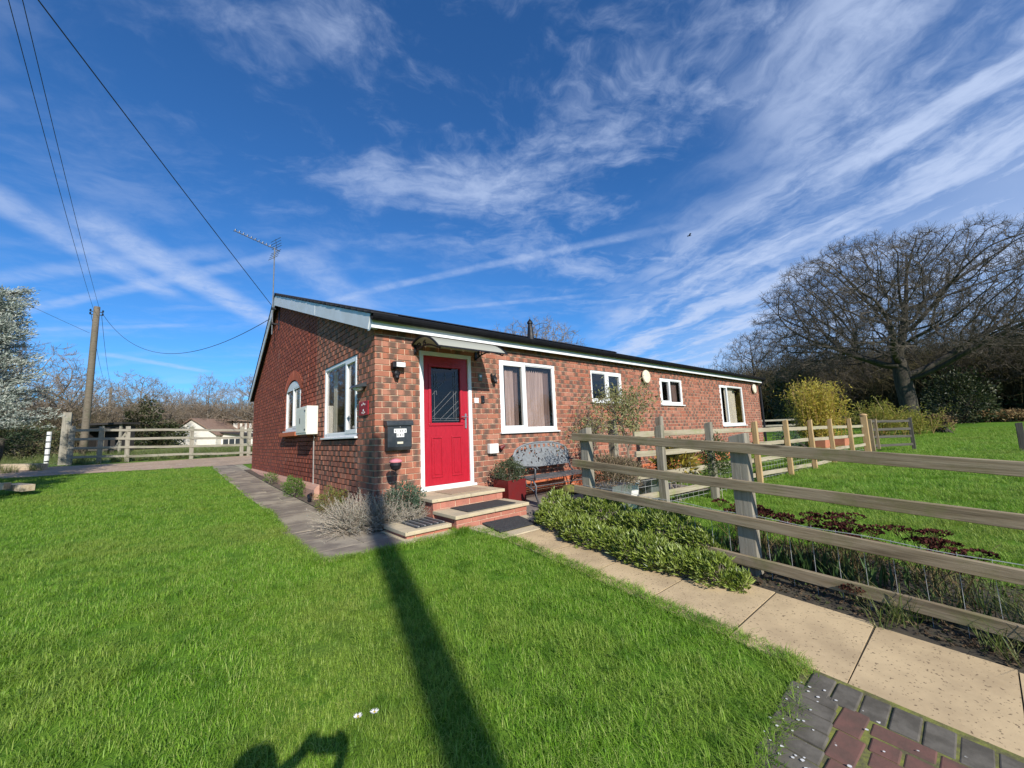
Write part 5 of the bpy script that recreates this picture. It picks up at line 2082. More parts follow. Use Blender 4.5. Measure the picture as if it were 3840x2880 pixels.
# ------------------------------------------------------------------ grass
def tuft_mesh(name, rng, nblades, radius, hmin, hmax, wdt, mat, curl=.5):
    V, T = [], []
    o = 0
    a = rng.random(nblades) * 6.283
    r = radius * np.sqrt(rng.random(nblades))
    for i in range(nblades):
        x, y = r[i] * math.cos(a[i]), r[i] * math.sin(a[i])
        h = rng.uniform(hmin, hmax)
        th = rng.random() * 6.283
        lean = rng.uniform(.35, curl) * h
        wd = wdt * rng.uniform(.7, 1.3)
        dx, dy = math.cos(th), math.sin(th)
        sx, sy = -dy * wd, dx * wd
        p0 = np.array([x, y, -.006])
        p1 = np.array([x + dx * lean * .35, y + dy * lean * .35, h * .6])
        p2 = np.array([x + dx * lean, y + dy * lean, h * rng.uniform(.78, 1.0)])
        s = np.array([sx, sy, 0])
        V += [p0 - s, p0 + s, p1 - s * .75, p1 + s * .75, p2]
        T += [(o, o + 1, o + 3), (o, o + 3, o + 2), (o + 2, o + 3, o + 4)]
        o += 5
    return np_mesh(name, np.array(V), 3, np.array(T), mat)


def instancer(name, pts, rotz, scale, idx, meshes, label, cat, mat_tilt=None):
    """ONE object whose geometry nodes put the given meshes on points"""
    colx = bpy.data.collections.new(name + '_kinds')
    for i, me in enumerate(meshes):
        o = bpy.data.objects.new('%s_kind_%02d' % (name, i), me)
        colx.objects.link(o)
    me = bpy.data.meshes.new(name)
    n = len(pts)
    me.vertices.add(n)
    me.vertices.foreach_set('co', np.asarray(pts, np.float32).ravel())
    rot = np.zeros((n, 3), np.float32)
    rot[:, 2] = rotz
    if mat_tilt is not None:
        rot[:, 0] = mat_tilt[:, 0]
        rot[:, 1] = mat_tilt[:, 1]
    at = me.attributes.new('rot', 'FLOAT_VECTOR', 'POINT')
    at.data.foreach_set('vector', rot.ravel())
    at = me.attributes.new('scl', 'FLOAT', 'POINT')
    at.data.foreach_set('value', np.asarray(scale, np.float32))
    at = me.attributes.new('kind_index', 'INT', 'POINT')
    at.data.foreach_set('value', np.asarray(idx, np.int32))
    o = link(name, me)
    props(o, label, cat, kind='stuff')
    ng = bpy.data.node_groups.new(name, 'GeometryNodeTree')
    ng.interface.new_socket('Geometry', in_out='INPUT', socket_type='NodeSocketGeometry')
    ng.interface.new_socket('Geometry', in_out='OUTPUT', socket_type='NodeSocketGeometry')
    N, Lk = ng.nodes, ng.links
    gi, go = N.new('NodeGroupInput'), N.new('NodeGroupOutput')
    ci = N.new('GeometryNodeCollectionInfo')
    ci.inputs['Collection'].default_value = colx
    ci.inputs['Separate Children'].default_value = True
    ci.inputs['Reset Children'].default_value = True
    iop = N.new('GeometryNodeInstanceOnPoints')
    iop.inputs['Pick Instance'].default_value = True

    def attr(nm, ty):
        a = N.new('GeometryNodeInputNamedAttribute')
        a.data_type = ty
        a.inputs['Name'].default_value = nm
        return a.outputs[0]

    Lk.new(gi.outputs[0], iop.inputs['Points'])
    Lk.new(ci.outputs[0], iop.inputs['Instance'])
    Lk.new(attr('kind_index', 'INT'), iop.inputs['Instance Index'])
    e2r = N.new('FunctionNodeEulerToRotation')
    Lk.new(attr('rot', 'FLOAT_VECTOR'), e2r.inputs[0])
    Lk.new(e2r.outputs[0], iop.inputs['Rotation'])
    Lk.new(attr('scl', 'FLOAT'), iop.inputs['Scale'])
    Lk.new(iop.outputs[0], go.inputs[0])
    md = o.modifiers.new('scatter', 'NODES')
    md.node_group = ng
    return o


def inside(poly, x, y):
    poly = np.asarray(poly)
    c = np.zeros(len(x), bool)
    j = len(poly) - 1
    for i in range(len(poly)):
        xi, yi = poly[i]
        xj, yj = poly[j]
        k = ((yi > y) != (yj > y)) & (x < (xj - xi) * (y - yi) / (yj - yi + 1e-12) + xi)
        c ^= k
        j = i
    return c


def view_keep(x, y, z, margin=1.35):
    """the part of the lawn the photograph looks at (plus a margin): blades elsewhere are left out"""
    P = np.stack([x, y, z], 1) - CAM
    f = P @ np.array(_f)
    u = (P @ np.array(_r2)) / np.maximum(f, .05)
    v = (P @ np.array(_u2)) / np.maximum(f, .05)
    return (f > .15) & (np.abs(u) < 1.279 * margin + .15) & (np.abs(v) < .959 * margin + .15)


LAWN = [(-0.86, 11.7), (-0.89, 2.2), (-1.01, 0.4), (-1.04, -1.26), (-0.5, -1.31), (-0.17, -1.32), (0.46, -1.33), (0.50, -1.20), (0.66, -1.26), (0.74, -1.62), (0.76, -1.9), (0.72, -2.6), (0.66, -3.4), (0.62, -4.1), (0.59, -4.47), (0.40, -4.485),
        (-0.38, -4.53), (-0.49, -4.66), (-0.50, -5.6), (-0.6, -8.0), (-9, -8.0), (-12, 12.6), (-5, 12.2), (-3.2, 11.95)]
RIGHT = [(2.05, -1.9), (5.35, -2.2), (5.4, -0.35), (14.8, -0.25), (14.95, 3.0), (30, 3.0), (36, -14), (2.9, -14), (2.75, -6.4), (3.05, -4.4), (2.7, -3.45), (2.1, -3.1)]


def lawn_points(poly, bbox, rings, rng):
    out = []
    for d0, d1, dens in rings:
        A = (bbox[1] - bbox[0]) * (bbox[3] - bbox[2])
        n = int(A * dens)
        x = rng.uniform(bbox[0], bbox[1], n)
        y = rng.uniform(bbox[2], bbox[3], n)
        dist = np.hypot(x - CAM[0], y - CAM[1])
        k = (dist >= d0) & (dist < d1)
        x, y = x[k], y[k]
        k = inside(poly, x, y)
        x, y = x[k], y[k]
        z = G(x, y)
        k = view_keep(x, y, z)
        out.append(np.stack([x[k], y[k], z[k]], 1))
    return np.concatenate(out)


rng = np.random.default_rng(11)
tufts = [tuft_mesh('grass_tuft', rng, 50, .085, .018, .040, .0015, M['grass'], 1.9) for _ in range(5)] + \
        [tuft_mesh('grass_tuft', rng, 36, .075, .028, .062, .0017, M['grass'], 2.1) for _ in range(2)]
pts = lawn_points(LAWN, (-12, 1, -5.6, 12.6), [(0, 2.2, 330), (2.2, 4.0, 260), (4.0, 7, 150), (7, 12, 80), (12, 30, 45)], rng)
n = len(pts)
lng = np.clip(np.sin(pts[:, 0] * 1.7 + 2) * np.sin(pts[:, 1] * 1.3 + .5) + rng.normal(size=n) * .35, -1, 1)
idx = np.where((lng > .55) & (rng.random(n) < .55), rng.integers(5, 7, n), rng.integers(0, 5, n))
dist = np.hypot(pts[:, 0] - CAM[0], pts[:, 1] - CAM[1])
instancer('lawn_grass', pts, rng.random(n) * 6.283, rng.uniform(.75, 1.2, n) * (1 + .05 * np.clip(dist - 4, 0, 8)), idx, tufts, 'short bright green mown lawn grass in front of the house', 'grass')
# ragged fringe where the lawn meets slabs
rim = []
P_ = np.array(LAWN)
for a, c_ in zip(range(1, 18), range(2, 19)):
    p0, p1 = P_[a], P_[c_]
    L = np.hypot(*(p1 - p0))
    t = rng.random(int(L * 62))[:, None]
    q = p0 + (p1 - p0) * t + rng.normal(size=(len(t), 2)) * .013
    rim.append(q)
rim = np.concatenate(rim)
instancer('lawn_edge_grass', np.column_stack([rim, G(rim[:, 0], rim[:, 1])]), rng.random(len(rim)) * 6.283, rng.uniform(.8, 1.3, len(rim)), rng.integers(3, 7, len(rim)), tufts, 'ragged grass fringe overhanging the slab edges', 'grass')
pts = lawn_points(RIGHT, (2, 36, -14, 3), [(0, 5.5, 170), (5.5, 9, 95), (9, 16, 42), (16, 45, 16)], rng)
n = len(pts)
dist = np.hypot(pts[:, 0] - CAM[0], pts[:, 1] - CAM[1])
instancer('paddock_grass', pts, rng.random(n) * 6.283, rng.uniform(.9, 1.5, n) * (1 + .07 * np.clip(dist - 5, 0, 14)), rng.integers(0, 7, n), tufts, 'bright green paddock grass behind the weathered rail fence', 'grass')
# rough tall grass at the fence foot and along the far track
tall = [tuft_mesh('tall_tuft', rng, 22, .05, .10, .26, .0022, M['grass_tall'], 1.4) for _ in range(3)]
tp = []
for x, y, n_ in ((1.62, -4.6, 7), (1.70, -5.3, 9), (1.95, -5.5, 12), (2.35, -5.4, 16)):
    tp.append(np.column_stack([x + rng.normal(size=n_) * .09, y + rng.normal(size=n_) * .32]))
xx = rng.uniform(-4.6, 4, 200)
tp.append(np.column_stack([xx, 15.2 + rng.normal(size=200) * .25]))
xx = rng.uniform(-14, 6, 1400)
tp.append(np.column_stack([xx, rng.uniform(15.3, 27, 1400)]))
xx = rng.uniform(-9, -4.9, 160)
tp.append(np.column_stack([xx, rng.uniform(13.5, 15.2, 160)]))
tp = np.concatenate(tp)
instancer('rough_grass', np.column_stack([tp, G(tp[:, 0], tp[:, 1])]), rng.random(len(tp)) * 6.283, rng.uniform(.7, 1.6, len(tp)), rng.integers(0, 3, len(tp)), tall, 'rough longer grass along the fence feet and field', 'grass')

# two daisies, a fallen leaf
for x, y, lb in ((-1.415, -3.326, 'white daisy in the lawn nearest the photographer shadow'), (-1.349, -3.347, 'white daisy in the lawn nearest the pole shadow')):
    z = g1(x, y) + .035
    e = empty('daisy', (x, y, z - .035), lb, 'flower', 'daisies in the lawn')
    a = np.linspace(0, 6.283, 16, endpoint=False)
    ax = np.stack([np.cos(a), np.sin(a), .35 + 0 * a], 1)
    vt_obj('petals', leaves(np.tile([[x, y, z]], (16, 1)), ax, .022, .34, rng), M['daisy'], e)
    q = B()
    q.lathe([(.006, 0), (.005, .004), (.002, .005)], (x, y, z), 8)
    q.obj('eye', M['daisy_eye'], e)
    q = B()
    q.tube([(x, y, z - .04), (x, y, z)], .0012, 5)
    q.obj('stalk', M['blade'], e)

# ------------------------------------------------------------------ planting round the door
def lavender(c, rad, n, seed, label):
    rng = np.random.default_rng(seed)
    gz = g1(c[0], c[1])
    e = empty('lavender_bush', (c[0], c[1], gz), label, 'shrub')
    d = unit(rng.normal(size=(n, 3)) * np.array([1, 1, .8]) + np.array([0, 0, .55]))
    d = d[d[:, 2] > -.05]
    base = np.array([c[0], c[1], gz]) + rng.normal(size=d.shape) * np.array([.07, .07, .004])
    L = rng.uniform(.55, 1.0, len(d))[:, None]
    tip = base + d * L * np.asarray(rad)
    mid = (base + tip) / 2 + np.array([0, 0, .03]) + rng.normal(size=d.shape) * .012
    vt_obj('stems', join([sticks(base, mid, .0035, .0026), sticks(mid, tip, .0026, .0018)]), M['lav_stem'], e)
    P, A = [], []
    for f in np.linspace(.12, 1.0, 16):
        q = np.where(f < .5, base + (mid - base) * (f * 2), mid + (tip - mid) * (f * 2 - 1))
        for _ in range(2):
            P.append(q + rng.normal(size=q.shape) * .004)
            A.append(unit(d + rng.normal(size=d.shape) * .7))
    P, A = np.concatenate(P), np.concatenate(A)
    vt_obj('foliage', leaves(P, A, rng.uniform(.015, .032, len(P)), .20, rng), M['lavender'], e)
    return e


lavender((-.34, -.20, 0), (.48, .54, .47), 620, 21, 'sprawling grey lavender bush at the corner left of pole shadow')
lavender((-.02, -.36, 0), (.36, .36, .50), 480, 22, 'grey lavender bush at house corner lying in pole shadow')
lavender((.22, -.50, 0), (.32, .28, .34), 360, 23, 'low grey lavender bush behind the small low step')
shrub('evergreen_shrub', (.26, -.33, -.22), (.25, .22, .22), 2600, .034, .42, 'rue', 'rounded blue green shrub under the mailbox', seed=24)
shrub('evergreen_shrub', (2.02, -.36, -.01), (.25, .22, .20), 2600, .030, .45, 'shrub_dark', 'dense dark green shrub growing in the dark red planter', seed=25, base_cut=-.8)
shrub('herb_clump', (-.18, 1.20, -.32), (.20, .42, .20), 1700, .030, .30, 'herb', 'yellow green herb clump against the gable beside lavender', seed=26, up=.8)
shrub('herb_clump', (-.28, .85, -.38), (.15, .30, .15), 900, .030, .16, 'brownherb', 'brown dead stalks in front of the yellow green herb', seed=27, up=.9)
shrub('wallflower', (-.22, 3.35, -.27), (.14, .55, .20), 1500, .045, .30, 'weed', 'bright green leafy weeds at foot of gable below the window', seed=28, up=.7)
shrub('wallflower', (-.20, 5.6, -.22), (.10, .5, .12), 500, .04, .3, 'weed', 'small green weeds at far foot of the gable', seed=29, up=.7)
e = empty('plinth_pipe', (-.15, 2.6, -.4), 'short black plastic pipe lying at the foot of gable', 'pipe')
q = B()
q.tube([(-.22, 2.2, -.38), (-.20, 2.35, -.33), (-.10, 2.6, -.34)], .03, 8)
q.obj('tube', M['black'], e)
e = empty('gable_plinth', (0, 3.5, -.3), 'low rendered plinth ledge along the foot of the gable wall', 'plinth')
q = B()
q.prism([(-.09, -.6), (.0, -.6), (.0, -.17), (-.06, -.21), (-.09, -.26)], lambda x, z: (x - .003, 2.45, z), lambda x, z: (x - .003, 9.6, z))
q.obj('ledge', M['mortar_red'], e)

# pale hedge rows beside the path
def hedge_row(path, half, z_off, n, seed, label):
    rng = np.random.default_rng(seed)
    path = np.asarray(path, float)
    seg = np.linalg.norm(np.diff(path, axis=0), axis=1)
    cum = np.concatenate([[0], np.cumsum(seg)])
    e = empty('hebe_hedge', (path[len(path) // 2][0], path[len(path) // 2][1], g1(*path[len(path) // 2])), label, 'hedge')
    s = rng.random(n) * cum[-1]
    cx = np.interp(s, cum, path[:, 0])
    cy = np.interp(s, cum, path[:, 1])
    gz = G(cx, cy)
    an = rng.uniform(-.25, math.pi + .25, n)
    rr = np.sqrt(rng.uniform(.40, 1.0, n))
    bumpf = 1 + .20 * np.sin(s * 8.3 + seed) + .14 * np.sin(s * 17 + 2 * an)
    endf = np.clip(np.minimum(s, cum[-1] - s) / .18, .45, 1)
    rr = rr * bumpf * endf
    d = np.stack([np.cos(an), 0 * an, np.sin(an)], 1)
    c = np.stack([cx, cy, gz + z_off * endf], 1)
    p = c + d * rr[:, None] * np.array([half[0], 0, half[1]]) + rng.normal(size=(n, 3)) * .012
    p[:, 2] = np.maximum(p[:, 2], gz + .01)
    # every shoot end carries a rosette of leaves
    P, A = [], []
    K = 6
    for k in range(K):
        a2 = rng.random(n) * 6.283
        A.append(unit(d * .8 + np.array([0, 0, .5]) + np.stack([np.cos(a2), np.sin(a2), .2 * np.sin(a2 * 2)], 1) * .8))
        P.append(p + rng.normal(size=p.shape) * .006)
    P, A = np.concatenate(P), np.concatenate(A)
    vt_obj('foliage', leaves(P, A, rng.uniform(.036, .068, len(P)), .26, rng), M['hebe'], e)
    m_ = n // 3
    base = np.stack([cx[:m_] + rng.normal(size=m_) * .03, cy[:m_], gz[:m_] - .01], 1)
    vt_obj('stems', sticks(base, p[:m_], .004, .002), M['lav_stem'], e)
    return e


hedge_row([(1.31, -2.15), (1.28, -2.6), (1.27, -3.1), (1.30, -3.5), (1.38, -3.95)], (.165, .15), .07, 1800, 31, 'front row of low grey green hedge spilling onto the tan path')
hedge_row([(1.60, -1.50), (1.66, -1.9), (1.72, -2.3), (1.74, -2.8), (1.75, -3.3), (1.76, -3.68)], (.17, .20), .14, 2000, 32, 'back row of low grey green hedge along the fence foot')
hedge_row([(1.50, -1.58), (1.40, -1.85), (1.36, -2.2)], (.17, .16), .10, 700, 33, 'short hedge end curving round towards the steps')

# dead leaves and small weeds over the bare border
r3_ = np.random.default_rng(55)
bp = np.column_stack([r3_.uniform(1.38, 3.1, 11000), r3_.uniform(-6.3, -1.7, 11000)])
k = inside([(1.53, -4.6), (1.45, -5.9), (1.38, -6.4), (3.0, -6.4), (3.1, -4.3), (2.75, -3.4), (2.05, -3.0), (1.9, -1.3), (1.34, -1.95), (1.54, -3.0)], bp[:, 0], bp[:, 1])
bp = bp[k]
P3 = np.column_stack([bp, G(bp[:, 0], bp[:, 1]) + .014 + r3_.random(len(bp)) * .02])
lit = vt_obj('leaf_litter', leaves(P3, np.column_stack([r3_.normal(size=(len(bp), 2)), r3_.uniform(-.1, .5, len(bp))]), r3_.uniform(.015, .045, len(bp)), .5, r3_), M['litter'])
props(lit, 'dark dead leaves and small weeds covering the soil under the fence', 'leaf litter', kind='stuff')

# stonecrop with flat dark heads behind the fence
def sedum(cx, cy, nh, spread, hgt, seed, label):
    rng = np.random.default_rng(seed)
    gz = g1(cx, cy)
    e = empty('stonecrop', (cx, cy, gz), label, 'plant', 'dead headed stonecrop clumps behind the fence')
    hp_ = np.array([cx, cy, gz]) + np.column_stack([rng.normal(size=nh) * spread * .8, rng.normal(size=nh) * spread, rng.uniform(hgt * .8, hgt * 1.12, nh)])
    base = np.array([cx, cy, gz]) + np.column_stack([rng.normal(size=nh) * spread * .5, rng.normal(size=nh) * spread * .6, np.zeros(nh)])
    vt_obj('stems', join([sticks(base, hp_, .0045, .003), sticks(np.repeat(base, 3, 0) + rng.normal(size=(nh * 3, 3)) * np.array([.09, .09, 0]), np.repeat(base, 3, 0) + rng.normal(size=(nh * 3, 3)) * np.array([.13, .13, .03]) + np.array([0, 0, hgt * .75]), .0032, .002), sticks(base + rng.normal(size=base.shape) * .05 * np.array([1, 1, 0]), base + rng.normal(size=base.shape) * np.array([.12, .12, 0]) + np.array([0, 0, hgt * .6]), .0035, .002)]), M['sedum_stem'], e)
    for h in hp_:
        R0 = rng.uniform(.055, .095)
        k = 70
        a = rng.random(k) * 6.283
        r = R0 * np.sqrt(rng.random(k))
        P = h + np.column_stack([r * np.cos(a), r * np.sin(a), .018 * (1 - (r / R0) ** 2) + rng.normal(size=k) * .003])
        A = np.column_stack([np.cos(a) * r / R0, np.sin(a) * r / R0, rng.uniform(.2, .8, k)])
        st = sticks(np.repeat(h[None] - np.array([[0, 0, .05]]), 8, 0), P[:8], .002, .0015)
        vt_obj('flower_head', join([leaves(P, A, rng.uniform(.016, .028, k), .9, rng), st]), M['sedum_head'], e)
    nb = max(16, nh * 3)
    bp = np.array([cx, cy, gz]) + np.column_stack([rng.normal(size=nb) * spread * .9, rng.normal(size=nb) * spread, np.zeros(nb)])
    vt_obj('leaf_blades', leaves(bp, np.column_stack([rng.normal(size=(nb, 2)) * .25, np.ones(nb)]), rng.uniform(.10, .22, nb), .05, rng, droop=.2), M['blade'], e)['kind'] = 'stuff'
    return e


for i, (x, y, nh, lb) in enumerate(((2.50, -3.62, 9, 'stonecrop clump with dark red heads just right of the thick fence post'), (2.25, -4.08, 8, 'stonecrop clump with dark heads second from the thick fence post'), (2.60, -4.30, 9, 'stonecrop clump with dark heads in the middle, set back'),
                                    (2.28, -4.50, 9, 'stonecrop clump with dark heads in the middle, close to wire'), (2.65, -4.80, 8, 'stonecrop clump with dark heads at the lawn side near right'), (2.28, -5.02, 7, 'stonecrop clump with drooping dark heads furthest right by the wire'),
                                    (2.9, -3.45, 3, 'small outlying stonecrop head at the left on the grass'))):
    sedum(x, y, nh, .15 if nh > 4 else .08, .40 if nh > 4 else .30, 41 + i, lb)
e = empty('fallen_stonecrop', (1.655, -4.55, -.62), 'single dark red flower head lodged on the lowest fence rail', 'plant')
a = rng.random(80) * 6.283
r = .05 * np.sqrt(rng.random(80))
Pq = np.array([1.672, -4.55, -.615]) + np.column_stack([.02 * np.sin(a) * 0 - .012 * rng.random(80), r * np.cos(a) * 1.6, r * np.sin(a) * .55])
vt_obj('flower_head', leaves(Pq, rng.normal(size=(80, 3)) + np.array([-.8, 0, .3]), .02, .8, rng), M['sedum_head'], e)
for i, (x, y, n_, lb) in enumerate(((2.02, -3.55, 90, 'upright bulb leaves left of the thick fence post'), (2.12, -4.2, 110, 'upright bulb leaves behind the wire right of the post'))):
    r2_ = np.random.default_rng(60 + i)
    e = empty('bulb_leaves', (x, y, g1(x, y)), lb, 'plant')
    bp = np.column_stack([x + r2_.normal(size=n_) * .11, y + r2_.normal(size=n_) * .2, np.full(n_, g1(x, y))])
    vt_obj('leaf_blades', leaves(bp, np.column_stack([r2_.normal(size=(n_, 2)) * .18, np.ones(n_)]), r2_.uniform(.14, .28, n_), .045, r2_, droop=.15), M['blade'], e)

# ------------------------------------------------------------------ pots and shrubs between fence and wall
def trough(x0, x1, y0, y1, z0, z1, mat, label, taper=.05):
    e = empty('trough', ((x0 + x1) / 2, (y0 + y1) / 2, z0), label, 'planter')
    q = B()
    t = taper
    o_ = [(x0 + t, y0 + t, z0), (x1 - t, y0 + t, z0), (x1 - t, y1 - t, z0), (x0 + t, y1 - t, z0), (x0, y0, z1), (x1, y0, z1), (x1, y1, z1), (x0, y1, z1)]
    w_ = .02
    i_ = [(x0 + w_, y0 + w_, z1), (x1 - w_, y0 + w_, z1), (x1 - w_, y1 - w_, z1), (x0 + w_, y1 - w_, z1), (x0 + w_ + .01, y0 + w_ + .01, z1 - .06), (x1 - w_ - .01, y0 + w_ + .01, z1 - .06), (x1 - w_ - .01, y1 - w_ - .01, z1 - .06), (x0 + w_ + .01, y1 - w_ - .01, z1 - .06)]
    q.raw(o_ + i_, [(0, 3, 2, 1), (0, 1, 5, 4), (1, 2, 6, 5), (2, 3, 7, 6), (3, 0, 4, 7), (4, 5, 9, 8), (5, 6, 10, 9), (6, 7, 11, 10), (7, 4, 8, 11), (8, 9, 13, 12), (9, 10, 14, 13), (10, 11, 15, 14), (11, 8, 12, 15)])
    q.obj('tub', M[mat], e)
    q = B()
    q.box(x0 + w_ + .012, x1 - w_ - .012, y0 + w_ + .012, y1 - w_ - .012, z1 - .075, z1 - .045)
    q.obj('soil', M['soil'], e)
    return e


trough(2.12, 2.56, -2.22, -1.90, -.55, -.12, 'steel', 'galvanised metal trough holding the larger heather behind the fence')
trough(2.66, 3.06, -2.02, -1.72, -.53, -.15, 'white', 'white tapered trough beside the galvanised heather trough behind the fence')
trough(3.30, 3.70, -2.05, -1.75, -.53, -.16, 'steel', 'galvanised metal tub behind the second fence post')
shrub('heather', (2.36, -2.05, .02), (.36, .30, .23), 4200, .045, .26, 'heather', 'larger dry brown heather bush filling the galvanised trough', seed=71, up=.9, stems=60)
shrub('heather', (2.86, -1.86, -.02), (.28, .24, .18), 2400, .045, .26, 'heather', 'smaller dry brown heather bush in the white trough', seed=72, up=.9, stems=40)
shrub('yellow_shrub', (3.90, -2.15, .00), (.42, .22, .26), 1000, .10, .42, 'aucuba', 'yellow and green variegated shrub behind the pale fence', seed=73, up=.3, stems=20)
shrub('green_shrub', (4.55, -2.46, .02), (.24, .20, .36), 2000, .05, .35, 'fern', 'dark green climbing shrub around the second pale fence post', seed=74, up=.2)
shrub('green_shrub', (6.2, -1.0, .10), (.7, .35, .25), 1600, .05, .35, 'fern', 'low dark shrub against the wall below the middle window', seed=75, up=.3)
e = empty('grass_bag', (3.2, -.42, -.48), 'mossy yellow green sack lying under the bench end', 'bag')
q = B()
q.lathe([(.05, 0), (.16, .03), (.18, .08), (.14, .13), (.03, .15)], (3.25, -.55, -.48), 14)
q.obj('sack', M['moss'], e, smooth=True)

# small olive tree in front of the wall
def chain_tree(name, c, h, seed, label, leaf_mat, bark_mat, nleaf, rad, zc, llen=.05, cat='tree', trunk_r=.022, base_r=.0):
    rng = np.random.default_rng(seed)
    gz = g1(c[0], c[1])
    e = empty(name, (c[0], c[1], gz), label, cat)
    A, C_, r0, r1 = [], [], [], []
    ends = []

    def grow(p, d, L, r, lev):
        q = p + d * L
        A.append(p)
        C_.append(q)
        r0.append(r)
        r1.append(r * .72)
        ends.append((q, d, lev))
        if lev >= 4:
            return
        for _ in range(3 if lev < 2 else 2 + (rng.random() < .6)):
            dd = unit((d + rng.normal(size=3) * (.42 + .06 * lev) + np.array([0, 0, .16])).reshape(1, 3))[0]
            grow(q, dd, L * rng.uniform(.55, .85), r * .66, lev + 1)

    grow(np.array([c[0], c[1], gz]), np.array([.02, .0, 1.0]), h * .36, trunk_r, 0)
    vt_obj('trunk', sticks(np.array(A), np.array(C_), np.array(r0), np.array(r1), 5), M[bark_mat], e)
    tips = np.array([q for q, d, l in ends if l >= 2])
    td = np.array([d for q, d, l in ends if l >= 2])
    k = rng.integers(0, len(tips), nleaf)
    P = tips[k] + rng.normal(size=(nleaf, 3)) * rad - td[k] * rng.random((nleaf, 1)) * .18
    vt_obj('crown', leaves(P, td[k] + rng.normal(size=(nleaf, 3)) * .8, rng.uniform(.6, 1.3, nleaf) * llen, .34, rng), M[leaf_mat], e)
    return e


chain_tree('olive_tree', (4.02, -1.22, 0), 2.0, 81, 'slender grey green olive tree in front of the two high windows', 'olive', 'twig2', 3200, .10, 1.0, .06, trunk_r=.03)
chain_tree('olive_tree', (3.10, -1.05, 0), 1.35, 86, 'thin straggling olive sapling between the bench and taller olive', 'olive', 'twig2', 520, .09, .6, .045, trunk_r=.014)
# ------------------------------------------------------------------ bare trees (space colonisation)
def grow_tree(seed, trunk_h, env, natt, step, di, dk, lean=(0, 0), iters=140):
    """env(n, rng) -> attraction points above the ground at the origin; returns nodes, parents"""
    rng = np.random.default_rng(seed)
    att = env(natt, rng)
    nodes = [np.zeros(3)]
    par = [-1]
    k = max(2, int(trunk_h / step))
    for i in range(1, k + 1):
        t = i / k
        nodes.append(np.array([lean[0] * t + .05 * math.sin(5 * t + seed), lean[1] * t + .05 * math.cos(4 * t + seed), trunk_h * t]))
        par.append(i - 1)
    P = np.array(nodes)
    dist = np.linalg.norm(att[:, None] - P[None], axis=2)
    near = dist.argmin(1)
    dmin = dist.min(1)
    alive = np.ones(len(att), bool)
    for it in range(iters):
        lim = di if it > 25 else 1e9
        k = alive & (dmin < lim)
        if not k.any():
            break
        idx = near[k]
        dv = unit(att[k] - P[idx])
        acc = np.zeros_like(P)
        np.add.at(acc, idx, dv)
        src = np.unique(idx)
        d = unit(acc[src] + rng.normal(size=(len(src), 3)) * .42)
        new = P[src] + d * step
        base = len(P)
        P = np.concatenate([P, new])
        par += list(src)
        dn = np.linalg.norm(att[:, None] - new[None], axis=2)
        j = dn.argmin(1)
        m = dn[np.arange(len(att)), j]
        b_ = m < dmin
        near[b_] = base + j[b_]
        dmin[b_] = m[b_]
        alive &= dmin > dk
        if len(P) > 16000:
            break
    return P, np.array(par), rng


def tree_meshes(P, par, rng, r_tip, r_base, expo=2.4, twig_len=.5, twig_n=3, twig_r=.006, up=.25, thin=.02):
    n = len(P)
    acc = np.zeros(n)
    kids = [[] for _ in range(n)]
    for i in range(n):
        if par[i] >= 0:
            kids[par[i]].append(i)
    rad = np.zeros(n)
    for i in range(n - 1, -1, -1):
        rad[i] = r_tip if not kids[i] else sum(rad[k] ** expo for k in kids[i]) ** (1 / expo)
    # children can have lower indices never; scale so that the base has its radius
    s = (np.log(r_base / r_tip) / max(1e-6, np.log(rad[0] / r_tip)))
    rad = r_tip * (rad / r_tip) ** s
    for i in range(n):          # root flare
        if P[i][2] < 1.2 and par[i] < 6:
            rad[i] *= 1 + .30 * max(0, 1 - P[i][2] / .9) ** 2
    big, sm = [], []
    e = np.array([i for i in range(1, n)])
    rb, rc = rad[par[e]], rad[e]
    rb = np.minimum(rb, rc * 1.6)
    isb = rc > thin
    v1 = sticks(P[par[e[isb]]], P[e[isb]] + unit(P[e[isb]] - P[par[e[isb]]]) * rc[isb][:, None] * .3, rb[isb], rc[isb], 7) if isb.any() else None
    v2 = sticks(P[par[e[~isb]]], P[e[~isb]], rb[~isb], rc[~isb], 3)
    # twigs
    tips = np.where(rad < thin * .8)[0]
    tips = tips[tips > 3]
    d0 = unit(P[tips] - P[par[tips]])
    T = [v2]
    for k in range(twig_n):
        d = unit(d0 + rng.normal(size=d0.shape) * .75 + np.array([0, 0, up]))
        L = twig_len * rng.uniform(.5, 1.2, (len(tips), 1))
        m = P[tips] + d * L * .55
        T.append(sticks(P[tips], m, twig_r, twig_r * .75))
        for _ in range(2):
            d2 = unit(d + rng.normal(size=d0.shape) * .65 + np.array([0, 0, up]))
            T.append(sticks(m, m + d2 * L * .55, twig_r * .75, twig_r * .45))
    return v1, join(T)


def dome(rx, rz, z0, flat=.0, low=-.2):
    def f(n, rng):
        d, r = in_ellipsoid(n * 2, rng, .25)
        k = d[:, 2] > low
        p = (d * r * np.array([rx, rx, rz]))[k][:n]
        ph = rng.random(4) * 6.28
        a = np.arctan2(p[:, 1], p[:, 0])
        p[:, :2] *= (1 + .14 * np.sin(3 * a + ph[0]) + .09 * np.sin(5 * a + ph[1]))[:, None]
        p[:, 2] *= 1 + .10 * np.sin(2 * a + ph[2])
        p[:, 2] += z0
        return p
    return f


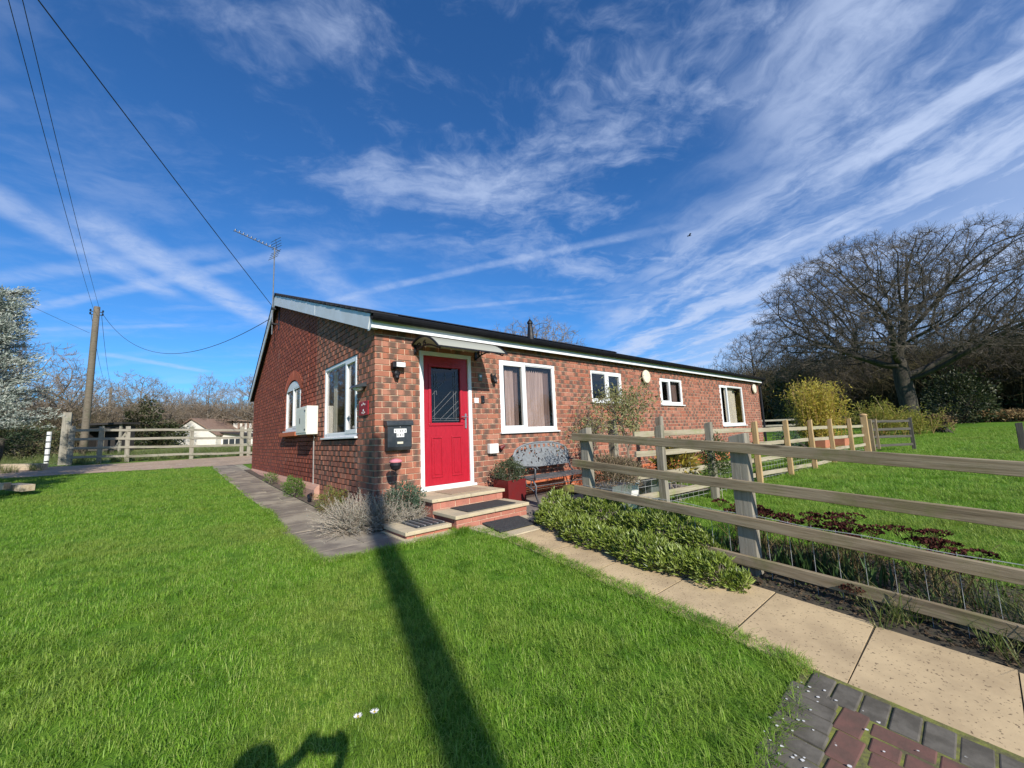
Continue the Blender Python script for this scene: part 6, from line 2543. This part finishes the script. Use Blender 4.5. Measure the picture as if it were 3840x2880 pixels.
def put_tree(name, v1, v2, loc, rotz, scl, label, bm, tm, group=None, cache={}):
    key = id(v2)
    if key not in cache:
        cache[key] = (np_mesh('trunk', v1[0], 3, v1[1], bm, smooth=True), np_mesh('crown', v2[0], 3, v2[1], tm))
    a, c = cache[key]
    e = empty(name, loc, label, 'tree', group)
    e.rotation_euler = (0, 0, rotz)
    e.scale = (scl, scl, scl)
    for nm, me in (('trunk', a), ('crown', c)):
        o = bpy.data.objects.new(nm, me)
        COL.objects.link(o)
        o.parent = e
    return e


# the great oak on the right
P, par, rg_ = grow_tree(3, 4.6, dome(8.7, 6.9, 6.5, low=-.40), 6500, .30, 3.6, .36, lean=(-.15, .1))
ov1, ov2 = tree_meshes(P, par, rg_, .013, .48, 2.25, .52, 6, .0075, .22, .028)
put_tree('oak_tree', ov1, ov2, (36.0, -2.3, g1(36, -2.3) - .1), 0.6, 1.0, 'huge bare spreading oak tree on the right beyond the garden', M['bark'], M['twig'])
# three kinds of smaller bare tree, copied along the wood edges
P, par, rg_ = grow_tree(5, 2.2, dome(4.6, 4.8, 5.2, low=-.6), 1000, .36, 3.2, .5)
k1 = tree_meshes(P, par, rg_, .014, .26, 2.3, .62, 4, .012, .3, .03)
P, par, rg_ = grow_tree(8, 3.0, dome(3.4, 5.6, 6.2, low=-.75), 850, .38, 3.2, .5)
k2 = tree_meshes(P, par, rg_, .014, .22, 2.3, .7, 4, .013, .5, .03)
P, par, rg_ = grow_tree(12, 2.6, dome(5.4, 4.0, 5.6, low=-.3), 1000, .36, 3.2, .5)
k3 = tree_meshes(P, par, rg_, .014, .30, 2.3, .55, 4, .012, .2, .03)
KS = (k1, k2, k3)


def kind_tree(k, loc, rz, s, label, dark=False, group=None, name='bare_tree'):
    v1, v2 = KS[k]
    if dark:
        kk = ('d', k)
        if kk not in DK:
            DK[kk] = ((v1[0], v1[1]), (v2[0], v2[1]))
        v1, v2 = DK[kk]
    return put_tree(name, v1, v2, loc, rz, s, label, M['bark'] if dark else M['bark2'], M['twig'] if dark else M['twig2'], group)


DK = {}
gl = lambda x, y: (x, y, g1(x, y) - .1)
kind_tree(0, (57.0, 13.2, 2.2), 1.0, 1.05, 'round headed bare tree rising behind the far roof end', dark=True)
kind_tree(2, (29.6, 27.9, 1.0), 2.0, 1.30, 'bare tree top showing above the roof beside the flue')
# wood on the left
LT = [(-16.5, 40, 1, 1.05, 'bare tree nearest the silver conifer in the left wood'), (-12.0, 47, 0, 1.0, 'bare tree left of the tall pole, behind its foot'), (-13.0, 41, 1, .85, 'slim bare tree between the silver conifer and the tall pole'),
      (-8.2, 46, 2, .72, 'bushy bare tree immediately right of the tall pole'), (-4.4, 52, 0, .80, 'broad bare tree with a dark ivy trunk above the white cottage'), (-1.8, 58, 2, .72, 'bare tree behind the cottage gable peak'),
      (2.2, 62, 1, .80, 'bare tree behind the cottage side extension'), (7.0, 58, 0, .95, 'rounded bare tree next to the gable wall on the left'), (11.0, 62, 2, .95, 'bare tree half hidden by the gable wall edge'),
      (-20.0, 52, 2, 1.1, 'bare tree at the far left edge behind the conifer')]
for i, (x, y, k, s, lb) in enumerate(LT):
    kind_tree(k, gl(x, y), i * 1.3, s, lb, group='bare trees of the left wood')
# wood on the right
RT = [(58, 8, 0, .85, 'bare tree of the right wood left of the golden bamboo'), (52, 4.0, 1, .75, 'bare tree of the right wood behind golden bamboo'), (55, -2, 2, .85, 'bare tree of the right wood behind the oak trunk'),
      (50, -9, 0, .95, 'bare tree of the right wood just right of the oak'), (47, -14, 2, .95, 'bare tree of the right wood towards the right edge'), (54, -17, 1, 1.0, 'tall bare tree of the right wood at the right edge'),
      (62, 2, 2, 1.0, 'bare tree deep in the right wood behind the oak'), (44, -18, 0, .8, 'bare tree of the right wood beyond the right edge post')]
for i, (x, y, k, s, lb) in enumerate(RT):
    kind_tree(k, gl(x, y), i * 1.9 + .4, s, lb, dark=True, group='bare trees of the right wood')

# ivy on the trunk above the cottage, as part of its own shrub
def blob(name, c, rad, n, length, width, mat, label, cat, seed, shell=.55, up=.1, lump=.25):
    rng = np.random.default_rng(seed)
    e = empty(name, (c[0], c[1], g1(c[0], c[1])), label, cat)
    vt_obj('foliage', bush(c, rad, n, length, width, rng, shell, up, lump, -2), M[mat], e)
    gz = g1(c[0], c[1])
    tips = np.asarray(c) + unit(rng.normal(size=(18, 3))) * np.asarray(rad) * .7
    vt_obj('stems', stems_from((c[0], c[1], gz), tips, rng, .05, .02, .2), M['bark'], e)
    return e


blob('ivy_column', (-3.9, 50.5, 2.9), (1.5, 1.5, 2.4), 3600, .22, .7, 'ivy', 'dark ivy clad trunk standing left of the white cottage', 'ivy', 91)
blob('ivy_column', (-1.9, 51.5, 2.0), (1.6, 1.2, 1.5), 2200, .22, .7, 'ivy', 'low dark holly bush touching the white cottage roof', 'bush', 92)
blob('hedge', (-7.0, 23.5, 1.1), (1.4, .8, .95), 4200, .10, .6, 'hedge', 'dark leafy hedge left of the thick pale post', 'hedge', 93)
blob('hedge', (-9.6, 25.5, 1.3), (2.0, .9, 1.2), 3800, .11, .6, 'hedge', 'dark leafy hedge behind the silver conifer', 'hedge', 94)
blob('yew_bush', (-13.2, 38.0, 2.6), (2.8, 1.6, 2.0), 4200, .20, .5, 'hedge', 'large olive brown evergreen bush left of the tall pole', 'bush', 95)
blob('laurel_bush', (33.0, 8.8, .9), (1.3, 1.0, 1.2), 2600, .13, .5, 'ivy', 'dark rounded bush beyond the house corner downpipe', 'bush', 96)
blob('holly_bush', (40.0, 5.2, 2.6), (2.0, 1.6, 3.0), 4600, .20, .6, 'ivy', 'tall dark ivy thicket just left of the golden bamboo', 'bush', 97)
blob('holly_bush', (41.0, -4.5, 1.5), (2.6, 1.8, 2.4), 4200, .20, .6, 'ivy', 'dark ivy thicket around the foot of the oak', 'bush', 98)

# brushwood masses: stuff
def brush_mesh(name, seed, n, h, w_, mat):
    rng = np.random.default_rng(seed)
    base = np.column_stack([rng.normal(size=n) * w_ * .35, rng.normal(size=n) * w_ * .35, np.zeros(n)])
    d = unit(np.column_stack([rng.normal(size=(n, 2)) * .38, np.ones(n)]))
    L = rng.uniform(.5, 1.0, (n, 1)) * h
    m = base + d * L * .5
    parts = [sticks(base, m, .022, .014)]
    for _ in range(3):
        d2 = unit(d + rng.normal(size=d.shape) * .42)
        t = m + d2 * L * .5
        parts.append(sticks(m, t, .013, .006))
        for _ in range(2):
            d3 = unit(d2 + rng.normal(size=d.shape) * .7)
            parts.append(sticks((m + t) / 2, (m + t) / 2 + d3 * L * .28, .008, .004))
    vt = join(parts)
    return np_mesh(name, vt[0], 3, vt[1], mat)


def bushmesh(name, seed, n, rad, ln, mat):
    rng = np.random.default_rng(seed)
    vt = bush((0, 0, rad[2] * .7), rad, n, ln, .6, rng, .5, .1, .3, -2)
    return np_mesh(name, vt[0], 3, vt[1], mat)


rng = np.random.default_rng(5)
br = [brush_mesh('brush', 100 + i, 46, 4.2, 2.6, M['brush']) for i in range(3)]
x = rng.uniform(-40, 44, 1000)
y = rng.uniform(44, 96, 1000)
k = ~((x > -7 + (y - 44) * .1) & (x < 12) & (y < 69))
x, y = x[k], y[k]
instancer('left_undergrowth', np.column_stack([x, y, G(x, y)]), rng.random(len(x)) * 6.28, rng.uniform(.6, 1.15, len(x)) * np.where(y > 69, 1.9, 1), rng.integers(0, 3, len(x)), br, 'brown leafless undergrowth of the wood on the left', 'undergrowth')
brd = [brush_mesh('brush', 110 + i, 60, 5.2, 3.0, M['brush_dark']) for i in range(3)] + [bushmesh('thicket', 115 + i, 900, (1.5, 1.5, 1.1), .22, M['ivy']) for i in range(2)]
t = rng.random(620)
x = 62 - 22 * t + rng.uniform(0, 26, 620)
y = 24 - 58 * t + rng.normal(size=620) * 2.0
k = ~((np.hypot(x - 36, y + 2.3) < 6))
x, y = x[k], y[k]
kd = np.where(rng.random(len(x)) < .68, rng.integers(0, 3, len(x)), rng.integers(3, 5, len(x)))
instancer('right_undergrowth', np.column_stack([x, y, G(x, y)]), rng.random(len(x)) * 6.28, rng.uniform(.8, 1.3, len(x)) * np.interp(x, [40, 60, 80], [.9, 1.45, 1.9]), kd, brd, 'dark tangled undergrowth of the wood on the right', 'undergrowth')
bk_ = [bushmesh('bracken', 120 + i, 420, (.8, .8, .35), .16, M['bracken']) for i in range(2)]
t = rng.random(130)
x = 47 - 13 * t + rng.normal(size=130) * .7
y = 4 - 26 * t + rng.normal(size=130) * .6
instancer('bracken', np.column_stack([x, y, G(x, y)]), rng.random(130) * 6.28, rng.uniform(.6, 1.2, 130), rng.integers(0, 2, 130), bk_, 'rusty dead bracken bank along the right wood edge', 'bracken')

# ------------------------------------------------------------------ golden bamboo, planters
def bamboo(name, c, w_, h, n, seed, leaf_mat, label, lean=.12, nl=110):
    rng = np.random.default_rng(seed)
    gz = g1(c[0], c[1])
    e = empty(name, (c[0], c[1], gz), label, 'bamboo')
    base = np.column_stack([c[0] + rng.normal(size=n) * w_ * .28, c[1] + rng.normal(size=n) * w_ * .28, np.full(n, gz)])
    hh = h * rng.uniform(.55, 1.0, n)[:, None]
    out = base - np.array([c[0], c[1], gz])
    d = unit(np.array([0, 0, 1.0]) + out * .16 + rng.normal(size=base.shape) * lean)
    m = base + d * hh * .6
    d2 = unit(d + rng.normal(size=base.shape) * lean * 1.6)
    tip = m + d2 * hh * .4
    vt_obj('canes', join([sticks(base, m, .012, .009, 5), sticks(m, tip, .009, .003, 4)]), M['bamboo_cane'], e)
    P, A = [], []
    for _ in range(nl):
        f = rng.uniform(.22, 1.0, (n, 1))
        q = np.where(f < .6, base + (m - base) * f / .6, m + (tip - m) * (f - .6) / .4)
        P.append(q + rng.normal(size=q.shape) * np.array([.13, .13, .06]))
        A.append(rng.normal(size=q.shape) + np.array([0, 0, .15]))
    P, A = np.concatenate(P), np.concatenate(A)
    vt_obj('foliage', leaves(P, A, rng.uniform(.07, .16, len(P)), .22, rng, droop=.2), M[leaf_mat], e)
    return e


bamboo('golden_bamboo', (18.1, -.95, 0), 1.05, 2.85, 120, 131, 'bamboo', 'tall golden yellow bamboo clump behind the garden fence', lean=.055)
bamboo('green_bamboo', (25.2, -1.9, 0), 1.5, 2.1, 60, 132, 'bamboo2', 'arching yellow green bamboo clump left of the oak trunk', lean=.34)
bamboo('green_bamboo', (26.4, -3.0, 0), 1.1, 1.5, 34, 133, 'bamboo2', 'lower yellow green bamboo clump behind the field gate', lean=.4)
for i, (x, y, lb) in enumerate(((16.6, -1.35, 'left terracotta trough in front of the golden bamboo'), (17.55, -1.75, 'right terracotta trough in front of the golden bamboo'))):
    e = trough(x - .42, x + .42, y - .2, y + .2, g1(x, y), g1(x, y) + .34, 'terracotta', lb, .03)
blob('clipped_bush', (15.9, -.4, -.12), (.55, .45, .36), 1500, .05, .6, 'rue', 'low grey green bush at the house corner behind fence', 'bush', 135)
blob('red_leaf_shrub', (27.4, -4.0, .25), (.5, .5, .45), 500, .12, .5, 'dead', 'small shrub with reddish leaves at the foot of the oak', 'shrub', 136)

# ------------------------------------------------------------------ silver conifer at the left edge
def conifer(c, h, r, seed, label):
    rng = np.random.default_rng(seed)
    gz = g1(c[0], c[1])
    e = empty('silver_conifer', (c[0], c[1], gz), label, 'tree')
    vt_obj('trunk', sticks(np.array([[c[0], c[1], gz - .1]]), np.array([[c[0] + .1, c[1], gz + h]]), [.16], [.02], 9), M['bark'], e)
    A, C_, P, D = [], [], [], []
    z = .75
    while z < h - .1:
        f = 1 - (z / h) ** 1.3
        for k in range(7):
            a = rng.random() * 6.283
            L = r * (.35 + .65 * f) * rng.uniform(.7, 1.1)
            d = np.array([math.cos(a), math.sin(a), .18 + .3 * (1 - f)])
            d /= np.linalg.norm(d)
            p0 = np.array([c[0], c[1], gz + z])
            p1 = p0 + d * L
            A.append(p0)
            C_.append(p1)
            for t in np.linspace(.25, 1, 9):
                q = p0 + (p1 - p0) * t
                for _ in range(26):
                    P.append(q + rng.normal(size=3) * np.array([.10, .10, .055]) * (1.15 - .5 * t))
                    D.append(d + rng.normal(size=3) * .7 + np.array([0, 0, .3]))
        z += .17
    A, C_, P, D = map(np.array, (A, C_, P, D))
    vt_obj('branches', sticks(A, C_, .022, .006, 4), M['bark'], e)
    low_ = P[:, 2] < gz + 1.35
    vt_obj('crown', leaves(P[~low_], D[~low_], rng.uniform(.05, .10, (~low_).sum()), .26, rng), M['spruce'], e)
    vt_obj('shaded_lower_crown', leaves(P[low_], D[low_], rng.uniform(.05, .10, low_.sum()), .26, rng), M['conifer'], e)  # shade on the low boughs is put into a darker needle colour
    return e


conifer((-5.45, 10.2, 0), 4.9, 1.35, 141, 'silvery blue conifer with lower boughs darkened as shade at the left edge')
conifer((-6.2, 4.3, 0), 4.3, 1.25, 142, 'conifer just left of the frame that shades the far lawn corner')
e = empty('tree_stake', (-5.02, 9.4, -.2), 'dark leaning timber stake below the silver conifer', 'stake')
q = B()
q.tube([(-5.12, 9.3, -.25), (-5.0, 9.5, .55), (-4.98, 9.6, .95)], [.09, .075, .06], 8)
q.obj('shaft', M['bark'], e)

# ------------------------------------------------------------------ a bird far off
e = empty('bird', (30, 8.5, 16.2), 'tiny dark bird flying above the oak', 'bird')
q = B()
bc = Vector((30, 8.5, 16.2))
q.tube([bc + Vector((.14, -.1, 0)), bc, bc + Vector((-.14, .1, 0))], [.01, .045, .008], 7)
q.obj('body', M['black'], e)
for s in (-1, 1):
    q = B()
    q.raw([bc + Vector((.05, -.03, .01)), bc + Vector((-.05, .04, .01)), bc + Vector((-.06 + s * .12, .06 + s * .16, .10)), bc + Vector((s * .20, s * .26, .07))], [(0, 1, 2, 3)])
    q.obj('wing', M['black'], e)

# ------------------------------------------------------------------ the photographer, just behind the camera
FW = Vector((math.sin(YAW), math.cos(YAW), 0))
RT_ = Vector((math.cos(YAW), -math.sin(YAW), 0))
CV = Vector(CAM)
foot = CV - FW * .42 - RT_ * .08
gz = g1(foot.x, foot.y)
person = empty('person', (foot.x, foot.y, gz), 'person in dark clothes behind the viewer holding up a phone', 'person')


def pp(f, r_, z):
    v = foot + FW * f + RT_ * r_
    return Vector((v.x, v.y, gz + z))


joints = {
    'pelvis': (pp(0, 0, .92), .135), 'waist': (pp(0, 0, 1.06), .125), 'chest': (pp(.01, 0, 1.26), .145), 'neck': (pp(.0, .0, 1.42), .058), 'head': (pp(.035, .0, 1.495), .080), 'crown': (pp(.03, .0, 1.575), .075),
    'shl': (pp(.0, -.175, 1.385), .062), 'ell': (pp(.10, -.27, 1.17), .045), 'wrl': (pp(.33, -.06, 1.345), .028),
    'shr': (pp(.0, .175, 1.385), .062), 'elr': (pp(.16, .25, 1.15), .045), 'wrr': (pp(.34, .165, 1.33), .028),
    'hpl': (pp(0, -.09, .86), .095), 'knl': (pp(.03, -.10, .48), .062), 'anl': (pp(0, -.11, .09), .042), 'tol': (pp(.16, -.12, .035), .032),
    'hpr': (pp(0, .09, .86), .095), 'knr': (pp(.03, .10, .48), .062), 'anr': (pp(0, .11, .09), .042), 'tor': (pp(.16, .13, .035), .032)}
edges = [('pelvis', 'waist'), ('waist', 'chest'), ('chest', 'neck'), ('neck', 'head'), ('head', 'crown'), ('chest', 'shl'), ('shl', 'ell'), ('ell', 'wrl'), ('chest', 'shr'), ('shr', 'elr'), ('elr', 'wrr'),
         ('pelvis', 'hpl'), ('hpl', 'knl'), ('knl', 'anl'), ('anl', 'tol'), ('pelvis', 'hpr'), ('hpr', 'knr'), ('knr', 'anr'), ('anr', 'tor')]


def skin_obj(name, js, es, root, mat, parent):
    names = list(js)
    me = bpy.data.meshes.new(name)
    o0_ = WL[parent.name]
    me.from_pydata([js[k][0] - o0_ for k in names], [(names.index(a), names.index(c)) for a, c in es], [])
    me.materials.append(mat)
    o = link(name, me, parent, o0_)
    md = o.modifiers.new('skin', 'SKIN')
    md.use_smooth_shade = True
    for i, k in enumerate(names):
        sv = me.skin_vertices[0].data[i] if me.skin_vertices else None
        if sv:
            sv.radius = (js[k][1], js[k][1])
            sv.use_root = (k == root)
    sb = o.modifiers.new('smooth', 'SUBSURF')
    sb.levels = sb.render_levels = 1
    return o


def skin_layer(me):
    if not me.skin_vertices:
        import bmesh
        bmx = bmesh.new()
        bmx.from_mesh(me)
        bmx.verts.layers.skin.verify()
        bmx.to_mesh(me)
        bmx.free()


def skinned(name, js, es, root, mat, parent):
    names = list(js)
    me = bpy.data.meshes.new(name)
    o0_ = WL[parent.name]
    me.from_pydata([tuple(js[k][0] - o0_) for k in names], [(names.index(a), names.index(c)) for a, c in es], [])
    me.materials.append(mat)
    skin_layer(me)
    for i, k in enumerate(names):
        sv = me.skin_vertices[0].data[i]
        sv.radius = (js[k][1], js[k][1])
        sv.use_root = (k == root)
    o = link(name, me, parent, o0_)
    o.modifiers.new('skin', 'SKIN').use_smooth_shade = True
    sb = o.modifiers.new('smooth', 'SUBSURF')
    sb.levels = sb.render_levels = 1
    return o


skinned('body', joints, edges, 'pelvis', M['cloth'], person)
q = B()
hc = joints['head'][0]
q.lathe([(.035, -.11), (.075, -.06), (.088, .0), (.086, .05), (.066, .095), (.02, .115)], hc + Vector((0, 0, .03)), 16)
q.obj('hair', M['bark'], person, smooth=True)
for side, wk in ((-1, 'wrl'), (1, 'wrr')):
    js, es = {}, []
    wv = joints[wk][0]
    palm = CV - FW * .055 + RT_ * (side * .085 + .045) + Vector((0, 0, -.035))
    js['w'] = (wv, .026)
    js['p'] = (palm, .026)
    es.append(('w', 'p'))
    for i in range(4):
        k0, k1 = 'a%d' % i, 'b%d' % i
        js[k0] = (palm + RT_ * (-side * .01) + FW * .012 + Vector((0, 0, .012 + .018 * i)), .009)
        js[k1] = (palm + RT_ * (-side * .05) + FW * .018 + Vector((0, 0, .014 + .018 * i)), .008)
        es += [('p', k0), (k0, k1)]
    js['t0'] = (palm + RT_ * (-side * .012) - FW * .02 + Vector((0, 0, .02)), .010)
    js['t1'] = (palm + RT_ * (-side * .05) - FW * .012 + Vector((0, 0, .03)), .009)
    es += [('p', 't0'), ('t0', 't1')]
    skinned('hand', js, es, 'p', M['skin'], person)
ph = empty('phone', tuple(CV - FW * .03), 'black phone held level at the viewpoint', 'phone')
q = B()
c0 = CV - FW * .032 + RT_ * .055 - Vector((0, 0, .02))
q.bar(c0 - RT_ * .075, c0 + RT_ * .075, .009, .072, up=(0, 0, 1))
q.obj('case', M['black'], ph, bevel=.003)
